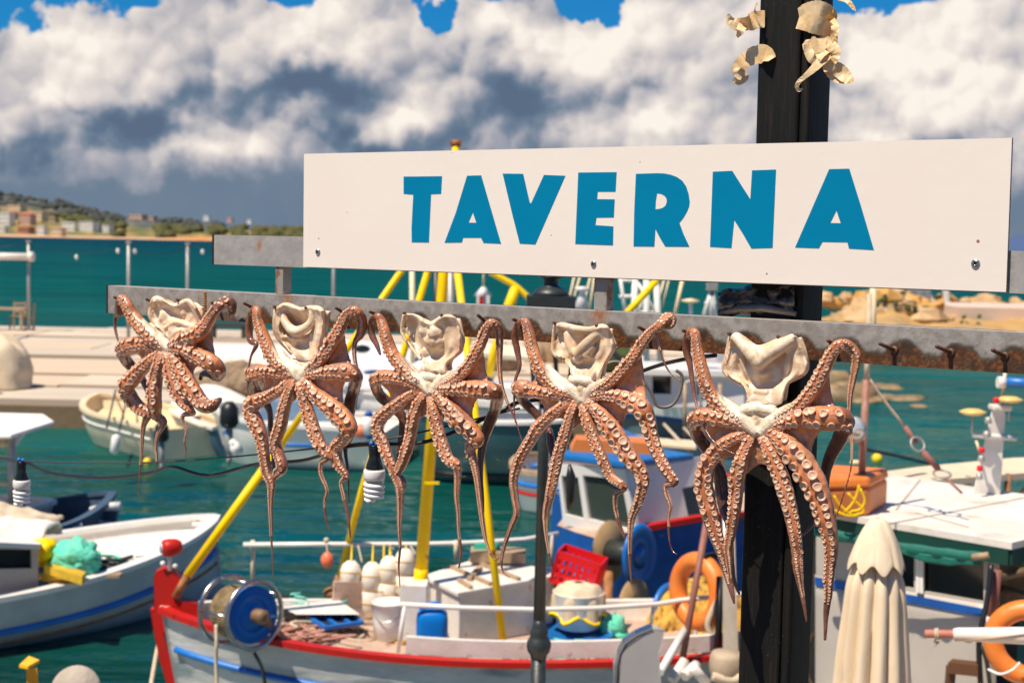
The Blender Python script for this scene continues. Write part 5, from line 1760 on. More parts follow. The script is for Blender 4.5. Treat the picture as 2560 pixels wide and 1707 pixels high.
# ---------- breakwater on the right, boulders, road pier
def brk(u, v):
    px = 2020 + 900 * u
    Y = 66 + 20 * v
    h = math.sin(pi * min(1, v * 1.05)) ** .7 * (.75 * smooth(.0, .14, u) + 1.0 * math.exp(-((px - 2235) / 75) ** 2)) + .25 * mnoise.fractal(Vector((u * 14, v * 3, 0)), 1, 2, 4)
    return Vector((at(px, 700, Y).x, Y, max(-.6, h - .12)))
structure('breakwater', MB().grid(brk, 90, 20), mat('golden_ground', (.50, .29, .09), .95, c2=(.36, .24, .12), nscale=.4, namt=.8, c3=(.12, .12, .03), n3=.35, r3=(.60, .66), bump=.2, bscale=1), base=(0, 85, 0))
structure('road_pier', MB().box((at(2640, 760, 76).x, 77.5, .2), (11.6, 7, 1.9)), mat('pier_concrete_pink', (.66, .50, .40), .85, c2=(.56, .42, .33), nscale=.5, namt=.6), base=(0, 90, 0))
random.seed(21)
for k in range(110):
    if k < 86:
        px = random.gauss(2225, 80)
        Y = random.uniform(70, 77)
        hz = max(0.1, 1.9 * math.exp(-((px - 2235) / 85) ** 2)) * random.uniform(.3, 1.0)
        r = random.uniform(.4, .95)
    else:
        px = 2060 + (k - 86) * 25 + random.uniform(-8, 8)
        Y = random.uniform(83, 86)
        hz = random.uniform(.9, 1.4)
        r = random.uniform(.3, .6)
    c = at(px, 700, Y)
    mb = MB().ball((c.x, Y, hz - .2), (r * random.uniform(.9, 1.6), r, r * random.uniform(.7, 1.1)), 7, 4, jit=.7, seed=k, freq=1.3)
    for i in range(len(mb.smooth)): mb.smooth[i] = False
    thing('boulder', mb, M['rock'] if random.random() < .6 else M['rockgold'], 'pale golden boulder piled on the distant breakwater' if k < 86 else 'small pale rock in the line beyond the pinkish road pier', 'rock', 'boulders of the breakwater')
random.seed(4)
for k in range(16):
    px, py = 2075 + k * 15 + random.uniform(-8, 8), 968 + random.uniform(-14, 40) + (k * 1.2)
    p = atz(px, py, 0)
    r = random.uniform(.25, .5) * (1.2 if k < 4 else .7)
    mb = MB().ball((p.x, p.y, .0), (r * 1.5, r, r * .55 * (1.6 if k < 4 else .7)), 9, 6, jit=.5, seed=k + 90, freq=1.4)
    thing('shore_rock', mb, mat('wet_rock', (.16, .11, .055), .6, c2=(.40, .27, .13), nscale=1.5, namt=.9), 'low wet rock breaking the surface of the harbour at the right', 'rock', 'rocks in the shallows')
for k, (px, py, h) in enumerate(((2212, 752, .28), (2296, 778, .25), (2430, 800, .2))):
    p = at(px, py, 70)
    mb = MB()
    for q in range(7):
        mb.ball((p.x + random.uniform(-.6, .6), 70 + random.uniform(-.4, .4), max(.4, min(p.z, 1.7)) + random.uniform(-.2, .2)), h * random.uniform(.4, .8), 7, 4, jit=.6, seed=q + k * 9)
    thing('shrub', mb, mat('shrub_green', (.07, .085, .02), .9, c2=(.03, .05, .012), nscale=3, namt=.8), 'low green shrub growing between the breakwater rocks', 'shrub', 'shrubs on the breakwater')
# white arch on the breakwater
p = at(2332, 755, 84)
mb = MB()
mb.tube(curve3([p + Vector((-.9, 0, -.8)), p + Vector((-.75, 0, .7)), p + Vector((-.45, 0, 1.7)), p + Vector((0, 0, 2.1)), p + Vector((.45, 0, 1.7)), p + Vector((.75, 0, .7)), p + Vector((.9, 0, -.8))], 4), .22, 8)
mb.tube([p + Vector((0, 0, 2.0)), p + Vector((0, 0, 4.5))], .18, 8)
thing('beacon_frame', mb, M['white2'], 'white two-legged beacon frame on the road pier, below the sign', 'beacon')
thing('crate_stack', MB().box(at(2290, 752, 82) + Vector((0, 0, 0)), (1.4, 1.2, .9)).box(at(2290, 752, 82) + Vector((.2, 0, .75)), (1.0, 1.0, .5)), mat('bluish_grey', (.2, .22, .26), .7), 'grey box beside the white beacon frame', 'box')
# ================================================================ THINGS ON THE FAR PIER
poles = []
for k, (px, yt, yb, lab) in enumerate(((72, 606, 828, 'grey light pole at the left with the white rolled awning tied to it'), (321, 608, 856, 'grey light pole rising beside the left end of the lower rail'),
                                       (468, 612, 846, 'grey light pole topped near the end of the upper rail'), (832, 600, 850, 'grey light pole seen below the left part of the sign'))):
    b = atz(px, yb, .62)
    t = at(px, yt, b.y)
    mb = MB().tube([Vector((b.x, b.y, .6)), Vector((b.x, b.y, t.z))], .055, 8).lathe((b.x, b.y, .6), [(.16, 0), (.16, .05), (.07, .1)], 10)
    mb.box((b.x, b.y, t.z + .03), (.14, .14, .08))
    poles.append(Vector((b.x, b.y, t.z)))
    thing('light_pole', mb, M['galv'], lab, 'pole', 'poles of the string lights on the pier')
cable = MB()
pts = [poles[0] + Vector((-6, -1, 0))] + poles
allc = []
for a_, b_ in zip(pts, pts[1:]):
    c = [a_.lerp(b_, t / 10) - Vector((0, 0, .35 * 4 * (t / 10) * (1 - t / 10))) for t in range(11)]
    cable.tube(c, .009, 5)
    allc.append(c)
sl = empty('string_lights', poles[1], 'thin wire with small hanging bulbs strung between the grey pier poles', 'string lights')
build('wire', cable, M['black'], sl)
for c, idx in ((allc[1], 5), (allc[2], 1), (allc[3], 1), (allc[0], 6), (allc[3], 5), (allc[1], 9)):
    p = c[idx]
    build('bulb', MB().ball(p - Vector((0, 0, .12)), (.055, .055, .085), 8, 6), M['cap'], sl)
p0, p1 = at(-60, 640, poles[0].y - .15), at(80, 642, poles[0].y - .15)
mb = MB().tube([p0, p1], .12, 10, flat=1).tube([p1 + Vector((-.1, 0, 0)), p1 + Vector((.06, 0, 0))], .16, 10)
thing('rolled_awning', mb, M['canvas'], 'white rolled awning tied across the leftmost pier pole', 'awning')

# table and chairs, far left
def chair(x, y, rz, lab):
    root = empty('chair', (x, y, .62), lab, 'chair', 'wooden chairs at the pier table')
    c, s = math.cos(rz), math.sin(rz)
    def T(a, b, z): return Vector((x + a * c - b * s, y + a * s + b * c, .62 + z))
    build('seat', MB().hexa([T(-.22, -.22, .43), T(.22, -.22, .43), T(.22, .22, .43), T(-.22, .22, .43)], [T(-.22, -.22, .47), T(.22, -.22, .47), T(.22, .22, .47), T(-.22, .22, .47)]), M['wood'], root)
    for a in (-.2, .2):
        for b in (-.2, .2):
            build('leg', MB().bar(T(a, b, 0), T(a, b, .43), .045, .045), M['wood'], root)
    mb = MB()
    for a in (-.2, .2): mb.bar(T(a, .2, .47), T(a, .24, .95), .045, .045)
    build('back_post', mb, M['wood'], root)
    for z in (.62, .76, .90): build('slat', MB().bar(T(-.2, .22, z), T(.2, .22, z), .03, .07), M['wood'], root)
tb = atz(12, 826, .62)
root = empty('table', (tb.x, tb.y, .62), 'wooden table at the left end of the pier', 'table')
mb = MB().box((tb.x, tb.y, .62 + .76), (1.6, .9, .05))
build('table_top', mb, M['wood'], root)
for a in (-.7, .7):
    for b in (-.38, .38):
        build('leg', MB().box((tb.x + a, tb.y + b, .62 + .37), (.08, .08, .74)), M['wood'], root)
chair(tb.x + .75, tb.y + .1, -1.3, 'pale wooden chair at the right end of the pier table')
dk = mat('dark_chair', (.05, .035, .03), .7)
chair(tb.x + .2, tb.y + .7, 0, 'wooden chair pushed in behind the pier table')
# dark bench further right
bb = atz(572, 846, .62)
root = empty('bench', (bb.x, bb.y, .62), 'dark bench on the pier between the first and second octopus', 'bench')
build('seat', MB().box((bb.x, bb.y, 1.08), (1.3, .45, .10)), dk, root)
for a in (-.5, .5):
    build('leg', MB().box((bb.x + a, bb.y, .84), (.10, .4, .42)), dk, root)
# covered heap at the left
hp = atz(5, 975, .62)
mb = MB()
def heap(u, v):
    a = 2 * pi * u
    r = .85 * (1 - v ** 2.2) ** .5 if v < 1 else 0
    n = 1 + .16 * mnoise.fractal(Vector((math.cos(a) * 1.5, math.sin(a) * 1.5, v * 2)), 1, 2, 3)
    return Vector((hp.x - .45 + math.cos(a) * r * n, hp.y + .9 + math.sin(a) * r * n * .8, (.6 + 1.15 * v * n)))
mb.grid(heap, 28, 14)
thing('covered_heap', mb, M['beige'], 'tan tarpaulin heaped over gear at the left edge of the pier', 'tarpaulin')
thing('white_tank', MB().ball((hp.x - .55, hp.y - .55, 1.1), (.42, .42, .5), 14, 10), M['white2'], 'rounded white tank in front of the tan tarpaulin', 'tank')
# long white upturned hull lying on the pier, behind the first two octopuses
b0, b1 = atz(505, 925, .62), atz(1010, 925, .62)
mb = MB()
def upt(u, v):
    x = b0.x + (b1.x - b0.x) * u
    w = .75 * math.sin(pi * min(1, .12 + u * .9)) ** .5
    a = pi * v
    return Vector((x, b0.y + .8 - math.cos(a) * w, .62 + max(0, math.sin(a)) ** .6 * .62))
mb.grid(upt, 24, 10)
thing('upturned_boat', mb, M['white'], 'long white boat hull turned over on the pier', 'boat')
# nets and wooden junk along the pier edge
random.seed(9)
jm = [M['wood'], mat('old_net_brown', (.20, .13, .08), .9, c2=(.34, .24, .15), nscale=6, namt=.9, bump=.05, bscale=12), M['beige']]
for k, (px, py, w, h, mi) in enumerate(((560, 985, 2.0, .55, 1), (660, 968, 1.5, .4, 0), (830, 975, 1.6, .6, 1), (1240, 925, 1.8, .7, 1), (1330, 905, 1.2, .8, 0), (1500, 905, 1.4, .7, 1))):
    p = atz(px, py, .62)
    mb = MB()
    for q in range(5):
        mb.ball((p.x + random.uniform(-.5, .5) * w, p.y + random.uniform(-.3, .3), .62 + h * .4), (w * .3, .35, h * random.uniform(.5, .9)), 9, 6, jit=.5, seed=k * 5 + q)
    thing('net_heap', mb, jm[mi], ['brown net heap on the pier edge behind the first two octopuses', 'pile of pale wood on the pier behind the second octopus', 'brown net heap on the pier left of the middle octopus',
                                   'brown net heap on the pier between the middle and fourth octopus', 'pile of pale wood on the pier left of the fourth octopus', 'brown net heap on the pier behind the fourth octopus'][k], 'heap', 'heaps on the pier')
# ================================================================ BOATS
class Hull:
    """a planked hull from bow B to stern S (x, y on the water)"""
    def __init__(self, B, S, beam, zb, zm, zs, pw=2.6, full=.8, transom=0.0, rake=.35, keel=.45):
        self.B, self.S = Vector((B[0], B[1], 0)), Vector((S[0], S[1], 0))
        self.ax = (self.S - self.B)
        self.L = self.ax.length
        self.e = self.ax.normalized()
        self.n = Vector((self.e.y, -self.e.x, 0))       # side +1
        if self.n.y > 0:                                # side +1 is the one towards the viewer
            self.n = -self.n
        self.beam, self.zb, self.zm, self.zs, self.pw, self.full, self.tr, self.rake, self.keel = beam, zb, zm, zs, pw, full, transom, rake, keel

    def sheer(self, t):
        a = self.zm + (self.zb - self.zm) * max(0, 1 - t / .55) ** 2
        return a + (self.zs - self.zm) * max(0, (t - .5) / .5) ** 2

    def half(self, t):
        u = min(1, t / .5)
        f = (1 - (1 - u) ** self.pw) ** self.full
        if t > .5:
            v = (t - .5) / .5
            f *= self.tr + (1 - self.tr) * (1 - v ** self.pw) ** self.full if self.tr < 1 else 1
        return self.beam / 2 * f

    def P(self, t, side, z=None, q=None, off=0.0):
        zs = self.sheer(t)
        if z is not None:
            q = (zs - z) / (zs + self.keel)
        q = max(0.0, min(1.0, q))
        zz = zs - q * (zs + self.keel)
        w = self.half(t) * (1 - q ** 2.0) ** .75
        if t < .25:
            w *= 1 - (.35 * (1 - t / .25)) * q
        rk = self.rake * (-(q) * 1.0) * max(0, 1 - t / .3) + (.22 * q * max(0, (t - .8) / .2) if self.tr < .3 else 0)
        p = self.B + self.e * (t * self.L - rk)
        return p + self.n * (side * (w + off)) + Vector((0, 0, zz))

    def build(self, root, mh, mg, stripe=None, deck=None, deckz=None, gun=(.10, .05), nt=46, strake=None, inner=None, t0=0.0, below=None):
        mb = MB()
        for side in (1, -1):
            mb.grid(lambda u, v: self.P(t0 + u * (1 - t0), side, q=v), nt, 14, flip=side < 0)
            # inside of the bulwark
            mb.grid(lambda u, v: self.P(t0 + u * (1 - t0), side, q=v * .5, off=-.045), nt, 5, mi=1, flip=side > 0)
        if self.tr > .05:
            mb.grid(lambda u, v: self.P(1.0, 1, q=v).lerp(self.P(1.0, -1, q=v), u), 6, 10)
        build('hull', mb, [mh, inner or mh], root)
        for side in (1, -1):
            mb = MB()
            pts = [self.P(t0 + (1 - t0) * i / nt, side, q=0) for i in range(nt + 1)]
            for i in range(nt):
                mb.bar(pts[i] + Vector((0, 0, gun[1] / 2)), pts[i + 1] + Vector((0, 0, gun[1] / 2)), gun[0], gun[1])
            build('gunwale', mb, mg if side > 0 or not below else below, root)
        for (zoff, h, m) in (stripe or []):
            mb = MB()
            for side in (1, -1):
                def st(u, v, side=side):
                    t = .01 + u * .985
                    z = self.sheer(t) - zoff + h * (.5 - v)
                    return self.P(t, side, z=z, off=.018)
                mb.sheet(st, nt, 2, lambda p: Vector((0, 0, 0)) , smooth=True)
            # give it thickness with a rounded batten
            for side in (1, -1):
                pts = [self.P(.01 + .985 * i / nt, side, z=self.sheer(.01 + .985 * i / nt) - zoff, off=.006) for i in range(nt + 1)]
                mb = MB() if side == 1 else mb
                mb.tube(pts, h / 2, 8, flat=1.0)
            build('rub_rail', mb, m, root)
        if deck is not None:
            mb = MB()
            def dk(u, v):
                t = .02 + u * .96
                a = self.P(t, 1, z=deckz if not callable(deckz) else deckz(t), off=-.04)
                b = self.P(t, -1, z=deckz if not callable(deckz) else deckz(t), off=-.04)
                return a.lerp(b, v) + Vector((0, 0, .05 * 4 * v * (1 - v)))
            mb.grid(dk, 30, 8)
            build('deck', mb, deck, root)


def rope(pts, r, m, name='rope', parent=None, n=6, **k):
    mb = MB().tube(curve3(pts, n), r, 6)
    if parent is not None:
        return build(name, mb, m, parent)
    return thing(name, mb, m, **k)


def lean(p0, p1, r, m, name, parent=None, **k):
    mb = MB().tube([p0, p1], r, 10)
    if parent is not None:
        return build(name, mb, m, parent)
    return thing(name, mb, m, **k)


# ---------------------------------------------------------------- 1 near white boat with red stem
b1 = Hull((-2.70, 10.98), (3.4, 12.0), 1.80, 1.06, .80, .86, rake=.28)
r1 = empty('fishing_boat', (0, 11.6, 0), 'nearest boat: white hull, red stem and gunwale, blue rubbing strake', 'boat')
b1.build(r1, M['hullwhite'], M['red'], stripe=[(.27, .055, M['bluebright'])], deck=M['deck'], deckz=lambda t: b1.sheer(t) - .12, gun=(.09, .045), inner=M['white'], below=M['white'])
# red stem post
def P1(px, py, Y=11.0): return at(px, py, Y)
mb = MB()
poly = [(386, 1440), (392, 1426), (410, 1418), (440, 1424), (452, 1440), (440, 1500), (452, 1498), (494, 1504), (498, 1540), (480, 1556), (425, 1560), (410, 1575), (428, 1640), (448, 1707), (476, 1800), (446, 1800), (420, 1707), (400, 1640), (384, 1560), (378, 1520), (388, 1518)]
mb.prism(poly, lambda x, y, t: at(x, y, 11.05) + Vector((.12, -1, 0)).normalized() * t, .055, -.055)
build('stem_post', mb, M['red'], r1, bevel=.012)
# coaming: pale board along the deck, red-less inner rail
mb = MB()
for i in range(40):
    t0_, t1_ = .30 + .6 * i / 40, .30 + .6 * (i + 1) / 40
    mb.bar(b1.P(t0_, 1, q=0, off=-.12) + Z * .10, b1.P(t1_, 1, q=0, off=-.12) + Z * .10, .05, .13)
build('bulwark_board', mb, M['white'], r1)
mb = MB()
for i in range(40):
    t0_, t1_ = .22 + .3 * i / 40, .22 + .3 * (i + 1) / 40
    mb.bar(b1.P(t0_, -1, q=0, off=-.06) + Z * .12, b1.P(t1_, -1, q=0, off=-.06) + Z * .12, .04, .20)
build('bulwark_board', mb, M['deck'], r1)
# hatch cabin
def quad_at(pts, Ys): return [at(p[0], p[1], y) for p, y in zip(pts, Ys)]
A_ = at(1148, 1489, 11.25); zt_ = A_.z
def onz(px, py, z): return atz(px, py, z)
tA, tB, tC, tD = onz(1148, 1489, zt_), onz(1346, 1452, zt_), onz(1238, 1392, zt_), onz(1066, 1447, zt_)
tE = onz(1385, 1446, zt_)
zlo = .72
def dn(p, z=zlo): return Vector((p.x, p.y, z))
ctr = (tA + tE + tC + tD) / 4
cab = build('cabin', MB().hexa([dn(tA), dn(tE), dn(tC), dn(tD)], [tA, tE, tC, tD]), M['white'], r1, bevel=.01)
def ex(p, k=1.06): return ctr + (p - ctr) * k
build('cabin_roof', MB().hexa([ex(tA) - Z * .0, ex(tE), ex(tC), ex(tD)], [ex(tA) + Z * .035, ex(tE) + Z * .035, ex(tC) + Z * .035, ex(tD) + Z * .035]), M['white'], r1, bevel=.006)
mb = MB()
for f in (.32, .62):
    mb.bar(tD.lerp(tC, f) + Z * .05, tA.lerp(tE, f) + Z * .05, .03, .03)
build('roof_batten', mb, M['wood'], r1)
mb = MB().bar(tA.lerp(tE, .12) + Z * .05 , tA.lerp(tE, .12).lerp(tD.lerp(tC, .2), .4) + Z * .05, .03, .03).bar(tA.lerp(tC, .25) + Z * .055, tA.lerp(tC, .55) + Z * .055, .04, .03)
build('roof_batten', mb, M['wood'], r1)
lB, lC, lD = onz(1075, 1453, zt_), onz(1028, 1430, zt_), onz(1035, 1452, zt_)
build('locker', MB().hexa([dn(lD), dn(lB), dn(tD), dn(lC)], [lD - Z * .02, lB - Z * .02, tD - Z * .02, lC - Z * .02]).box((at(1035, 1520, 11.35)), (.22, .3, .45)), M['white'], r1, bevel=.006)

# yellow mast tripod
apex = at(1122, 506, 11.6)
mast = empty('mast_tripod', at(1040, 1600, 11.5), 'tall yellow mast with three slanting yellow struts on the nearest boat', 'mast')
foot = at(1037, 1608, 11.35)
top = at(1140, 366, 11.9)
def seg(p0, p1, f): return p0.lerp(p1, f)
lowm = at(1052, 1440, 11.45)
build('pole', MB().tube([lowm, apex, top], [.052, .040, .03], 14), M['yellow'], mast)
build('mast_foot', MB().tube([foot, lowm, lowm.lerp(apex, .02)], [.062, .058, .058], 14), M['yellow'], mast)
build('mast_cap', MB().tube([top, top + Z * .05], [.042, .042], 10).box(top + Z * .03, (.10, .05, .03)), M['rust'], mast)
build('strut', MB().tube([apex, at(690, 1130, 11.2)], .028, 10).tube([at(690, 1130, 11.2), at(468, 1438, 11.0)], .036, 10), M['yellow'], mast)
build('strut', MB().tube([apex, at(905, 1225, 12.2), at(850, 1440, 12.6)], .030, 10), M['yellow'], mast)
build('strut', MB().tube([apex, at(1215, 1250, 11.2), at(1262, 1640, 11.0)], .030, 10), M['yellow'], mast)
build('strut_foot', MB().tube([at(468, 1438, 11.0), at(438, 1492, 11.0)], .032, 10), M['rust'], mast)
build('strut_foot', MB().tube([at(850, 1440, 12.6), at(833, 1482, 12.6)], .04, 10).ball(at(832, 1482, 12.6), (.09, .09, .06)), M['rust'], mast)
build('cleat', MB().bar(at(1062, 1207, 11.4), at(1098, 1207, 11.4), .02, .02), M['yellow'], mast)
# blue drum winch over the bow
def frameax(c, ax):
    return c
wc = at(636, 1537, 10.35)
wax = Vector((.72, -.66, .05)).normalized()
win = empty('net_hauler', wc - Z * .5, 'net winch with a blue disc between two steel rings over the bow', 'winch')
Rw = .250
back = wc - wax * .33
build('ring', MB().torus(wc, Rw, .018, wax, 40, 8), M['steel'], win)
build('ring', MB().torus(back, Rw, .018, wax, 40, 8), M['steel'], win)
prof = [(0, .03), (.06, .028), (.09, .0), (.12, .0), (.13, .014), (.16, .014), (.17, .0), (.205, .03), (.215, .0), (.21, -.02), (0, -.02)]
build('blue_disc', MB().lathe(wc - wax * .02, prof, 36, axis=wax), M['blueplastic'], win)
build('net_drum', MB().lathe(back + wax * .02, [(.18, 0), (.19, .02), (.20, .06), (.18, .12), (.19, .17), (.18, .22), (.20, .26), (.18, .27)], 28, axis=wax), mat('wound_net_brown', (.15, .10, .045), .9, c2=(.28, .20, .10), nscale=14, namt=.9, bump=.02, bscale=40), win)
q = wax.to_track_quat('Z', 'Y')
for k in range(5):
    a = 2 * pi * k / 5 + .5
    d = q @ Vector((math.cos(a), math.sin(a), 0)) * Rw
    build('spacer', MB().tube([back + d, wc + d], .010, 6), M['steel'], win)
arm_end = at(720, 1612, 10.9)
build('crank_arm', MB().bar(wc + wax * .06 , arm_end, .07, .05).lathe(wc + wax * .02, [(.055, 0), (.055, .09), (.02, .11)], 12, axis=wax), mat('brown_iron', (.16, .09, .045), .6, c2=(.30, .18, .09), nscale=12, namt=.8), win)
rope([wc - Z * .28, wc - Z * .40 + Vector((.06, 0, 0)), wc - Z * .62 + Vector((.10, 0, 0)), wc - Z * .9 + Vector((.16, 0, 0))], .014, M['iron'], label='dark rope hanging over the hull below the blue winch', cat='rope')
rope([at(540, 1560, 10.2), at(541, 1610, 10.15), at(540, 1660, 10.15), at(545, 1760, 10.1)], .014, M['rope'], label='pale rope hanging straight down the white bow', cat='rope')
rope([at(396, 1610, 11.2), at(388, 1650, 11.0), at(376, 1720, 10.6)], .018, M['rope'], label='pale mooring line slanting from the red stem into the water', cat='rope')
# red lamp on the stem
lp = empty('bow_lamp', at(423, 1430, 11.0), 'red round lamp with a clear lens on top of the red stem post', 'lamp')
lc = at(424, 1368, 11.0)
build('housing', MB().lathe(lc, [(0, .10), (.035, .095), (.062, .06), (.070, .0), (.066, -.05), (.05, -.055)], 20, axis=Vector((1, .3, .1))), M['red'], lp)
build('lens', MB().lathe(lc - Vector((1, .3, .1)).normalized() * .052, [(0, -.03), (.035, -.02), (.052, .0)], 18, axis=Vector((1, .3, .1))), mat('lamp_lens', (.7, .72, .72), .12, metal=.6), lp)
build('bracket', MB().tube([lc - Z * .05, at(424, 1425, 11.0)], .018, 8).ball(at(407, 1408, 10.98), .022, 8, 6).ball(at(438, 1414, 10.98), .022, 8, 6), M['white2'], lp)
# rails
rl = empty('deck_rail', at(840, 1500, 12.4), 'long white pipe rail along the far side of the nearest boat', 'rail')
far_pts = [(608, 1361, 12.3), (800, 1360, 12.4), (1040, 1360, 12.5), (1180, 1356, 12.6), (1310, 1348, 12.8), (1395, 1333, 13.0)]
build('pipe', MB().tube([at(*p) for p in far_pts], .022, 8), M['white2'], rl)
for px, a_, b_, Y in ((632, 1350, 1470, 12.35), (1140, 1350, 1400, 12.55), (1378, 1336, 1420, 12.95)):
    build('post', MB().tube([at(px, a_, Y), at(px, b_, Y)], .020, 8), mat('rust_streaked_white', (.62, .48, .28), .6, c2=(.70, .64, .55), nscale=14, namt=.9), rl)
rl = empty('deck_rail', at(1100, 1640, 11.0), 'white pipe rail along the near side, in front of the cabin', 'rail')
near = [(1000, 1510, 10.9), (1160, 1519, 10.95), (1330, 1523, 11.0), (1480, 1520, 11.1), (1640, 1510, 11.3), (1700, 1500, 11.4), (1900, 1480, 11.6), (2120, 1430, 11.9)]
build('pipe', MB().tube([at(*p) for p in near], .021, 8), M['white2'], rl)
for (pa, pb) in (((1012, 1512, 10.9), (995, 1630, 10.9)), ((1634, 1512, 11.3), (1628, 1560, 11.3))):
    build('post', MB().tube([at(*pa), at(*pb)], .016, 8), M['white2'], rl)
# floats
fl = [(872, 1402, 1515, 34, 'uppermost'), (925, 1405, 1545, 34, ''), (968, 1390, 1520, 33, ''), (1008, 1372, 1500, 34, ''), (952, 1450, 1560, 30, '')]
labs = ['leftmost bundle of white net floats hanging from the far rail', 'second bundle of white net floats from the left, hanging lowest', 'third bundle of white net floats from the left, behind the bucket', 'rightmost bundle of white net floats, next to the yellow mast', 'small front bundle of white net floats above the white bucket']
for (px, ya, yb, w, _), lab in zip(fl, labs):
    Y = 12.0
    root = empty('net_float', at(px, yb, Y), lab, 'float', 'white net floats')
    p0, p1 = at(px + 6, ya, Y), at(px, yb, Y)
    r = w / 2 * Y / F_PX * 1.55
    n = 1
    for i in range(n):
        a_, b_ = p0.lerp(p1, i / n), p0.lerp(p1, (i + .96) / n)
        build('float', MB().tube([a_, a_.lerp(b_, .08), a_.lerp(b_, .2), a_.lerp(b_, .48), a_.lerp(b_, .5), a_.lerp(b_, .52), a_.lerp(b_, .85), b_], [r * .4, r * .8, r, r * 1.02, r * .9, r * 1.02, r * .95, r * .5], 14), M['float'], root)
    build('cord', MB().tube([at(px + 8, 1362, 12.35), p0], .008, 5), M['yellow'], root)
    for f in (.25, .5, .74):
        build('lashing', MB().torus(p0.lerp(p1, f), r * .98, .007, (.1 * f, .2, 1), 18, 5), mat('amber_cord', (.62, .36, .08), .8), root)
for k, (px, y2, dx) in enumerate(((895, 1405, 10), (985, 1400, -12), (1025, 1385, 14))):
    rope([at(px, 1362, 12.4), at(px + dx, y2, 12.2)], .008, M['rope'], label=['thin cord from the rail to the leftmost floats', 'thin cord from the rail to the middle floats', 'thin cord from the rail to the floats beside the mast'][k], cat='cord')
# pink buoy
by = empty('hanging_buoy', at(818, 1420, 12.2), 'orange pink ball float hanging from the white rail', 'buoy')
bc = at(818, 1401, 12.2)
build('ball', MB().lathe(bc, [(0, .085), (.012, .08), (.035, .062), (.055, .03), (.058, 0), (.05, -.03), (.03, -.058), (0, -.07)], 16), M['pink'], by)
build('cord', MB().tube([bc + Z * .08, at(816, 1358, 12.35)], .006, 5).ball(at(816, 1350, 12.35), .026, 8, 5), M['rope'], by)
# bucket, jerrycan, stone
bk = empty('bucket', at(975, 1605, 11.3), 'white plastic bucket with yellow rope inside, left of the mast', 'bucket')
bc = at(972, 1608, 11.3)
build('tub', MB().lathe(bc, [(.115, 0), (.135, .20), (.138, .33), (.146, .335), (.146, .35), (.132, .35), (.125, .20), (0, .19)], 22), M['white2'], bk)
build('bucket_handle', MB().tube(curve3([bc + Vector((-.14, 0, .30)), bc + Vector((-.06, -.14, .22)), bc + Vector((.06, -.15, .24)), bc + Vector((.14, 0, .31))]), .006, 6), M['steel'], bk)
thing('yellow_rope_coil', MB().torus(at(1012, 1560, 11.4), .11, .05, (0.3, -1, .1), 20, 8).torus(at(1008, 1585, 11.35), .08, .04, (0.1, -1, .3), 16, 8).ball(at(1000, 1605, 11.25), (.13, .08, .04), jit=.4), M['yellownet'], 'yellow rope coiled beside the white bucket', 'rope')
jc = at(1079, 1628, 11.0)
jr = empty('jerrycan', jc, 'blue plastic jerrycan standing in front of the white cabin', 'jerrycan')
mb = MB()
w_, d_, h_ = .25, .20, .345
secs = [(0, .90), (.02, .98), (.10, 1.0), (.13, .97), (.16, 1.0), (.26, 1.0), (.31, .94), (.345, .66)]
vs, fs = [], []
for z, k in secs:
    for i in range(20):
        a = 2 * pi * i / 20
        ca, sa = math.cos(a), math.sin(a)
        ca = math.copysign(abs(ca) ** .55, ca); sa = math.copysign(abs(sa) ** .55, sa)
        vs.append(jc + Vector((ca * w_ / 2 * k, sa * d_ / 2 * k, z)))
for j in range(len(secs) - 1):
    for i in range(20):
        fs.append((j * 20 + i, j * 20 + (i + 1) % 20, (j + 1) * 20 + (i + 1) % 20, (j + 1) * 20 + i))
fs.append(tuple((len(secs) - 1) * 20 + i for i in range(20)))
mb.add(vs, fs, 0, True)
build('can', mb, M['blueplastic'], jr)
build('handle', MB().tube(curve3([jc + Vector((-.03, 0, .34)), jc + Vector((-.02, 0, .385)), jc + Vector((.05, 0, .385)), jc + Vector((.06, 0, .34))]), .014, 8), M['blueplastic'], jr)
build('lid', MB().lathe(jc + Vector((-.07, 0, .335)), [(.032, 0), (.032, .04), (.0, .045)], 12), M['blueplastic'], jr)
thing('stone', MB().ball(at(1130, 1628, 11.0), (.12, .09, .065), 12, 8, jit=.5, seed=3), M['beige'], 'beige bundled sack lying in front of the blue jerrycan', 'sack')
# nets and ropes on the foredeck
random.seed(33)
def tangle(name, c, sx_, sy_, sz_, r, n, m, lab, cat):
    mb = MB()
    for k in range(n):
        p = [c + Vector((random.uniform(-sx_, sx_), random.uniform(-sy_, sy_), random.uniform(0, sz_)))]
        for q in range(5):
            p.append(p[-1] + Vector((random.uniform(-.14, .14), random.uniform(-.10, .10), random.uniform(-.03, .03))))
            p[-1].z = max(c.z, min(c.z + sz_ * 1.2, p[-1].z))
        mb.tube(curve3(p, 4), r, 5)
    o = thing(name, mb, m, lab, cat)
    return o
tangle('rope_heap', at(742, 1560, 11.6) , .26, .30, .10, .014, 26, M['rope'], 'tangled beige rope heaped on the foredeck behind the winch', 'rope')
tangle('teal_rope', at(712, 1545, 11.8), .18, .2, .16, .013, 14, M['teal_rope'], 'tangled teal rope spilling behind the blue winch disc', 'rope')
tangle('net_pile', at(800, 1590, 11.3), .20, .2, .05, .012, 20, M['rope'], 'loose brownish rope ends trailing right on the foredeck', 'rope')
rope([at(760, 1550, 11.5), at(850, 1562, 11.6), at(900, 1556, 11.7), at(960, 1548, 11.8)], .011, M['rope'], label='beige rope running across the foredeck to the bucket', cat='rope')
tube_ = curve3([at(672, 1570, 11.4), at(676, 1520, 11.4), at(690, 1492, 11.5), at(735, 1490, 11.6)], 6)
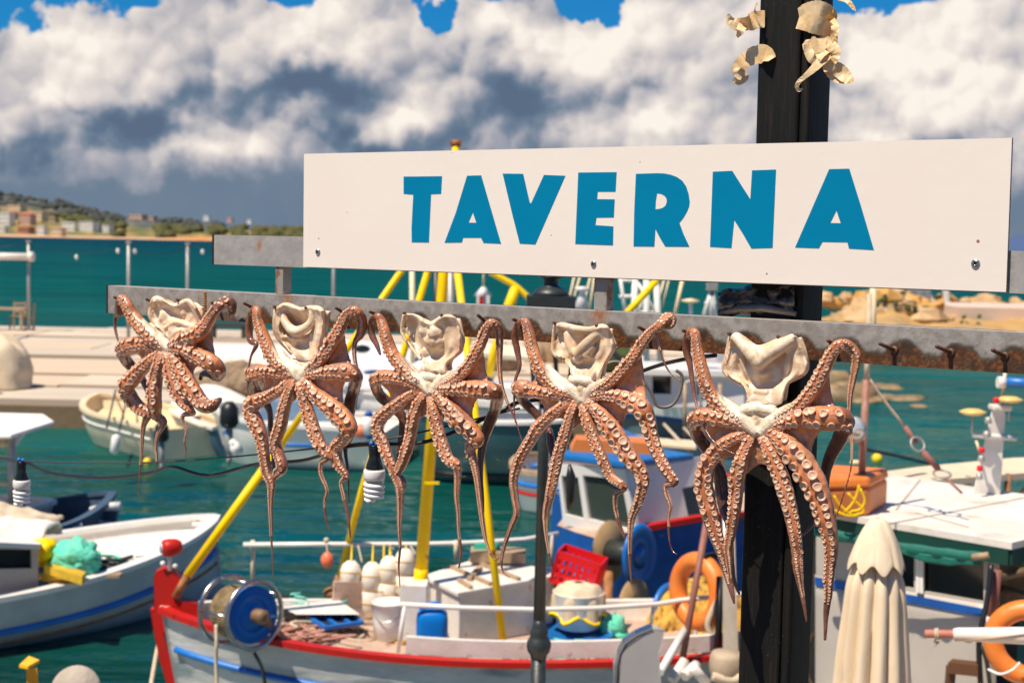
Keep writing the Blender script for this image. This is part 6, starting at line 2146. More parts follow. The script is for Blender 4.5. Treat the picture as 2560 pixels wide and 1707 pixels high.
thing('hose', MB().tube(tube_, .013, 8), M['iron'], 'dark curved hose standing behind the blue winch disc', 'hose')
# well opening with blue struts in the foredeck
wl = empty('deck_hatch', at(860, 1560, 11.9), 'open dark hatch with blue edges in the foredeck', 'hatch')
hp_ = [onz(770, 1545, .92), onz(880, 1538, .92), onz(905, 1558, .92), onz(815, 1572, .92)]
build('opening', MB().add([p + Z * .0 for p in hp_] , [(3, 2, 1, 0)]), mat('hold_shade_blue', (.006, .015, .05), .7), wl)  # flat sheet; the shade inside the hold is put into its dark colour
mb = MB()
for i in range(4): mb.bar(hp_[i] + Z * .01, hp_[(i + 1) % 4] + Z * .01, .03, .03)
mb.bar(hp_[0].lerp(hp_[1], .35) + Z * .01, hp_[3].lerp(hp_[2], .35) + Z * .01, .03, .02).bar(hp_[0].lerp(hp_[1], .7) + Z * .01, hp_[3].lerp(hp_[2], .7) + Z * .01, .03, .02)
build('hatch_frame', mb, M['bluebright'], wl)
build('hatch_cover', MB().hexa([onz(690, 1510, .95), onz(850, 1500, .95), onz(900, 1535, .95), onz(740, 1535, .95)], [onz(690, 1510, .98), onz(850, 1500, .98), onz(900, 1535, .98), onz(740, 1535, .98)]), M['white'], wl)
# wooden box with green thing behind cabin
thing('fish_box', MB().box(at(1245, 1386, 12.3), (.48, .25, .09)), M['wood'], 'flat brown wooden box on the far side of the white cabin roof', 'box')
thing('green_tray', MB().hexa([at(1180, 1378, 12.3), at(1240, 1376, 12.3), at(1240, 1374, 12.5), at(1185, 1374, 12.5)], [at(1186, 1360, 12.3), at(1246, 1356, 12.3), at(1246, 1354, 12.5), at(1190, 1356, 12.5)]), mat('mint_plastic', (.04, .50, .33), .5), 'mint green plastic tray standing on the brown wooden box', 'tray')
# crate, tubs and nets aft of the cabin
cr = empty('crate', at(1448, 1460, 11.9), 'red plastic crate tilted on the covered white tub', 'crate')
c0 = at(1448, 1424, 11.9)
Rz = Matrix.Rotation(math.radians(-14), 3, 'Z') @ Matrix.Rotation(math.radians(14), 3, 'Y')
def CT(x, y, z): return c0 + Rz @ Vector((x, y, z))
W2, D2, H2 = .19, .14, .125
def wallbar(p, q_, h, th=.012):
    return
crm = mat('red_plastic', (.72, .008, .012), .3, c2=(.62, .01, .015), nscale=5, namt=.5)
for side, (u0, u1) in (('f', ((-W2, -D2), (W2, -D2))), ('b', ((-W2, D2), (W2, D2))), ('l', ((-W2, -D2), (-W2, D2))), ('r', ((W2, -D2), (W2, D2)))):
    mb = MB()
    A0, B0 = Vector((*u0, 0)), Vector((*u1, 0))
    for z in (-H2, -H2 * .45, H2 * .15, H2 * .75, H2):
        mb.bar(CT(A0.x, A0.y, z), CT(B0.x, B0.y, z), .012, .030 if abs(z) < H2 else .035)
    k = 7
    for i in range(k + 1):
        p = A0.lerp(B0, i / k)
        mb.bar(CT(p.x, p.y, -H2), CT(p.x, p.y, H2), .014, .022)
    build('crate_side', mb, crm, cr)
build('crate_floor', MB().hexa([CT(-W2, -D2, -H2 - .01), CT(W2, -D2, -H2 - .01), CT(W2, D2, -H2 - .01), CT(-W2, D2, -H2 - .01)], [CT(-W2, -D2, -H2), CT(W2, -D2, -H2), CT(W2, D2, -H2), CT(-W2, D2, -H2)]), crm, cr)
tb_ = at(1445, 1560, 11.7)
thing('net_tub', MB().lathe(tb_, [(.17, -.02), (.20, .10), (.215, .27), (.22, .28), (.20, .27), (0, .25)], 22), M['white2'], 'round cream tub under the canvas and the red crate', 'tub')
def drape(u, v):
    a = 2 * pi * u
    r = .04 + .17 * min(1, v * 1.6)
    z = .31 - max(0, v - .45) * .42 - .03 * math.sin(a * 5) * v + .05 * (1 - v)
    r += .03 * math.sin(a * 6 + 1) * v
    return tb_ + Vector((math.cos(a) * r, math.sin(a) * r, z))
thing('tub_cover', MB().sheet(drape, 36, 12, (0, 0, -.008)), M['beige'], 'pale canvas with a yellow hem draped over the cream tub', 'canvas cover')
hem = [tb_ + Vector((math.cos(2 * pi * k / 36) * (.215 + .03 * math.sin(2 * pi * k / 36 * 6 + 1)), math.sin(2 * pi * k / 36) * (.215 + .03 * math.sin(2 * pi * k / 36 * 6 + 1)), .31 - .55 * .42 - .03 * math.sin(2 * pi * k / 36 * 5))) for k in range(37)]
build('hem', MB().tube(hem, .014, 6), M['yellow'], bpy.data.objects['tub_cover'])
bt = at(1430, 1610, 11.6)
thing('blue_tub', MB().lathe(bt, [(.30, -.02), (.34, .10), (.35, .11), (.33, .10), (.0, .06)], 24), mat('tub_blue', (.01, .13, .40), .4), 'flat blue tub standing under the cream tub', 'tub')
sb = at(1398, 1500, 12.3)
thing('blue_box', MB().box(sb, (.28, .4, .40)).box(sb + Vector((.05, 0, .22)), (.34, .42, .04)), mat('box_blue', (.01, .12, .30), .4), 'dark blue box with a yellow edge left of the red crate', 'box')
thing('orange_cloth', MB().ball(at(1374, 1608, 11.6), (.10, .1, .05), 10, 7, jit=.5), M['orange'], 'small orange cloth on deck left of the blue tub', 'cloth')
thing('green_cloth', MB().ball(at(1530, 1570, 11.7), (.12, .08, .12), 12, 8, jit=.8, seed=5).ball(at(1545, 1590, 11.7), (.09, .08, .07), 12, 8, jit=.8, seed=8), M['greennet'], 'crumpled mint green net right of the cream tub', 'net')
tangle('brown_net', at(860, 1600, 11.3), .42, .14, .03, .009, 46, mat('brown_cord', (.40, .27, .16), .9, c2=(.26, .17, .10), nscale=20, namt=.8), 'thin brown netting scattered over the foredeck left of the bucket', 'net')
tangle('red_net', at(745, 1590, 11.1), .26, .14, .05, .010, 40, mat('faded_pink_net', (.50, .24, .19), .9, c2=(.36, .20, .14), nscale=16, namt=.8), 'faded pink net lying behind the winch crank arm', 'net')
tangle('pale_net', at(1420, 1622, 11.2), .55, .12, .02, .010, 50, M['teal_rope'], 'thin teal and white netting spread on deck near the lamp post', 'net')
def heapf(u, v):
    px = 1610 + 290 * u
    top_ = 1500 - 60 * math.sin(pi * min(1, u * 1.1)) * 1.0 + 50 * (1 - min(1, u * 3)) ** 2
    py = 1610 + (top_ - 1610) * math.sin(v * pi / 2)
    Y = 11.75 + .9 * v
    p = at(px, py, Y)
    return p + Vector((0, -.10, .05)) * mnoise.fractal(Vector((u * 9, v * 6, 1.0)), 1, 2, 4)
thing('yellow_net_heap', MB().sheet(heapf, 50, 20, (0, .05, -.05)), M['yellownet'], 'big heap of yellow fishing net on the stern of the nearest boat', 'net')
# two spools in front of the blue hull
def spool(c, ax, r, w, mats, lab, rb=None):
    root = empty('net_spool', c - Z * r, lab, 'spool', 'net spools')
    rb = rb or r
    build('flange', MB().lathe(c + ax * w / 2, [(0, .035), (r * .25, .03), (r * .3, .0), (r * .62, .0), (r * .68, .018), (r * .92, .025), (r, 0), (r * .96, -.02), (0, -.02)], 30, axis=ax), mats[0], root)
    build('flange', MB().lathe(c - ax * w / 2, [(0, .02), (rb, .02), (rb, 0), (0, 0)], 30, axis=ax), mats[1], root)
    build('core', MB().lathe(c - ax * w / 2, [(r * .42, 0), (r * .36, w * .5), (r * .42, w)], 20, axis=ax), mats[2], root)
    return root
sax = Vector((.80, -.58, .05)).normalized()
tanm = mat('tan_plywood', (.40, .26, .12), .6, c2=(.30, .19, .09), nscale=5, namt=.7)
spool(at(1560, 1384, 13.0), sax, .295, .34, (mat('spool_blue', (.004, .13, .46), .4), tanm, M['iron']), 'upper net spool with a blue and a tan disc')
spool(at(1625, 1525, 12.6), sax, .27, .36, (M['bluebright'], tanm, M['iron']), 'lower net spool with a brighter blue disc')
thing('spool_stand', MB().tube([at(1520, 1430, 13.0), at(1515, 1640, 12.6)], .05, 8).tube([at(1580, 1440, 13.0), at(1590, 1640, 12.4)], .05, 8), M['rust'], 'rusty stand carrying the two net spools', 'stand')
# life ring on red brown pole
lr = empty('life_ring', at(1745, 1590, 11.3), 'orange life ring hanging from the leaning red brown pole', 'life ring')
lcn = at(1745, 1478, 11.3)
lax = Vector((-.83, -.55, .05)).normalized()
build('ring', MB().torus(lcn, .245, .075, lax, 40, 14), M['orange'], lr)
build('strap', MB().bar(at(1762, 1392, 11.2), at(1796, 1386, 11.3), .03, .05), M['black'], lr)
lean(at(1768, 1296, 10.9), at(1698, 1692, 10.6), .026, M['brown'], 'leaning_pole', label='thin red brown pole leaning in front of the orange life ring', cat='pole')
mb = MB().hexa([at(1808, 1720, 10.4), at(1848, 1720, 10.4), at(1848, 1720, 10.6), at(1808, 1720, 10.6)], [at(1806, 1290, 11.0), at(1836, 1290, 11.0), at(1836, 1290, 11.2), at(1806, 1290, 11.2)])
thing('grey_plank', mb, mat('grey_wood', (.34, .29, .23), .7, c2=(.26, .21, .16), nscale=8, namt=.8, stretch=(1, 1, .2)), 'upright grey wooden plank between the life ring and the black post', 'plank')
lean(at(1812, 1290, 10.95), at(1822, 1480, 10.85), .018, M['white2'], 'thin_pipe', label='thin white pipe in front of the grey plank', cat='pipe')
lean(at(1800, 1440, 11.0), at(1795, 1640, 10.9), .03, M['black'], 'black_bar', label='short black bar standing beside the grey plank', cat='bar')
rope([at(1812, 1480, 11.0), at(1790, 1510, 11.0), at(1770, 1560, 11.0), at(1790, 1590, 11.0), at(1805, 1500, 11.0)], .028, M['rope'], label='pale rope bunched through the orange life ring', cat='rope')
lean(at(1712, 1574, 10.7), at(1650, 1680, 10.2), .030, M['white2'], 'oar', label='white oar shaft slanting left of the leaning pole', cat='oar')
lean(at(1738, 1575, 11.2), at(1740, 1660, 11.1), .018, M['galv'], 'short_pipe', label='short grey pipe standing just right of the leaning pole', cat='pipe')

# ---------------------------------------------------------------- foreground bow, bottom right of centre
b10 = Hull((1.00, 9.35), (5.2, 9.0), 1.7, .72, .50, .6, rake=.1)
r10 = empty('small_boat', (2.6, 9.2, 0), 'white open boat at the bottom edge with a tall silver stem', 'boat')
b10.build(r10, M['white'], M['white'], gun=(.10, .05), deck=M['white'], deckz=lambda t: b10.sheer(t) - .25)
mb = MB()
poly = [(1545, 1800), (1543, 1700), (1541, 1660), (1548, 1630), (1562, 1605), (1590, 1585), (1630, 1568), (1652, 1570), (1648, 1600), (1640, 1625), (1642, 1680), (1650, 1800)]
mb.prism(poly, lambda x, y, t: at(x, y, 9.3) + Vector((.35, -1, 0)).normalized() * t, .05, -.05)
build('stem_post', mb, mat('silver_grey_paint', (.40, .38, .37), .35, c2=(.34, .32, .31), nscale=3, namt=.5), r10, bevel=.006)
mb = MB()
edge = [at(x, y, 9.3) for x, y in ((1541, 1800), (1539, 1660), (1546, 1628), (1560, 1602), (1590, 1581), (1630, 1564))]
for p, q_ in zip(edge, edge[1:]): mb.bar(p, q_, .11, .014, up=(-1, 0, .6))
build('stem_band', mb, mat('polished_band', (.25, .30, .38), .18, metal=.9), r10)
wb_ = empty('wooden_block', at(1815, 1690, 9.6), 'worn round wooden block standing left of the black post', 'block')
build('block', MB().lathe(at(1815, 1690, 9.6), [(.10, 0), (.115, .03), (.12, .08), (.115, .14), (.10, .17), (0, .17)], 18), mat('pale_worn_wood', (.46, .36, .25), .7, c2=(.36, .26, .17), nscale=7, namt=.8), wb_)
rope([at(1780, 1690, 9.5), at(1830, 1700, 9.5), at(1860, 1690, 9.5), at(1870, 1707, 9.5)], .032, M['rope'], label='thick pale rope lying below the wooden block', cat='rope')
for k, (a_, b_) in enumerate((((1680, 1700), (1712, 1650)), ((1710, 1690), (1742, 1660)), ((1730, 1665), (1765, 1706)))):
    lean(at(a_[0], a_[1], 9.4), at(b_[0], b_[1], 9.5), .035, M['white'], 'wooden_chock', label=['white wedge piece at the foot of the leaning pole, left one', 'white wedge piece at the foot of the leaning pole, middle one', 'white wedge piece at the foot of the leaning pole, right one'][k], cat='wedge', group='white wedges in the small boat')
# two bits at the bottom left edge
ob = at(75, 1700, 9.0)
obr = empty('mooring_post', Vector((ob.x, ob.y, .6)), 'orange yellow steel mooring post with a flat top, bottom left', 'post')
build('shaft', MB().hexa([at(70, 1800, 9.0), at(108, 1800, 9.0), at(108, 1800, 9.15), at(70, 1800, 9.15)], [at(66, 1672, 9.0), at(92, 1668, 9.0), at(92, 1668, 9.15), at(66, 1672, 9.15)]), mat('amber_paint', (.85, .36, .01), .4), obr)
zz = at(75, 1664, 9.0).z
build('flat_top', MB().hexa([atz(48, 1668, zz), atz(70, 1672, zz), atz(99, 1656, zz), atz(72, 1646, zz)], [p + Z * .02 for p in (atz(48, 1668, zz), atz(70, 1672, zz), atz(99, 1656, zz), atz(72, 1646, zz))]), mat('amber_top', (.90, .50, .01), .4), obr)
dc = at(190, 1725, 9.0)
thing('stone_disc', MB().lathe(dc, [(.155, -.03), (.16, 0), (.155, .03), (0, .035)], 32, axis=Vector((.1, -1, .35))), mat('grey_stone_disc', (.46, .40, .33), .8, c2=(.36, .30, .24), nscale=8, namt=.8, bump=.006), 'round grey stone disc at the bottom left edge', 'stone disc')

# ---------------------------------------------------------------- 2 blue boat with white wheelhouse
b2 = Hull((1.15, 17.6), (4.9, 14.2), 2.3, 1.05, .85, 1.1, rake=.3)
r2 = empty('caique', (2.0, 15.5, 0), 'blue wooden boat with a white wheelhouse and bright blue roof', 'boat')
zr = at(1400, 1312, 14.6).z
mb = MB()
X0 = at(1397, 1316, 14.9); X1 = at(1440, 1330, 14.5); X2 = at(1500, 1348, 14.2); X3 = at(1585, 1326, 14.2); X4 = at(1770, 1294, 14.6); X5 = at(1900, 1288, 15.0)
topline = [at(1393, 1312, 15.3), X1, X2, X3, X4, X5, at(2120, 1300, 15.4)]
def bh(u, v):
    P = crom([tuple(p) for p in topline], 10)
    i = u * (len(P) - 1)
    a_ = Vector(P[int(i)]).lerp(Vector(P[min(int(i) + 1, len(P) - 1)]), i % 1)
    z = a_.z + (-.3 - a_.z) * v
    return Vector((a_.x, a_.y + .35 * v * v, z))
mb.grid(bh, 60, 14)
mb.grid(lambda u, v: bh(u, v) + Vector((0, .06 + 2.0 * min(1, 1.0), 0)), 60, 6)
build('hull', mb, M['blue'], r2)
mb = MB()
P_ = [Vector(p) for p in crom([tuple(p) for p in topline[3:]], 8)]
for p, q_ in zip(P_, P_[1:]): mb.bar(p + Vector((0, -.02, .015)), q_ + Vector((0, -.02, .015)), .10, .055)
build('gunwale', mb, M['red'], r2)
P_ = [Vector(p) for p in crom([tuple(p) for p in topline[:4]], 8)]
build('deck', MB().add([tuple(p) for p in [topline[0], X1, X2, X3, X4, X5, topline[6], topline[6] + Vector((0, 2, 0)), topline[0] + Vector((.4, 2, 0))]], [tuple(range(9))]), M['deck'], r2)
# wheelhouse: tapering white walls with windows
def wall(name, q4, wins, th=.05, m=M['white2'], parent=r2, glass=M['glass'], frame=None):
    """q4: bl, br, tr, tl world corners; wins: (u0, u1, v0, v1) openings; built as strips round real openings"""
    bl, br, tr, tl = q4
    def W_(u, v): return bl.lerp(br, u).lerp(tl.lerp(tr, u), v)
    nrm = (br - bl).cross(tl - bl).normalized()
    us = sorted({0, 1, *[w[0] for w in wins], *[w[1] for w in wins]})
    vs_ = sorted({0, 1, *[w[2] for w in wins], *[w[3] for w in wins]})
    mb = MB()
    for i in range(len(us) - 1):
        for j in range(len(vs_) - 1):
            cu, cv = (us[i] + us[i + 1]) / 2, (vs_[j] + vs_[j + 1]) / 2
            if any(w[0] < cu < w[1] and w[2] < cv < w[3] for w in wins): continue
            q = [W_(us[i], vs_[j]), W_(us[i + 1], vs_[j]), W_(us[i + 1], vs_[j + 1]), W_(us[i], vs_[j + 1])]
            mb.add(q + [p - nrm * th for p in q], [(0, 1, 2, 3), (7, 6, 5, 4), (0, 4, 5, 1), (1, 5, 6, 2), (2, 6, 7, 3), (3, 7, 4, 0)])
    w_o = build(name, mb, m, parent)
    for w in wins:
        q = [W_(w[0], w[2]), W_(w[1], w[2]), W_(w[1], w[3]), W_(w[0], w[3])]
        q = [p - nrm * th * .6 for p in q]
        build('window', MB().add(q + [p - nrm * .01 for p in q], [(0, 1, 2, 3), (7, 6, 5, 4), (0, 4, 5, 1), (1, 5, 6, 2), (2, 6, 7, 3), (3, 7, 4, 0)]), glass, parent)
    return w_o
g2 = mat('green_tinted_glass', (.05, .065, .055), .08, spec=.8)
YA, YB, YC = 14.75, 14.15, 14.9
a0, a1 = at(1393, 1330, 14.95), at(1510, 1380, YB)
t0_, t1_ = at(1392, 1160, 14.95), at(1575, 1178, YB)
a0 = at(1408, 1310, 14.95)
wall('wheelhouse_front', (a0, at(1600, 1366, YB), at(1562, 1172, YB), t0_), [(.05, .30, .18, .82), (.37, .92, .20, .86)], glass=g2)
wall('wheelhouse_side', (at(1600, 1366, YB), at(1800, 1300, 15.6), at(1760, 1140, 15.6), at(1562, 1172, YB)), [(.62, .95, .05, .60)], glass=M['glass'])
rz_ = [at(1372, 1146, 15.1), at(1562, 1172, 14.0), at(1735, 1152, 15.4), at(1560, 1118, 17.0)]
build('wheelhouse_roof', MB().hexa([p - Z * .0 for p in rz_], [p + Z * .075 for p in rz_]), mat('roof_blue', (.008, .16, .46), .45, c2=(.01, .12, .36), nscale=4, namt=.6), r2, bevel=.02)
thing('life_raft_box', MB().hexa([at(1425, 1132, 15.2), at(1640, 1140, 15.2), at(1640, 1120, 16.2), at(1425, 1112, 16.2)], [at(1440, 1098, 15.2), at(1625, 1108, 15.2), at(1625, 1094, 16.0), at(1440, 1086, 16.0)]), M['orange'], 'long orange box on top of the blue wheelhouse roof', 'box')
thing('canopy_board', MB().hexa([at(1560, 1110, 16.6), at(1740, 1124, 16.6), at(1740, 1106, 18), at(1560, 1096, 18)], [at(1560, 1104, 16.6), at(1740, 1118, 16.6), at(1740, 1100, 18), at(1560, 1090, 18)]), M['cream'], 'cream board lying behind the orange box', 'board')
thing('black_fender', MB().tube([at(1424, 1160, 6.4), at(1427, 1190, 6.4), at(1426, 1250, 6.4), at(1421, 1274, 6.4)], [.006, .022, .020, .006], 12), M['black'], 'narrow black strap hanging below the fourth octopus', 'strap')

# ---------------------------------------------------------------- 3 boat with big white roof, right
r3 = empty('roofed_boat', at(2350, 1700, 9.5), 'boat with a big flat white roof over a dark windowed cabin', 'boat')
zR = 2.17
RF = [onz(2060, 1276, zR), onz(2530, 1356, zR), onz(2640, 1330, zR), onz(2640, 1246, zR), onz(2367, 1206, zR), onz(2190, 1180, zR), onz(2000, 1210, zR)]
def lift(L_, z): return [Vector((p.x, p.y, z)) for p in L_]
mb = MB()
n = len(RF)
mb.add(lift(RF, zR) + lift(RF, zR - .045), [tuple(range(n)), tuple(reversed(range(n, 2 * n)))] + [(i, n + i, n + (i + 1) % n, (i + 1) % n) for i in range(n)])
build('roof', mb, mat('white_roof_paint', (.76, .72, .66), .5, c2=(.66, .58, .48), nscale=2.2, namt=.7, c3=(.50, .40, .30), n3=3, r3=(.60, .75), bump=.003, bscale=30), r3)
mb = MB()
for a_, b_ in (((2170, 1320), (2560, 1245)), ((2300, 1180 + 20), (2240, 1275)), ((2290, 1283), (2420, 1318))):
    p, q_ = onz(*a_, zR), onz(*b_, zR)
    mb.bar(p + Z * .003, q_ + Z * .003, .012, .006)
build('roof_seam', mb, mat('seam_grey', (.42, .34, .27), .7), r3)
mb = MB()
for i in (0, 1, 6):
    a_, b_ = Vector((RF[i].x, RF[i].y, zR - .10)), Vector((RF[(i + 1) % n].x, RF[(i + 1) % n].y, zR - .10))
    c_ = sum((Vector(p) for p in RF), Vector()) / n
    a_, b_ = a_.lerp(Vector((c_.x, c_.y, a_.z)), .02), b_.lerp(Vector((c_.x, c_.y, b_.z)), .02)
    mb.bar(a_, b_, .04, .10)
build('roof_beam', mb, mat('dark_green_paint', (.004, .05, .035), .5), r3)
# rolled green blind
g0, g1 = at(2020, 1322, 9.7), at(2450, 1393, 8.95)
gb = empty('rolled_blind', g0.lerp(g1, .5), 'dark green canvas blind rolled up under the white roof edge', 'blind')
def gblind(u, v):
    p = g0.lerp(g1, u)
    a = 2 * pi * v
    r = .036 * (1 + .06 * math.sin(u * 40) + .12 * mnoise.noise(Vector((u * 12, math.cos(a), math.sin(a)))))
    return p + Vector((.3, -.9, 0)).normalized() * math.cos(a) * r + Z * (math.sin(a) * r - .02 * math.sin(u * pi))
build('roll', MB().grid(gblind, 60, 12), M['greencloth'], gb)
build('hanging_flap', MB().sheet(lambda u, v: g0.lerp(g1, .45 + .55 * u) + Z * (-.03 - .06 * v * (1 - abs(2 * u - 1.1) ** 1.5)) + Vector((0, -.02 + .015 * math.sin(u * 25), 0)), 24, 4, (0, .006, 0)), M['greencloth'], gb)
build('wooden_rod', MB().tube([g1 - Vector((.05, 0, 0)), at(2472, 1387, 8.9)], .022, 8), M['wood'], gb)
# cabin side wall
wl0, wl1 = at(2130, 1740, 9.9), at(2510, 1790, 9.15)
wt0, wt1 = at(2130, 1345, 9.9), at(2478, 1420, 9.15)
zc = 0
def pw_(px, f):   # point on the cabin wall line at pixel column px
    return None
cb_l, cb_r = at(2050, 1500, 10.05), at(2500, 1500, 9.1)
def wl(px, py):
    r_ = ray(px, py)
    d_ = (cb_r - cb_l); d_.z = 0
    nn = Vector((d_.y, -d_.x, 0)).normalized()
    t_ = (cb_l - EYE).dot(nn) / r_.dot(nn)
    return EYE + r_ * t_
wm2 = mat('cabin_beige_grey', (.46, .42, .37), .5, c2=(.40, .36, .31), nscale=2, namt=.6)
def wallpoly(px0, px1, ytop, ybot):
    return [wl(px0, ybot(px0)), wl(px1, ybot(px1)), wl(px1, ytop(px1)), wl(px0, ytop(px0))]
ly = lambda y0, k: (lambda px: y0 + k * (px - 2270))
q4 = wallpoly(2040, 2490, ly(1330, .17), ly(1800, .17))
# window openings measured on the picture: two panes
def uvw(px): return (px - 2040) / 450
wall('cabin_side', [wl(2040, 1475 - 37), wl(2490, 1475 + 39), wl(2490, 1345 + 37), wl(2040, 1345 - 39)], [(uvw(2215), uvw(2296), .06, .97), (uvw(2310), uvw(2466), .04, .97)], m=wm2, parent=r3)
build('cabin_lower', MB().sheet(lambda u, v: wl(2040, 1438 + (1800 - 1438) * v).lerp(wl(2490, 1514 + (1800 - 1514) * v), u), 10, 6, (0, .05, 0)), wm2, r3)
nrmw = Vector(((cb_r - cb_l).y, -(cb_r - cb_l).x, 0)).normalized()
if nrmw.y > 0: nrmw = -nrmw
st = [wl(2040, 1441), wl(2490, 1526), wl(2490, 1546), wl(2040, 1461)]
build('blue_stripe', MB().add([p + nrmw * .012 for p in st] + [p + nrmw * .001 for p in st], [(0, 1, 2, 3), (7, 6, 5, 4), (0, 4, 5, 1), (1, 5, 6, 2), (2, 6, 7, 3), (3, 7, 4, 0)]), M['blue'], r3)
for px in (2212, 2298, 2306, 2468):
    a_, b_ = wl(px, 1345 + .17 * (px - 2270) - 2), wl(px, 1475 + .17 * (px - 2270))
    build('window_frame', MB().bar(a_ + nrmw * .01, b_ + nrmw * .01, .03, .02, up=nrmw), M['white2'] if px in (2298, 2306) else wm2, r3)
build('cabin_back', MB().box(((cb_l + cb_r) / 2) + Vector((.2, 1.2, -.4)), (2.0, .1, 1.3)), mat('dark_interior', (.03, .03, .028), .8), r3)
# corner post (red brown), dark hose and steps at the right
lean(at(2490, 1425, 8.85), at(2480, 1560, 8.85), .035, M['brown'], 'corner_post', parent=r3)
lean(at(2480, 1540, 8.85), at(2478, 1570, 8.85), .035, M['white2'], 'corner_post', parent=r3)
rope([at(2478, 1410, 8.8), at(2468, 1500, 8.75), at(2448, 1600, 8.7), at(2452, 1720, 8.7)], .018, M['black'], label='black hose hanging down beside the cabin corner', cat='hose')
rope([at(2456, 1615, 8.65), at(2468, 1660, 8.65), at(2476, 1720, 8.65)], .014, M['iron'], label='dark green hose below the white wrapped spar', cat='hose')
thing('wooden_steps', MB().bar(at(2376, 1664, 8.8), at(2450, 1672, 8.7), .10, .07).bar(at(2378, 1664, 8.8), at(2370, 1760, 8.8), .05, .05), mat('dark_brown_wood', (.12, .05, .02), .6), 'dark brown wooden step against the cabin wall', 'step')
thing('deck_gear', MB().box(at(2535, 1480, 9.3), (.35, .2, .35)).tube([at(2500, 1440, 9.0), at(2600, 1420, 9.0)], .03, 8).tube([at(2505, 1470, 9.2), at(2600, 1500, 9.2)], .02, 8), mat('olive_brown_gear', (.07, .05, .025), .7, c2=(.16, .10, .04), nscale=6, namt=.8), 'dark brown gear in the shade at the right edge', 'gear')
# orange ring at the right edge
lr2 = empty('life_ring', at(2560, 1700, 8.5), 'orange life ring cut by the right edge of the picture', 'life ring')
lc2 = at(2570, 1606, 8.5)
build('ring', MB().torus(lc2, .20, .062, Vector((-.35, -.93, .05)), 40, 14), M['orange'], lr2)
build('rope', MB().tube(curve3([at(2470, 1672, 8.45), at(2500, 1684, 8.4), at(2530, 1674, 8.4), at(2550, 1655, 8.4)]), .008, 6), M['white2'], lr2)
# spar wrapped in white canvas
sp1, sp2, sp3 = at(2312, 1583, 7.8), at(2384, 1584, 7.75), at(2640, 1590, 7.6)
spar = empty('wrapped_spar', sp2, 'red wooden spar wrapped in white canvas, reaching in from the right edge', 'spar')
build('pole', MB().tube([sp1, sp1.lerp(sp2, .04), sp2, sp2.lerp(sp3, .1)], [.020, .024, .024, .024], 12), mat('pinkish_red_wood', (.42, .13, .09), .6, c2=(.50, .22, .16), nscale=14, namt=.7), spar)
build('canvas', MB().tube([sp2 - Vector((.002, 0, 0)), sp2.lerp(sp3, .05), sp2.lerp(sp3, .3), sp2.lerp(sp3, .6), sp3], [.030, .036, .040, .046, .050], 16), mat('bright_canvas', (.84, .76, .66), .8, c2=(.76, .68, .57), nscale=5, namt=.5, bump=.003, bscale=20), spar)
build('lashing', MB().torus(sp1.lerp(sp2, .38), .026, .007, sp2 - sp1, 16, 6).torus(sp1.lerp(sp2, .46), .027, .007, sp2 - sp1 + Vector((0, 0, .01)), 16, 6).tube(curve3([sp1.lerp(sp2, .42) - Z * .02, sp1.lerp(sp2, .36) - Z * .05, sp1.lerp(sp2, .5) - Z * .045, sp1.lerp(sp2, .34) - Z * .07]), .006, 5), M['rope'], spar)
build('cord', MB().tube(curve3([sp2 - Z * .03 - Vector((0, .02, 0)), sp2.lerp(sp3, .3) + Vector((0, -.045, -.012)), sp2.lerp(sp3, .65) + Vector((0, -.05, .02)), sp3 + Vector((0, -.04, .04))]), .005, 5), mat('cord_brown', (.36, .24, .14), .8), spar)
# things on the roof: orange container, red brown mast, rope
oc = empty('liferaft_case', onz(2130, 1290, zR), 'orange fibreglass container lashed on the white roof', 'container')
o1 = [onz(2020, 1298, zR), onz(2170, 1290, zR), onz(2218, 1262, zR), onz(2060, 1250, zR)]
build('container', MB().hexa(lift(o1, zR + .003), lift(o1, zR + .20)), M['orangedark'], oc, bevel=.03)
ol = [ctr_ for ctr_ in o1]
cc_ = sum(o1, Vector()) / 4
build('container_lid', MB().hexa([(cc_ + (p - cc_) * 1.04) + Z * .20 for p in o1], [(cc_ + (p - cc_) * .96) + Z * .27 for p in o1]), M['orange'], oc, bevel=.02)
mb = MB()
for q in (((2085, 1238), (2100, 1262), (2130, 1286), (2150, 1282)), ((2148, 1212), (2140, 1240), (2128, 1262), (2110, 1280)), ((2050, 1262), (2080, 1272), (2110, 1286), (2140, 1290)), ((2150, 1220), (2162, 1250), (2150, 1272), (2125, 1278)), ((2120, 1232), (2138, 1252), (2160, 1276), (2140, 1288))):
    mb.tube(curve3([at(x, y, 9.42) for x, y in q], 4), .008, 5)
thing('yellow_lashing', mb, M['yellow'], 'yellow lashing rope looped in front of the orange container', 'rope')
rm = empty('signal_mast', onz(2150, 1277, zR), 'red brown pole with a floodlight standing on the white roof', 'mast')
m0 = onz(2150, 1277, zR)
mtop = at(2168, 912, m0.y)
build('pole', MB().tube([m0, m0.lerp(mtop, .9)], .026, 10), mat('pinkish_brown_paint', (.30, .12, .08), .6, c2=(.42, .24, .18), nscale=8, namt=.8), rm)
build('pole_top', MB().tube([m0.lerp(mtop, .9), mtop, mtop + Z * .5], [.022, .02, .018], 8), M['rope'], rm)
fc = at(2135, 1073, m0.y - .2)
build('floodlight', MB().lathe(fc, [(0, .10), (.05, .09), (.085, .03), (.09, -.02), (.08, -.03)], 18, axis=Vector((.2, 1, .1))), M['galv'], rm)
build('floodlight_lens', MB().lathe(fc + Vector((-.004, -.03, 0)), [(.078, 0), (.05, -.018), (0, -.028)], 18, axis=Vector((.2, 1, .1))), mat('flood_lens', (.75, .75, .72), .15, metal=.5), rm)
build('bracket', MB().bar(fc + Vector((0, .06, -.02)), at(2158, 1110, m0.y), .03, .03), M['brown'], rm)
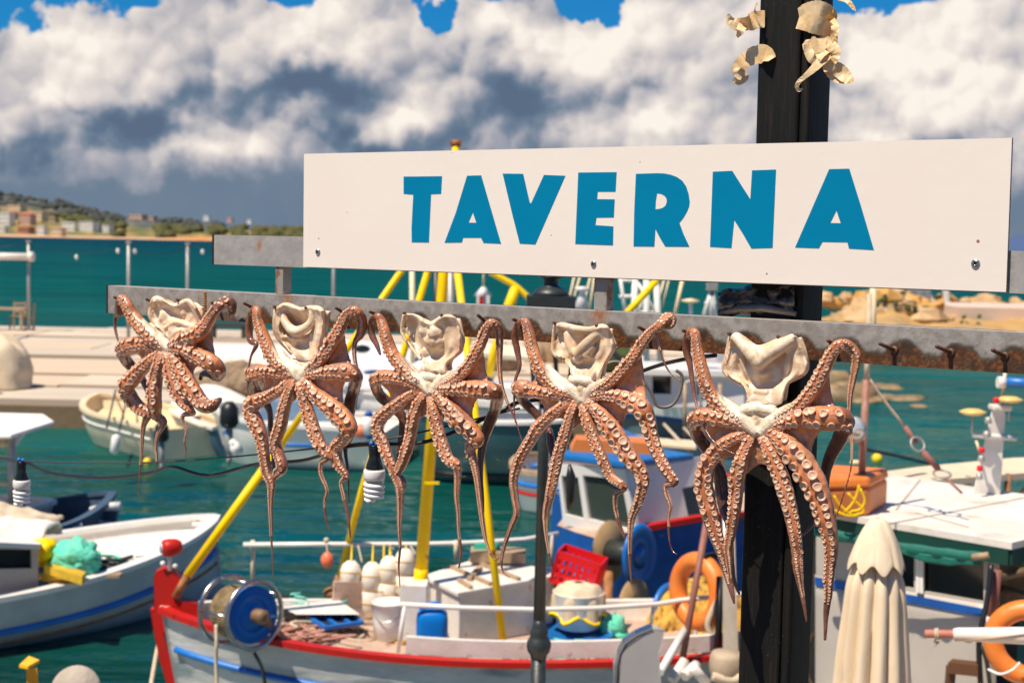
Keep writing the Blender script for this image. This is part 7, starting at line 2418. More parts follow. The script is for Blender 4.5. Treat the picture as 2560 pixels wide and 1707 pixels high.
st_ = [at(2170, 942, m0.y), at(2210, 1000, m0.y), at(2262, 1066, m0.y)]
rope(st_, .010, M['rope'], label='pale stay rope slanting right from the red brown pole', cat='rope', n=3)
rc = empty('ring_tackle', at(2300, 1110, 9.8), 'reddish cord with two thin metal rings hanging above the white roof', 'tackle')
for a_, b_, r_ in (((2262, 1066, 9.9), (2292, 1108, 9.85), .018), ((2306, 1128, 9.8), (2346, 1172, 9.8), .022), ((2365, 1195, 9.7), (2405, 1232, 9.6), .010)):
    build('cord', MB().tube([at(*a_), at(*b_)], r_, 6), mat('dusty_red_cord', (.30, .12, .10), .8), rc)
build('ring', MB().torus(at(2294, 1110, 9.82), .052, .008, Vector((.3, -1, .6)), 24, 6), M['galv'], rc)
build('ring', MB().torus(at(2355, 1184, 9.75), .058, .009, Vector((0, -.35, 1)), 24, 6), M['galv'], rc)
# white mast with lights
wmst = empty('white_mast', onz(2468, 1232, zR), 'white painted mast with yellow discs, red lamps and a blue cylinder', 'mast')
q0 = onz(2470, 1236, zR); Ym = q0.y
build('mast_body', MB().hexa([at(2430, 1240, Ym), at(2500, 1244, Ym), at(2500, 1240, Ym + .25), at(2440, 1236, Ym + .25)], [at(2482, 1012, Ym), at(2516, 1012, Ym), at(2516, 1011, Ym + .15), at(2482, 1011, Ym + .15)]).box(at(2500, 1018, Ym), (.14, .14, .04)), M['white'], wmst, bevel=.01)
build('crossbar', MB().tube([at(2432, 1086, Ym - .05), at(2540, 1096, Ym)], .020, 8), M['white2'], wmst)
for c_ in ((2432, 1030), (2524, 999)):
    cc2 = at(c_[0], c_[1], Ym - .05)
    build('radar_disc', MB().lathe(cc2, [(0, -.028), (.06, -.02), (.098, -.004), (.098, .006), (.05, .024), (0, .026)], 20), mat('pale_yellow_plastic', (.72, .50, .16), .4), wmst)
    build('disc_stem', MB().tube([cc2 - Z * .02, cc2 - Z * .16], .008, 6), M['galv'], wmst)
for c_ in ((2490, 1001), (2454, 1126), (2449, 1171)):
    build('red_lamp', MB().lathe(at(c_[0], c_[1] + 6, Ym - .12), [(.018, 0), (.022, .005), (.022, .035), (.012, .042), (0, .043)], 12), crm, wmst)
for c_ in ((2470, 1050), (2466, 1085), (2448, 1190), (2453, 1145)):
    build('lamp_base', MB().lathe(at(c_[0], c_[1] + 8, Ym - .12), [(.024, 0), (.028, .01), (.022, .045), (0, .05)], 12), M['galv'], wmst)
build('blue_cylinder', MB().tube([at(2512, 955, Ym), at(2620, 962, Ym)], .040, 14), M['bluebright'], wmst)
build('cylinder_cap', MB().tube([at(2494, 955, Ym), at(2512, 956, Ym)], .044, 14), M['white2'], wmst)
build('antenna', MB().tube([at(2504, 1010, Ym + .05), at(2513, 930, Ym + .05)], .013, 8), M['cream'], wmst)
build('rusty_wire', MB().tube([at(2440, 1100, Ym - .05), at(2448, 1125, Ym - .1)], .010, 6), M['cream'], wmst)
# pale awning of the next boat behind
r3b = empty('awning_boat', at(2450, 1350, 14.0), 'boat behind with a flat cream awning on rusty frames', 'boat')
zA = at(2400, 1170, 13.5).z
aw = [onz(2080, 1205, zA), onz(2330, 1200, zA), onz(2640, 1176, zA), onz(2640, 1140, zA), onz(2530, 1144, zA), onz(2300, 1166, zA), onz(2080, 1196, zA)]
mb = MB().add([p for p in aw] + [p - Z * .06 for p in aw], [tuple(range(7)), tuple(reversed(range(7, 14)))] + [(i, 7 + i, 7 + (i + 1) % 7, (i + 1) % 7) for i in range(7)])
build('awning', mb, M['beige'] if False else mat('cream_awning', (.74, .60, .42), .8, c2=(.62, .48, .33), nscale=2, namt=.7), r3b)
for px, py in ((2335, 1196), (2420, 1190), (2520, 1184), (2600, 1178)):
    p = onz(px, py, zA)
    build('awning_post', MB().tube([p, Vector((p.x, p.y, zA - 1.2))], .03, 8), M['rust'], r3b)
build('awning_brace', MB().tube([onz(2520, 1184, zA) - Z * .35, onz(2590, 1178, zA) - Z * .05], .02, 6), M['rust'], r3b)
h3 = Hull((at(2080, 1300, 13.6).x, 13.4), (at(2700, 1300, 14.4).x + 2, 14.6), 1.9, .75, .6, .7, transom=.7)
h3.build(r3b, M['tealhull'], M['white'], deck=M['deck'], deckz=.5)
# things between the post and the parasol
r3c = empty('red_tarp_boat', at(2080, 1400, 11.8), 'faded red dinghy upside down behind the parasol and the octopus arm', 'dinghy')
def dng(u, v):
    px = 1990 + 160 * u
    a = pi * v
    p = at(px, 1400, 11.9)
    hgt = .30 * math.sin(pi * (.15 + .7 * u)) ** .5
    return Vector((p.x, p.y + .4 - math.cos(a) * .45, at(px, 1430, 11.9).z + math.sin(a) * hgt))
build('hull', MB().grid(dng, 20, 12), mat('faded_red', (.46, .08, .06), .6, c2=(.52, .16, .12), nscale=4, namt=.7), r3c)
random.seed(3)
for k, (px, py, c_, lab) in enumerate(((2070, 1460, 'bluebright', 'bright blue bundle right of the black post'), (2110, 1450, 'yellow', 'small yellow rope bundle beside the parasol'), (2050, 1500, 'orange', 'orange buoy half hidden by the black post'), (2090, 1480, 'red', 'small red float right of the black post'), (2105, 1500, 'iron', 'dark bundle of net left of the parasol'))):
    thing('gear_bundle', MB().ball(at(px, py, 11.6), (.09 if k != 3 else .035, .09, .07 if k != 3 else .035), 12, 8, jit=.7, seed=k), M[c_], lab, 'gear')
lean(at(2030, 1440, 11.4), at(2160, 1385, 11.8), .022, M['white2'], 'thin_oar', label='white pipe slanting up behind the parasol top', cat='pipe')
rope([at(2130, 1500, 11), at(2115, 1540, 11), at(2090, 1590, 11)], .02, M['orange'], label='orange red strap hanging left of the parasol', cat='strap')
dr = at(2095, 1660, 10.3)
thing('steel_drum', MB().torus(dr, .30, .018, Vector((-.75, -.6, .1)), 36, 8).lathe(dr + Vector((.1, .1, 0)), [(.27, 0), (.25, .1), (.0, .12)], 30, axis=Vector((.75, .6, -.1))), mat('drum_dark_brass', (.10, .075, .05), .3, metal=.6, c2=(.20, .13, .07), nscale=5, namt=.7), 'large dark steel drum with a bright rim left of the parasol', 'drum')

# ---------------------------------------------------------------- 4 left white boat
b4 = Hull((-3.28, 15.7), (-8.2, 12.2), 2.35, .86, .52, .75, rake=-.15)
r4 = empty('fishing_boat', (-5.5, 14, 0), 'white open boat with a blue stripe, its bow pointing right', 'boat')
b4.build(r4, M['hullshade'], M['white2'], stripe=[(.33, .075, M['bluebright'])], deck=M['deck'], deckz=lambda t: b4.sheer(t) - .42, gun=(.14, .05), inner=M['canvas'])
mb = MB()
for side in (1, -1):
    pts_ = [b4.P(.01 + .985 * i / 40, side, z=b4.sheer(.01 + .985 * i / 40) - .47, off=.0) for i in range(41)]
    mb.tube(pts_, .018, 6)
build('lower_strake', mb, M['rust'], r4)
build('stem_head', MB().box(at(524, 1300, 15.7), (.20, .10, .07)).box(at(515, 1310, 15.7), (.30, .12, .05)), M['white2'], r4, bevel=.02)
mb = MB()
def fdk(u, v):
    t = .015 + u * .30
    return b4.P(t, 1, q=0, off=-.06).lerp(b4.P(t, -1, q=0, off=-.06), v) - Z * .10
mb.grid(fdk, 14, 6)
build('foredeck', mb, M['canvas'], r4)
# its cabin on the left
lc0 = at(95, 1480, 13.6); lc1 = at(-90, 1490, 12.9)
wall('cabin_side', (at(-120, 1492, 13.1), at(96, 1478, 13.6), at(96, 1362, 13.6), at(-120, 1355, 13.1)), [(.3, .92, .50, .90)], m=wm2, parent=r4, glass=M['glass'])
build('cabin_roof', MB().hexa([at(-120, 1362, 12.9), at(100, 1372, 13.5), at(104, 1352, 14.6), at(-120, 1350, 14.4)], [at(-120, 1350, 12.9), at(100, 1360, 13.5), at(104, 1342, 14.6), at(-120, 1338, 14.4)]), M['white2'], r4)
def tarp(name, x0, x1, yt0, yt1, yb, Y, lab, m):
    def fn(u, v):
        px = x0 + (x1 - x0) * u
        yt = yt0 + (yt1 - yt0) * u ** 2
        n_ = mnoise.fractal(Vector((u * 4 + Y, v * 3, x0)), 1, 2, 4)
        a = v * pi
        p = at(px, yb + (yt - yb) * math.sin(a) ** .7, Y)
        return Vector((p.x, Y + .3 - .3 * math.cos(a) , p.z)) + Vector((.02, -.05, .05)) * n_
    thing(name, MB().sheet(fn, 30, 16, (0, 0, -.02)), m, lab, 'tarpaulin')
tarp('tarpaulin', -120, 112, 1265, 1318, 1316, 14.3, 'smooth cream tarpaulin over the left boat cabin, uppermost', M['beige'])
tarp('tarpaulin', -120, 108, 1306, 1322, 1360, 13.9, 'crumpled white tarpaulin under the smooth cream one', M['canvas'])
tangle('green_net', at(190, 1440, 14.3), .24, .2, .30, .016, 14, M['greennet'], 'heap of mint green fishing net in the left boat', 'net')
thing('green_net_core', MB().ball(at(188, 1400, 13.95), (.25, .2, .20), 28, 18, jit=.35, seed=2, freq=3.5), M['greennet'], 'rounded core of the mint green net heap', 'net')
thing('yellow_gear', MB().ball(at(112, 1378, 13.9), (.13, .15, .14), 16, 10, jit=.4, seed=1), M['yellow'], 'yellow bundle beside the left boat cabin', 'gear')
thing('yellow_mat', MB().hexa([at(110, 1432, 13.6), at(205, 1462, 13.4), at(215, 1450, 13.7), at(118, 1418, 14.0)], [p + Z * .06 for p in (at(110, 1428, 13.6), at(205, 1456, 13.4), at(215, 1444, 13.7), at(118, 1412, 14.0))]).ball(at(150, 1440, 13.7), (.2, .1, .06), 12, 8, jit=.6), mat('dusty_yellow', (.72, .45, .02), .6, c2=(.55, .32, .03), nscale=8, namt=.8), 'yellow folded mat in front of the green net', 'mat')
thing('blue_board', MB().box(at(100, 1445, 13.75), (.16, .05, .22)), mat('panel_teal_blue', (.01, .10, .20), .5), 'small dark blue panel left of the yellow roll', 'panel')
tangle('dark_net', at(255, 1425, 14.2), .15, .12, .10, .015, 24, M['iron'], 'small dark net heap right of the green net', 'net')
thing('wood_floor', MB().box(at(300, 1418, 14.3), (.35, .2, .04)).box(at(265, 1436, 13.9), (.3, .12, .03)), M['wood'], 'pale wooden floor boards in the middle of the left boat', 'boards')
thing('grey_block', MB().ball(at(331, 1410, 14.5), (.09, .07, .06), 10, 7), M['galv'], 'small grey anchor stone on the left boat', 'stone')
thing('black_hatch', MB().hexa([at(338, 1398, 14.9), at(405, 1388, 15.0), at(410, 1382, 15.3), at(350, 1386, 15.3)], [p + Z * .03 for p in (at(338, 1398, 14.9), at(405, 1388, 15.0), at(410, 1382, 15.3), at(350, 1386, 15.3))]), M['black'], 'small black hatch on the foredeck of the left boat', 'hatch')

# ---------------------------------------------------------------- 5 grey blue boat behind it
r5 = empty('grey_boat', at(200, 1400, 16.5), 'dark grey blue boat with a white capped sternpost behind the left boat', 'boat')
h5 = Hull((at(275, 1400, 17.2).x, 17.3), (at(-200, 1400, 16.4).x, 16.4), 1.8, .80, .55, .6, rake=.1)
h5.build(r5, M['greyblue'], M['greyblue'], deck=M['black'], deckz=.35, inner=M['greyblue'])
build('stem_post', MB().prism([(232, 1282), (296, 1276), (285, 1330), (270, 1400), (240, 1400)], lambda x, y, t: at(x, y, 17.0) + Vector((0, -1, 0)) * t, .05, -.05), M['greyblue'], r5)
build('stem_cap', MB().tube([at(226, 1274, 16.95), at(262, 1266, 16.95), at(302, 1264, 16.95)], [.035, .05, .05], 10), M['white2'], r5)
build('pale_panel', MB().add([at(245, 1298, 16.8), at(290, 1308, 16.8), at(277, 1372, 16.8)] + [at(245, 1298, 16.85), at(290, 1308, 16.85), at(277, 1372, 16.85)], [(0, 1, 2), (5, 4, 3), (0, 3, 4, 1), (1, 4, 5, 2), (2, 5, 3, 0)]), mat('lilac_grey', (.36, .38, .48), .6), r5)
build('tiller', MB().tube([at(110, 1352, 16.2), at(150, 1338, 16.3), at(205, 1310, 16.4)], .03, 8), M['white2'], r5)

# ---------------------------------------------------------------- 6 boat with white canopy at the far left
r6 = empty('canopy_boat', at(-40, 1280, 17.0), 'boat at the far left under a flat white canopy on white posts', 'boat')
zc6 = at(60, 1050, 16.6).z
cp = [at(-260, 1090, 16.0), at(28, 1086, 16.0), at(136, 1052, 17.4), at(110, 1034, 18.4), at(-260, 1024, 18.4)]
cp = [Vector((p.x, p.y, p.z)) for p in cp]
mb = MB().add(cp + [p - Z * .05 for p in cp], [tuple(range(5)), tuple(reversed(range(5, 10)))] + [(i, 5 + i, 5 + (i + 1) % 5, (i + 1) % 5) for i in range(5)])
build('canopy', mb, mat('canopy_white', (.84, .80, .74), .6), r6, bevel=.02)
build('canopy_post', MB().tube([at(28, 1080, 16.3), at(30, 1285, 16.3)], .045, 10), M['galv'], r6)
build('canopy_post', MB().tube([at(58, 1240, 16.9), at(58, 1300, 16.9)], .03, 8), M['galv'], r6)
build('brace', MB().tube([at(34, 1112, 16.35), at(72, 1068, 16.9)], .025, 8), M['white2'], r6)
build('handrail', MB().tube([at(-120, 1112, 16.3), at(28, 1112, 16.3)], .022, 8).tube([at(-120, 1210, 16.3), at(26, 1210, 16.3)], .025, 8), M['cream'], r6)
build('side_screen', MB().box(at(-60, 1098, 16.4), (.7, .03, .12)), M['beige'], r6)
h6 = Hull((at(120, 1400, 17).x, 17.2), (-11.5, 16.4), 2.2, .7, .55, .6)
h6.build(r6, M['white'], M['white'], deck=M['deck'], deckz=.4)

# ---------------------------------------------------------------- far boats by the pier
def motorboat(B, S, beam, zb, zm, zs, mh, mg, lab, inner=None, stripe=None, tr=.85, deck=None, extras=None, name='motorboat'):
    h = Hull(B, S, beam, zb, zm, zs, transom=tr, rake=.45)
    root = empty(name, ((B[0] + S[0]) / 2, (B[1] + S[1]) / 2, 0), lab, 'boat')
    h.build(root, mh, mg, stripe=stripe, deck=deck or mg, deckz=lambda t: h.sheer(t) - .28, gun=(.12, .06), inner=inner)
    return h, root
def outboard(root, p, s=1.0, m=None, e=Vector((1, 0, 0))):
    m = m or M['black']
    build('outboard_cowl', MB().tube([p + Z * .02 * s, p + Z * .10 * s, p + Z * .32 * s, p + Z * .42 * s], [.10 * s, .15 * s, .14 * s, .06 * s], 12, flat=1.0), m, root)
    build('outboard_leg', MB().tube([p, p - Z * .5 * s], [.06 * s, .045 * s], 8).lathe(p - Z * .48 * s, [(.02 * s, -.04 * s), (.10 * s, 0), (.02 * s, .04 * s)], 10, axis=e), mat('outboard_grey', (.25, .26, .27), .4), root)

cB, cS = atz(232, 1106, 0), atz(470, 1150, 0)
h7, r7 = motorboat((cB.x - .15, cB.y + .9), (cS.x - .05, cS.y + .25), 1.75, .80, .62, .55, mat('cream_hull', (.66, .58, .42), .45, c2=(.52, .45, .32), nscale=3, namt=.6), M['cream'], 'cream motorboat with a white fender moored at the pier', inner=M['cream'], stripe=[(.16, .04, M['white2'])], deck=mat('cream_deck', (.82, .62, .34), .5))
build('fender', MB().tube([at(292, 1086, 22.6), at(291, 1092, 22.6), at(286, 1128, 22.6), at(285, 1134, 22.6)], [.03, .075, .075, .03], 10), M['white2'], r7)
outboard(r7, at(404, 1106, 22.4), .8)
for px, yt in ((285, 940), (318, 945)):
    rope([at(px + 4, 975, 28.9), at(px - 4, 1010, 26.5), at(px - 18, 1068, 24.0)], .02, M['iron'], label=('left' if px == 285 else 'right') + ' one of two dark mooring lines from pier to cream boat', cat='rope')
cB, cS = atz(455, 1100, 0), atz(640, 1135, 0)
h8, r8 = motorboat((cB.x, cB.y + 1.3), (cS.x, cS.y - .1), 1.8, .72, .55, .5, mat('boat_slate_blue', (.06, .14, .22), .4, c2=(.04, .10, .17), nscale=3, namt=.5), M['white2'], 'white motorboat with slate blue sides and a black outboard', inner=M['white2'])
build('foredeck_cover', MB().sheet(lambda u, v: h8.P(.03 + .62 * u, 1, q=0).lerp(h8.P(.03 + .62 * u, -1, q=0), v) + Z * (.06 + .40 * math.sin(pi * v) * math.sin(pi * min(1, .15 + u * .8))), 16, 10, (0, 0, -.02)), M['canvas'], r8)
outboard(r8, at(573, 1072, 22.6), 1.05)
thing('anchor_float', MB().ball(at(590, 1120, 21.5), (.10, .09, .10), 10, 7, jit=.5).ball(at(583, 1108, 21.5), .07, 8, 6), M['white2'], 'small white float hanging below the black outboard', 'float')
# middle white boat with grey tarpaulin
cB = atz(700, 1075, 0); cS = atz(900, 1095, 0)
h9, r9 = motorboat((cB.x - .6, 25.6), (at(985, 1050, 25).x, 25.2), 2.3, .95, .75, .7, M['white2'], M['white2'], 'white moored boat with a blue and white fender, behind the second octopus', inner=M['white2'], deck=M['canvas'])
build('bow_stripe', MB().tube([h9.P(.1, 1, q=.25, off=.02), h9.P(.4, 1, q=.25, off=.02), h9.P(.8, 1, q=.25, off=.02)], .04, 6), M['bluebright'], r9)
build('locker', MB().box(((h9.B + h9.S) / 2) + Z * .95, (1.4, .8, .35)), M['paleblue'], r9)
fd = empty('fender', at(922, 1090, 23.2), 'white cylindrical fender with blue ends, above the near light bulb', 'fender')
build('fender_body', MB().tube([at(922, 1038, 23.2), at(922, 1042, 23.2), at(922, 1084, 23.2), at(922, 1088, 23.2)], [.04, .10, .10, .04], 12), M['white2'], fd)
build('fender_end', MB().tube([at(922, 1026, 23.2), at(922, 1038, 23.2)], [.03, .085], 10), M['blue'], fd)
build('fender_end', MB().tube([at(922, 1088, 23.2), at(922, 1098, 23.2)], [.085, .03], 10), M['blue'], fd)
thing('pink_buoy', MB().ball(at(903, 1078, 23.6), .12, 12, 8), M['pink'], 'pink ball buoy left of the white fender', 'buoy')
# big covered boat above it: white tarp slung over boom
r11 = empty('covered_boat', atz(960, 1010, 0), 'big white boat covered with a light grey tarpaulin, behind the middle octopus', 'boat')
h11 = Hull((at(840, 1000, 28).x, 28.3), (at(1185, 1000, 27.6).x, 27.2), 2.6, 1.35, 1.1, 1.1, transom=.8)
h11.build(r11, M['white2'], M['white2'], deck=M['white2'], deckz=.9)
def slung(u, v):
    p0_, p1_ = at(862, 848, 27.6), at(1190, 880, 27.4)
    c_ = p0_.lerp(p1_, u)
    s_ = (v - .5) * 2
    return c_ + Vector((0, s_ * 1.0, -abs(s_) ** 1.3 * .75 - .08 * math.sin(u * 9) * abs(s_)))
build('tarpaulin', MB().sheet(slung, 30, 14, (0, 0, -.02)), mat('tarp_light_grey', (.66, .65, .66), .7, c2=(.50, .50, .54), nscale=1.2, namt=.7), r11)
build('cabin_window', MB().ball(at(905, 872, 26.7), (.16, .05, .08), 10, 6), M['glass'], r11)
# teal yacht
r12 = empty('yacht', atz(1240, 1130, 0), 'dark teal hulled boat with a white deck, seen between the middle octopuses', 'boat')
h12 = Hull((at(1010, 1000, 24).x, 24.3), (at(1420, 1000, 24).x, 24.0), 2.4, 1.25, 1.05, 1.1, transom=.8, rake=.5)
h12.build(r12, M['tealhull'], M['white2'], deck=M['white2'], deckz=lambda t: h12.sheer(t) - .05)
build('coachroof', MB().box(at(1250, 980, 24.1), (1.3, 1.1, .35)), M['white2'], r12, bevel=.06)
build('coachroof', MB().box(at(1170, 960, 24.6), (.9, .9, .3)), M['glass'], r12, bevel=.05)
build('waterline', MB().tube([h12.P(t / 20, 1, z=.16, off=.015) for t in range(1, 21)], .05, 6), M['black'], r12)
# awning strips and masts behind the middle
r13 = empty('beige_canopy_boat', atz(1280, 980, 0), 'boat with a long cream canopy, left of the fourth octopus mantle', 'boat')
build('canopy', MB().hexa([at(1170, 890, 28), at(1345, 905, 28), at(1345, 880, 30), at(1180, 862, 30)], [at(1170, 880, 28), at(1345, 895, 28), at(1345, 870, 30), at(1180, 852, 30)]), mat('canopy_cream', (.78, .66, .48), .7), r13)
for px in (1185, 1335): build('canopy_post', MB().tube([at(px, 890, 28.2), at(px, 1000, 28.2)], .04, 8), M['galv'], r13)
h13 = Hull((at(1150, 1000, 28).x, 29), (at(1400, 1000, 28).x, 28.6), 2.0, .9, .8, .8, transom=.8)
h13.build(r13, M['white'], M['wood'], deck=M['deck'], deckz=.6)
# small tricolour boat
cB = atz(1305, 1090, 0)
h14, r14 = motorboat((at(1312, 1080, 21).x, 21.8), (at(1480, 1080, 21).x, 21.0), 1.5, .72, .60, .6, M['white2'], M['wood'], 'small white boat with blue and red stripes, left of the fourth octopus', stripe=[(.16, .07, M['bluebright']), (.30, .06, M['red'])])
# boats behind the fourth and fifth octopuses
h15, r15 = motorboat((at(1545, 1040, 22).x, 22.8), (at(1900, 1040, 22).x, 21.6), 2.4, 1.25, 1.05, 1.05, mat('steel_teal', (.10, .20, .24), .45, c2=(.07, .15, .19), nscale=3, namt=.5), mat('gunwale_blue', (.01, .14, .46), .4), 'grey teal fishing boat with a blue gunwale and a thin red stripe', stripe=[(.40, .06, M['red'])], deck=M['deck'], name='fishing_boat')
wall('wheelhouse_side', (at(1600, 1015, 22.0), at(1860, 1020, 21.9), at(1860, 930, 21.9), at(1600, 925, 22.0)), [(.12, .30, .35, .85), (.55, .68, .35, .85)], m=M['white2'], parent=r15)
build('wheelhouse_roof', MB().box(at(1735, 922, 22.6), (1.9, 1.6, .08)), M['white2'], r15)
build('wheelhouse_body', MB().box(at(1735, 970, 22.75), (1.5, 1.2, .5)), M['white2'], r15)
for px in (1712, 1800): build('rail_post', MB().tube([at(px, 960, 21.3), at(px, 1090, 21.3)], .03, 8), M['wood'], r15)
build('rail', MB().tube(curve3([at(1710, 1000, 21.3), at(1712, 962, 21.3), at(1730, 952, 21.3), at(1750, 962, 21.3), at(1752, 1020, 21.3)]), .022, 8), M['galv'], r15)
h16, r16 = motorboat((at(1600, 930, 29).x, 29), (at(1800, 930, 29).x, 28.4), 2.0, 1.7, 1.5, 1.5, M['white2'], M['white2'], 'rounded white boat hull highest behind the rail, right of the fourth octopus')
thing('white_cabin', MB().box(at(1800, 900, 28.8), (1.2, 1.0, 1.5)).box(at(1860, 930, 28.0), (1.2, .8, .9)), mat('lilac_white', (.58, .54, .58), .6), 'pale lilac cabin block behind the largest octopus mantle', 'cabin')
thing('green_bush', MB().ball(at(1520, 890, 38), (1.0, .8, .5), 16, 10, jit=.6, seed=3), mat('bush_dark', (.05, .07, .015), .9), 'green bush on the pier behind the fourth octopus mantle', 'bush')
thing('tyre', MB().torus(at(1510, 920, 20.5), .26, .04, Vector((0, -1, .1)), 26, 8), M['iron'], 'dark tyre hanging behind the neck of the fourth octopus', 'tyre')
for k, (p_, q_) in enumerate((((1710, 1070), (1800, 1160)), ((1660, 1060), (1790, 1200)), ((1720, 1140), (1850, 1290)))):
    rope([at(p_[0], p_[1], 19 - k), at(q_[0], q_[1], 17.5 - k)], .022, M['rope'], n=2, label=['upper pale rope slanting between the fourth and largest octopus', 'middle pale rope slanting between the fourth and largest octopus', 'lowest pale rope slanting over the blue boat roof'][k], cat='rope')
# pale coaming boards / brown pipe frame
lean(at(1798, 1075, 17), at(1802, 1200, 17), .05, M['wood'], 'wood_post', label='brown wooden post between the two right octopuses', cat='post')
# yellow buoys
for k, (px, py, r, lab) in enumerate(((368, 1152, .075, 'yellow ball buoy floating under the cream motorboat'), (2192, 1145, .10, 'yellow ball buoy floating right of the red brown pole'))):
    p = atz(px, py + 8, 0)
    thing('mooring_buoy', MB().ball((p.x, p.y, r * .55), r, 16, 10), M['buoyyellow'], lab, 'buoy', 'yellow mooring buoys')
thing('white_pellet', MB().ball(atz(2140, 1160, 0) + Z * .03, (.12, .06, .05), 10, 6), M['cream'], 'small cream float on the water near the red brown pole', 'float')
rope([at(2150, 1120, 14), at(2250, 1140, 15), at(2330, 1160, 16)], .02, M['iron'], n=3, label='dark mooring line dipping into the water at the right', cat='rope')

# masts, booms and rigging seen in the gap below the sign
def mastline(px0, py0, px1, py1, Y, r, m, lab, name='mast', group=None):
    lean(at(px0, py0, Y), at(px1, py1, Y), r, m, name, label=lab, cat='mast', group=group)
mastline(1030, 660, 1032, 1000, 27, .05, M['cream'], 'slim cream mast left of the thick yellow mast')
mastline(1090, 660, 1092, 1000, 28, .06, M['black'], 'slim black mast just left of the thick yellow mast')
mastline(1126, 660, 1128, 1000, 29, .075, M['galv'], 'grey mast just right of the thick yellow mast')
mastline(2004 + 180, 690, 2180, 905, 12.5, .03, M['cream'], 'thin cream pole rising in front of the breakwater rocks')
mastline(1384, 830, 1392, 950, 12, .02, M['black'], 'thin black pole left of the fourth octopus mantle', )
mastline(1600, 1000, 1604, 1000.5, 25, .01, M['black'], 'tiny dark fitting behind the fourth octopus')
bpy.data.objects.remove(bpy.data.objects['mast.005'])
wl_m = empty('lattice_mast', at(1620, 1000, 27), 'white lattice mast with crossing braces, seen below the sign', 'mast')
for a_, b_ in (((1588, 690), (1580, 930)), ((1640, 690), (1652, 930)), ((1616, 690), (1616, 930))):
    build('leg', MB().tube([at(*a_, 27), at(*b_, 27)], .06, 8), M['white2'], wl_m)
for a_, b_ in (((1590, 700), (1650, 800)), ((1640, 700), (1582, 800)), ((1548, 742), (1590, 740)), ((1550, 690), (1566, 800)), ((1555, 700), (1590, 702)), ((1566, 780), (1650, 782))):
    build('brace', MB().tube([at(*a_, 27), at(*b_, 27)], .035, 6), M['white2'], wl_m)
thing('yellow_boom', MB().tube([at(1650, 692, 26), at(1575, 775, 26), at(1540, 812, 26)], .065, 8), M['yellow'], 'thin yellow boom crossing the white lattice mast', 'boom')
ycr = empty('yellow_crane', at(1290, 900, 24), 'small yellow boom with a bent arm left of the lantern top', 'crane')
build('arm', MB().tube(curve3([at(1225, 680, 24), at(1262, 700, 24), at(1290, 716, 24), at(1322, 745, 24)]), .05, 8), M['yellow'], ycr)
build('upright', MB().tube([at(1290, 716, 24), at(1272, 770, 24), at(1235, 880, 24), at(1222, 940, 24)], [.08, .10, .07, .06], 8), M['yellow'], ycr)
build('hook_end', MB().tube([at(1306, 730, 24), at(1322, 746, 24)], .045, 8), M['galv'], ycr)
bn = empty('hanging_beacon', at(1208, 757, 22), 'tiny red and white lantern box hanging on a thin line below the sign', 'beacon')
build('box', MB().box(at(1208, 752, 22), (.20, .2, .16)), M['white2'], bn)
build('roof', MB().lathe(at(1208, 740, 22), [(.15, 0), (.03, .14), (0, .15)], 4), M['white2'], bn)
build('red_panel', MB().box(at(1203, 752, 21.88), (.06, .02, .14)), M['red'], bn)
build('line', MB().tube([at(1208, 726, 22), at(1210, 650, 22)], .02, 5), M['cream'], bn)
for k, (a_, b_, r) in enumerate((((1436, 690), (1412, 800), .02), ((1450, 690), (1420, 800), .02), ((1476, 690), (1452, 800), .02), ((1486, 690), (1470, 800), .02), ((1706, 700), (1682, 812), .035), ((1660, 700), (1640, 780), .02), ((1672, 700), (1655, 770), .015))):
    mastline(*a_, *b_, 27, r, M['cream'], ['leftmost of four pale rigging lines right of the lantern', 'second of four pale rigging lines right of the lantern', 'third of four pale rigging lines right of the lantern', 'fourth of four pale rigging lines right of the lantern',
             'slanting cream pole between the lattice mast and the pale disc', 'thin pale line right of the lattice mast, left one', 'thin pale line right of the lattice mast, right one'][k], 'rigging_line', 'rigging lines below the sign')
thing('cone_light', MB().lathe(at(1455, 775, 26), [(.16, 0), (.05, .32), (.04, .34), (.14, .36), (.14, .42), (0, .43)], 12), M['white2'], 'small white cone lamp right of the lantern top', 'lamp')
ms = empty('disc_antenna', at(1726, 800, 22), 'pale yellow disc antenna on a thin stem below the sign', 'antenna')
build('disc', MB().lathe(at(1726, 752, 22), [(0, -.04), (.14, -.01), (.14, .01), (0, .04)], 16), M['cream'], ms)
build('stem', MB().tube([at(1726, 755, 22), at(1728, 800, 22)], .03, 6), M['white2'], ms)
ms = empty('camera_stand', at(1776, 800, 22), 'white three-legged stand with a grey head left of the plastic sheet', 'stand')
build('head', MB().box(at(1780, 716, 22), (.16, .12, .12)), M['galv'], ms)
for a_ in ((1757, 800), (1790, 800), (1778, 800)):
    build('leg', MB().tube([at(1780, 722, 22), at(*a_, 22)], .035, 6), M['white2'], ms)
build('brace', MB().tube([at(1762, 758, 22), at(1790, 758, 22)], .03, 6), M['white2'], ms)
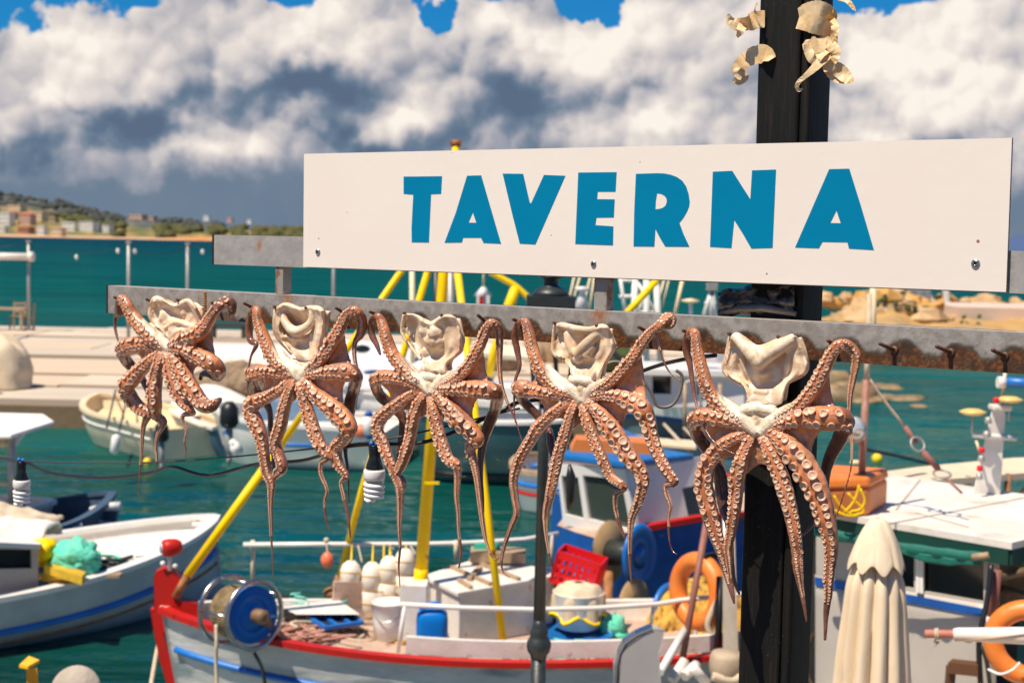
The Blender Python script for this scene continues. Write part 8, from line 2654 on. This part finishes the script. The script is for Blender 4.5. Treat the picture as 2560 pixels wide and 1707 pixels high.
# ================================================================ LAMP POST, PARASOL, LIGHT STRING
YL = 7.0
lb = at(1345, 1700, YL)
lamp = empty('lamp_post', (lb.x, YL, .6), 'dark iron lamp post whose lantern top shows between sign and rail', 'lamp post')
zt2 = at(1353, 1128, YL).z
xs = at(1352, 1400, YL).x
zcol = at(1345, 1605, YL).z
build('pole', MB().tube([Vector((xs, YL, .6)), Vector((xs, YL, zcol))], .038, 16), M['iron'], lamp)
build('collar', MB().lathe(Vector((xs, YL, zcol - .08)), [(.040, 0), (.044, .02), (.056, .035), (.062, .06), (.060, .085), (.050, .10), (.042, .12), (.046, .135), (.040, .15), (.033, .17), (.030, .2)], 20), M['iron'], lamp)
build('upper_pole', MB().tube([Vector((xs, YL, zcol + .05)), Vector((xs, YL, zt2)), Vector((xs, YL, at(1360, 1010, YL).z))], [.031, .027, .026], 16), M['iron'], lamp)
cx_ = at(1382, 770, YL).x
zl0, zl1 = at(1380, 985, YL).z, at(1380, 772, YL).z
mb = MB()
cxm = (xs + cx_) / 2 + .0
for sx_ in (-1, 1):
    for sy_ in (-1, 1):
        build('lantern_bar', MB().tube([Vector((cx_ + sx_ * .085, YL + sy_ * .085, zl0)), Vector((cx_ + sx_ * .125, YL + sy_ * .125, zl1))], .007, 6), M['iron'], lamp)
build('lantern_base', MB().lathe(Vector((cx_, YL, zl0 - .06)), [(.03, 0), (.05, .03), (.11, .05), (.12, .065)], 4), M['iron'], lamp)
build('lantern_roof', MB().box(Vector((cx_ - .012, YL, zl1 + .035)), (.235, .235, .06)).lathe(Vector((cx_ - .012, YL, zl1 + .06)), [(.095, 0), (.085, .025), (.055, .045), (.036, .055), (.036, .085), (.062, .098), (.055, .105), (.0, .115)], 20), M['iron'], lamp)

# parasol
YP = 6.6
pc = at(2192, 1400, YP)
ptop = at(2190, 1294, YP)
par = empty('parasol', (pc.x, YP, .6), 'closed cream parasol standing in front of the roofed boat', 'parasol')
ppm_ = F_PX / YP
zh, zb2 = at(2190, 1412, YP).z, at(2190, 1900, YP).z
def fold(a, z, r, amp, n):
    f = 2 * abs(math.cos(n * a / 2 + .35 * math.sin(z * 2 + a))) ** .7 - 1.1
    return r * (1 + amp * (f * (.8 + .5 * mnoise.noise(Vector((a * 1.3, z * .8, 4)))) ) + .06 * mnoise.noise(Vector((math.cos(a) * 2, math.sin(a) * 2, z * 3))))
def skirt(u, v):
    a = 2 * pi * u
    z = ptop.z - .10 + (zb2 - ptop.z + .10) * v
    r = (.050 + .055 * smooth(0, .22, v) + .085 * v)
    r = fold(a, z, r, .20 * smooth(0, .15, v), 12)
    return Vector((pc.x + math.cos(a) * r, YP + math.sin(a) * r * .9, z))
build('canopy', MB().grid(skirt, 144, 40), M['parasol'], par)
def capf(u, v):
    a = 2 * pi * u
    r = .010 + .116 * (min(1, v * 1.02)) ** .62
    r = fold(a, 0, r, .10 * smooth(.2, 1, v), 8)
    z = ptop.z - (ptop.z - zh) * v ** 1.25 * (1 + .10 * math.cos(8 * a) * smooth(.5, 1, v))
    return Vector((pc.x + math.cos(a) * r, YP + math.sin(a) * r, z))
build('cap', MB().sheet(capf, 128, 18, (0, 0, -.004)), M['parasol'], par)
build('pole', MB().tube([Vector((pc.x, YP, .6)), Vector((pc.x, YP, ptop.z - .05))], .022, 10), M['wood'], par)

# string of spiral lamps; hung in front of the rail's far side
def spiral_bulb(px, py_top, Y, s, lab):
    root = empty('spiral_bulb', at(px, py_top, Y), lab, 'light bulb', 'spiral bulbs on the cable')
    t_ = at(px, py_top, Y)
    u_ = s * Y / F_PX                                # one picture unit
    def L_(r, h): return (r * u_, -h * u_)
    ax = Vector((0, 0, 1))
    build('clip', MB().ball(t_ + Vector((-8 * u_, 0, 4 * u_)), 7 * u_, 8, 6).ball(t_ + Vector((6 * u_, -4 * u_, 3 * u_)), 7 * u_, 8, 6), M['bluebright'], root)
    build('socket', MB().lathe(t_, [L_(13, -1), L_(16, 2), L_(15, 14), L_(14, 30), L_(20, 48), L_(22, 58), L_(21, 64), L_(0, 65)], 20), mat('glossy_black', (.008, .010, .012), .15), root)
    build('bulb_base', MB().lathe(t_, [L_(26, 62), L_(27.5, 66), L_(27.5, 82), L_(25, 88), L_(0, 89)], 22), mat('lamp_white_plastic', (.80, .77, .72), .35), root)
    pts = []
    n_ = 3.6
    for i in range(90):
        f = i / 89
        a = 2 * pi * n_ * f + .6
        r = (23 - 3 * f) * u_
        pts.append(t_ + Vector((math.cos(a) * r, math.sin(a) * r, -(94 + 46 * f) * u_)))
    build('spiral_tube', MB().tube([t_ - Z * 88 * u_ + Vector((12 * u_, 0, 0))] + pts + [t_ - Z * 140 * u_], 5.6 * u_, 9), mat('lamp_tube_white', (.84, .82, .79), .3), root)
    return t_
tA_ = spiral_bulb(937, 1112, 3.75, 1.0, 'big white spiral bulb in a black socket, nearer one')
tB_ = spiral_bulb(54, 1152, 5.0, .78, 'small white spiral bulb at the far left of the cable')
cab_ = empty('light_cable', at(500, 1150, 4.2), 'pair of dark electric cables sagging behind the octopuses', 'cable')
cm1, cm2 = mat('cable_grey', (.05, .048, .045), .5), mat('cable_black', (.014, .016, .018), .4)
build('cable', MB().tube(curve3([at(-80, 1140, 5.2), at(54, 1152, 5.0), at(250, 1157, 4.8), at(440, 1153, 4.5), at(700, 1130, 4.1), at(930, 1103, 3.75), at(1075, 1075, 3.7), at(1300, 1020, 3.7)], 8), .0026, 7), cm1, cab_)
build('cable', MB().tube(curve3([at(-80, 1138, 5.2), at(58, 1154, 5.0), at(130, 1182, 4.9), at(260, 1194, 4.7), at(380, 1180, 4.5), at(430, 1166, 4.4), at(520, 1188, 4.3), at(640, 1160, 4.15), at(760, 1150, 4.0), at(860, 1118, 3.85), at(935, 1110, 3.76), at(1060, 1105, 3.7), at(1180, 1060, 3.7), at(1265, 1020, 3.7), at(1300, 1005, 3.72), at(1420, 990, 3.75), at(1530, 960, 3.75), at(1620, 922, 3.7), at(1700, 900, 3.6), at(1790, 888, 3.5)], 8), .0052, 8), cm2, cab_)
build('cable', MB().tube(curve3([at(1160, 1080, 3.72), at(1200, 1052, 3.7), at(1290, 1010, 3.72)], 6), .0045, 8), cm2, cab_)
loopc = mat('grey_loop_cable', (.18, .16, .14), .45)
thing('cable_loop', MB().tube(curve3([at(1590, 930, 3.8), at(1625, 975, 3.8), at(1645, 1015, 3.8), at(1680, 1012, 3.8), at(1700, 980, 3.8), at(1705, 940, 3.8), at(1690, 925, 3.8)], 8), .0045, 8).tube(curve3([at(1560, 860, 3.8), at(1480, 905, 3.8), at(1495, 920, 3.8)], 6), .004, 6).tube(curve3([at(1500, 945, 3.8), at(1515, 912, 3.8), at(1545, 905, 3.8), at(1575, 920, 3.8)], 6), .005, 6), loopc, 'bent grey cable loops between the fourth and largest octopus', 'cable')
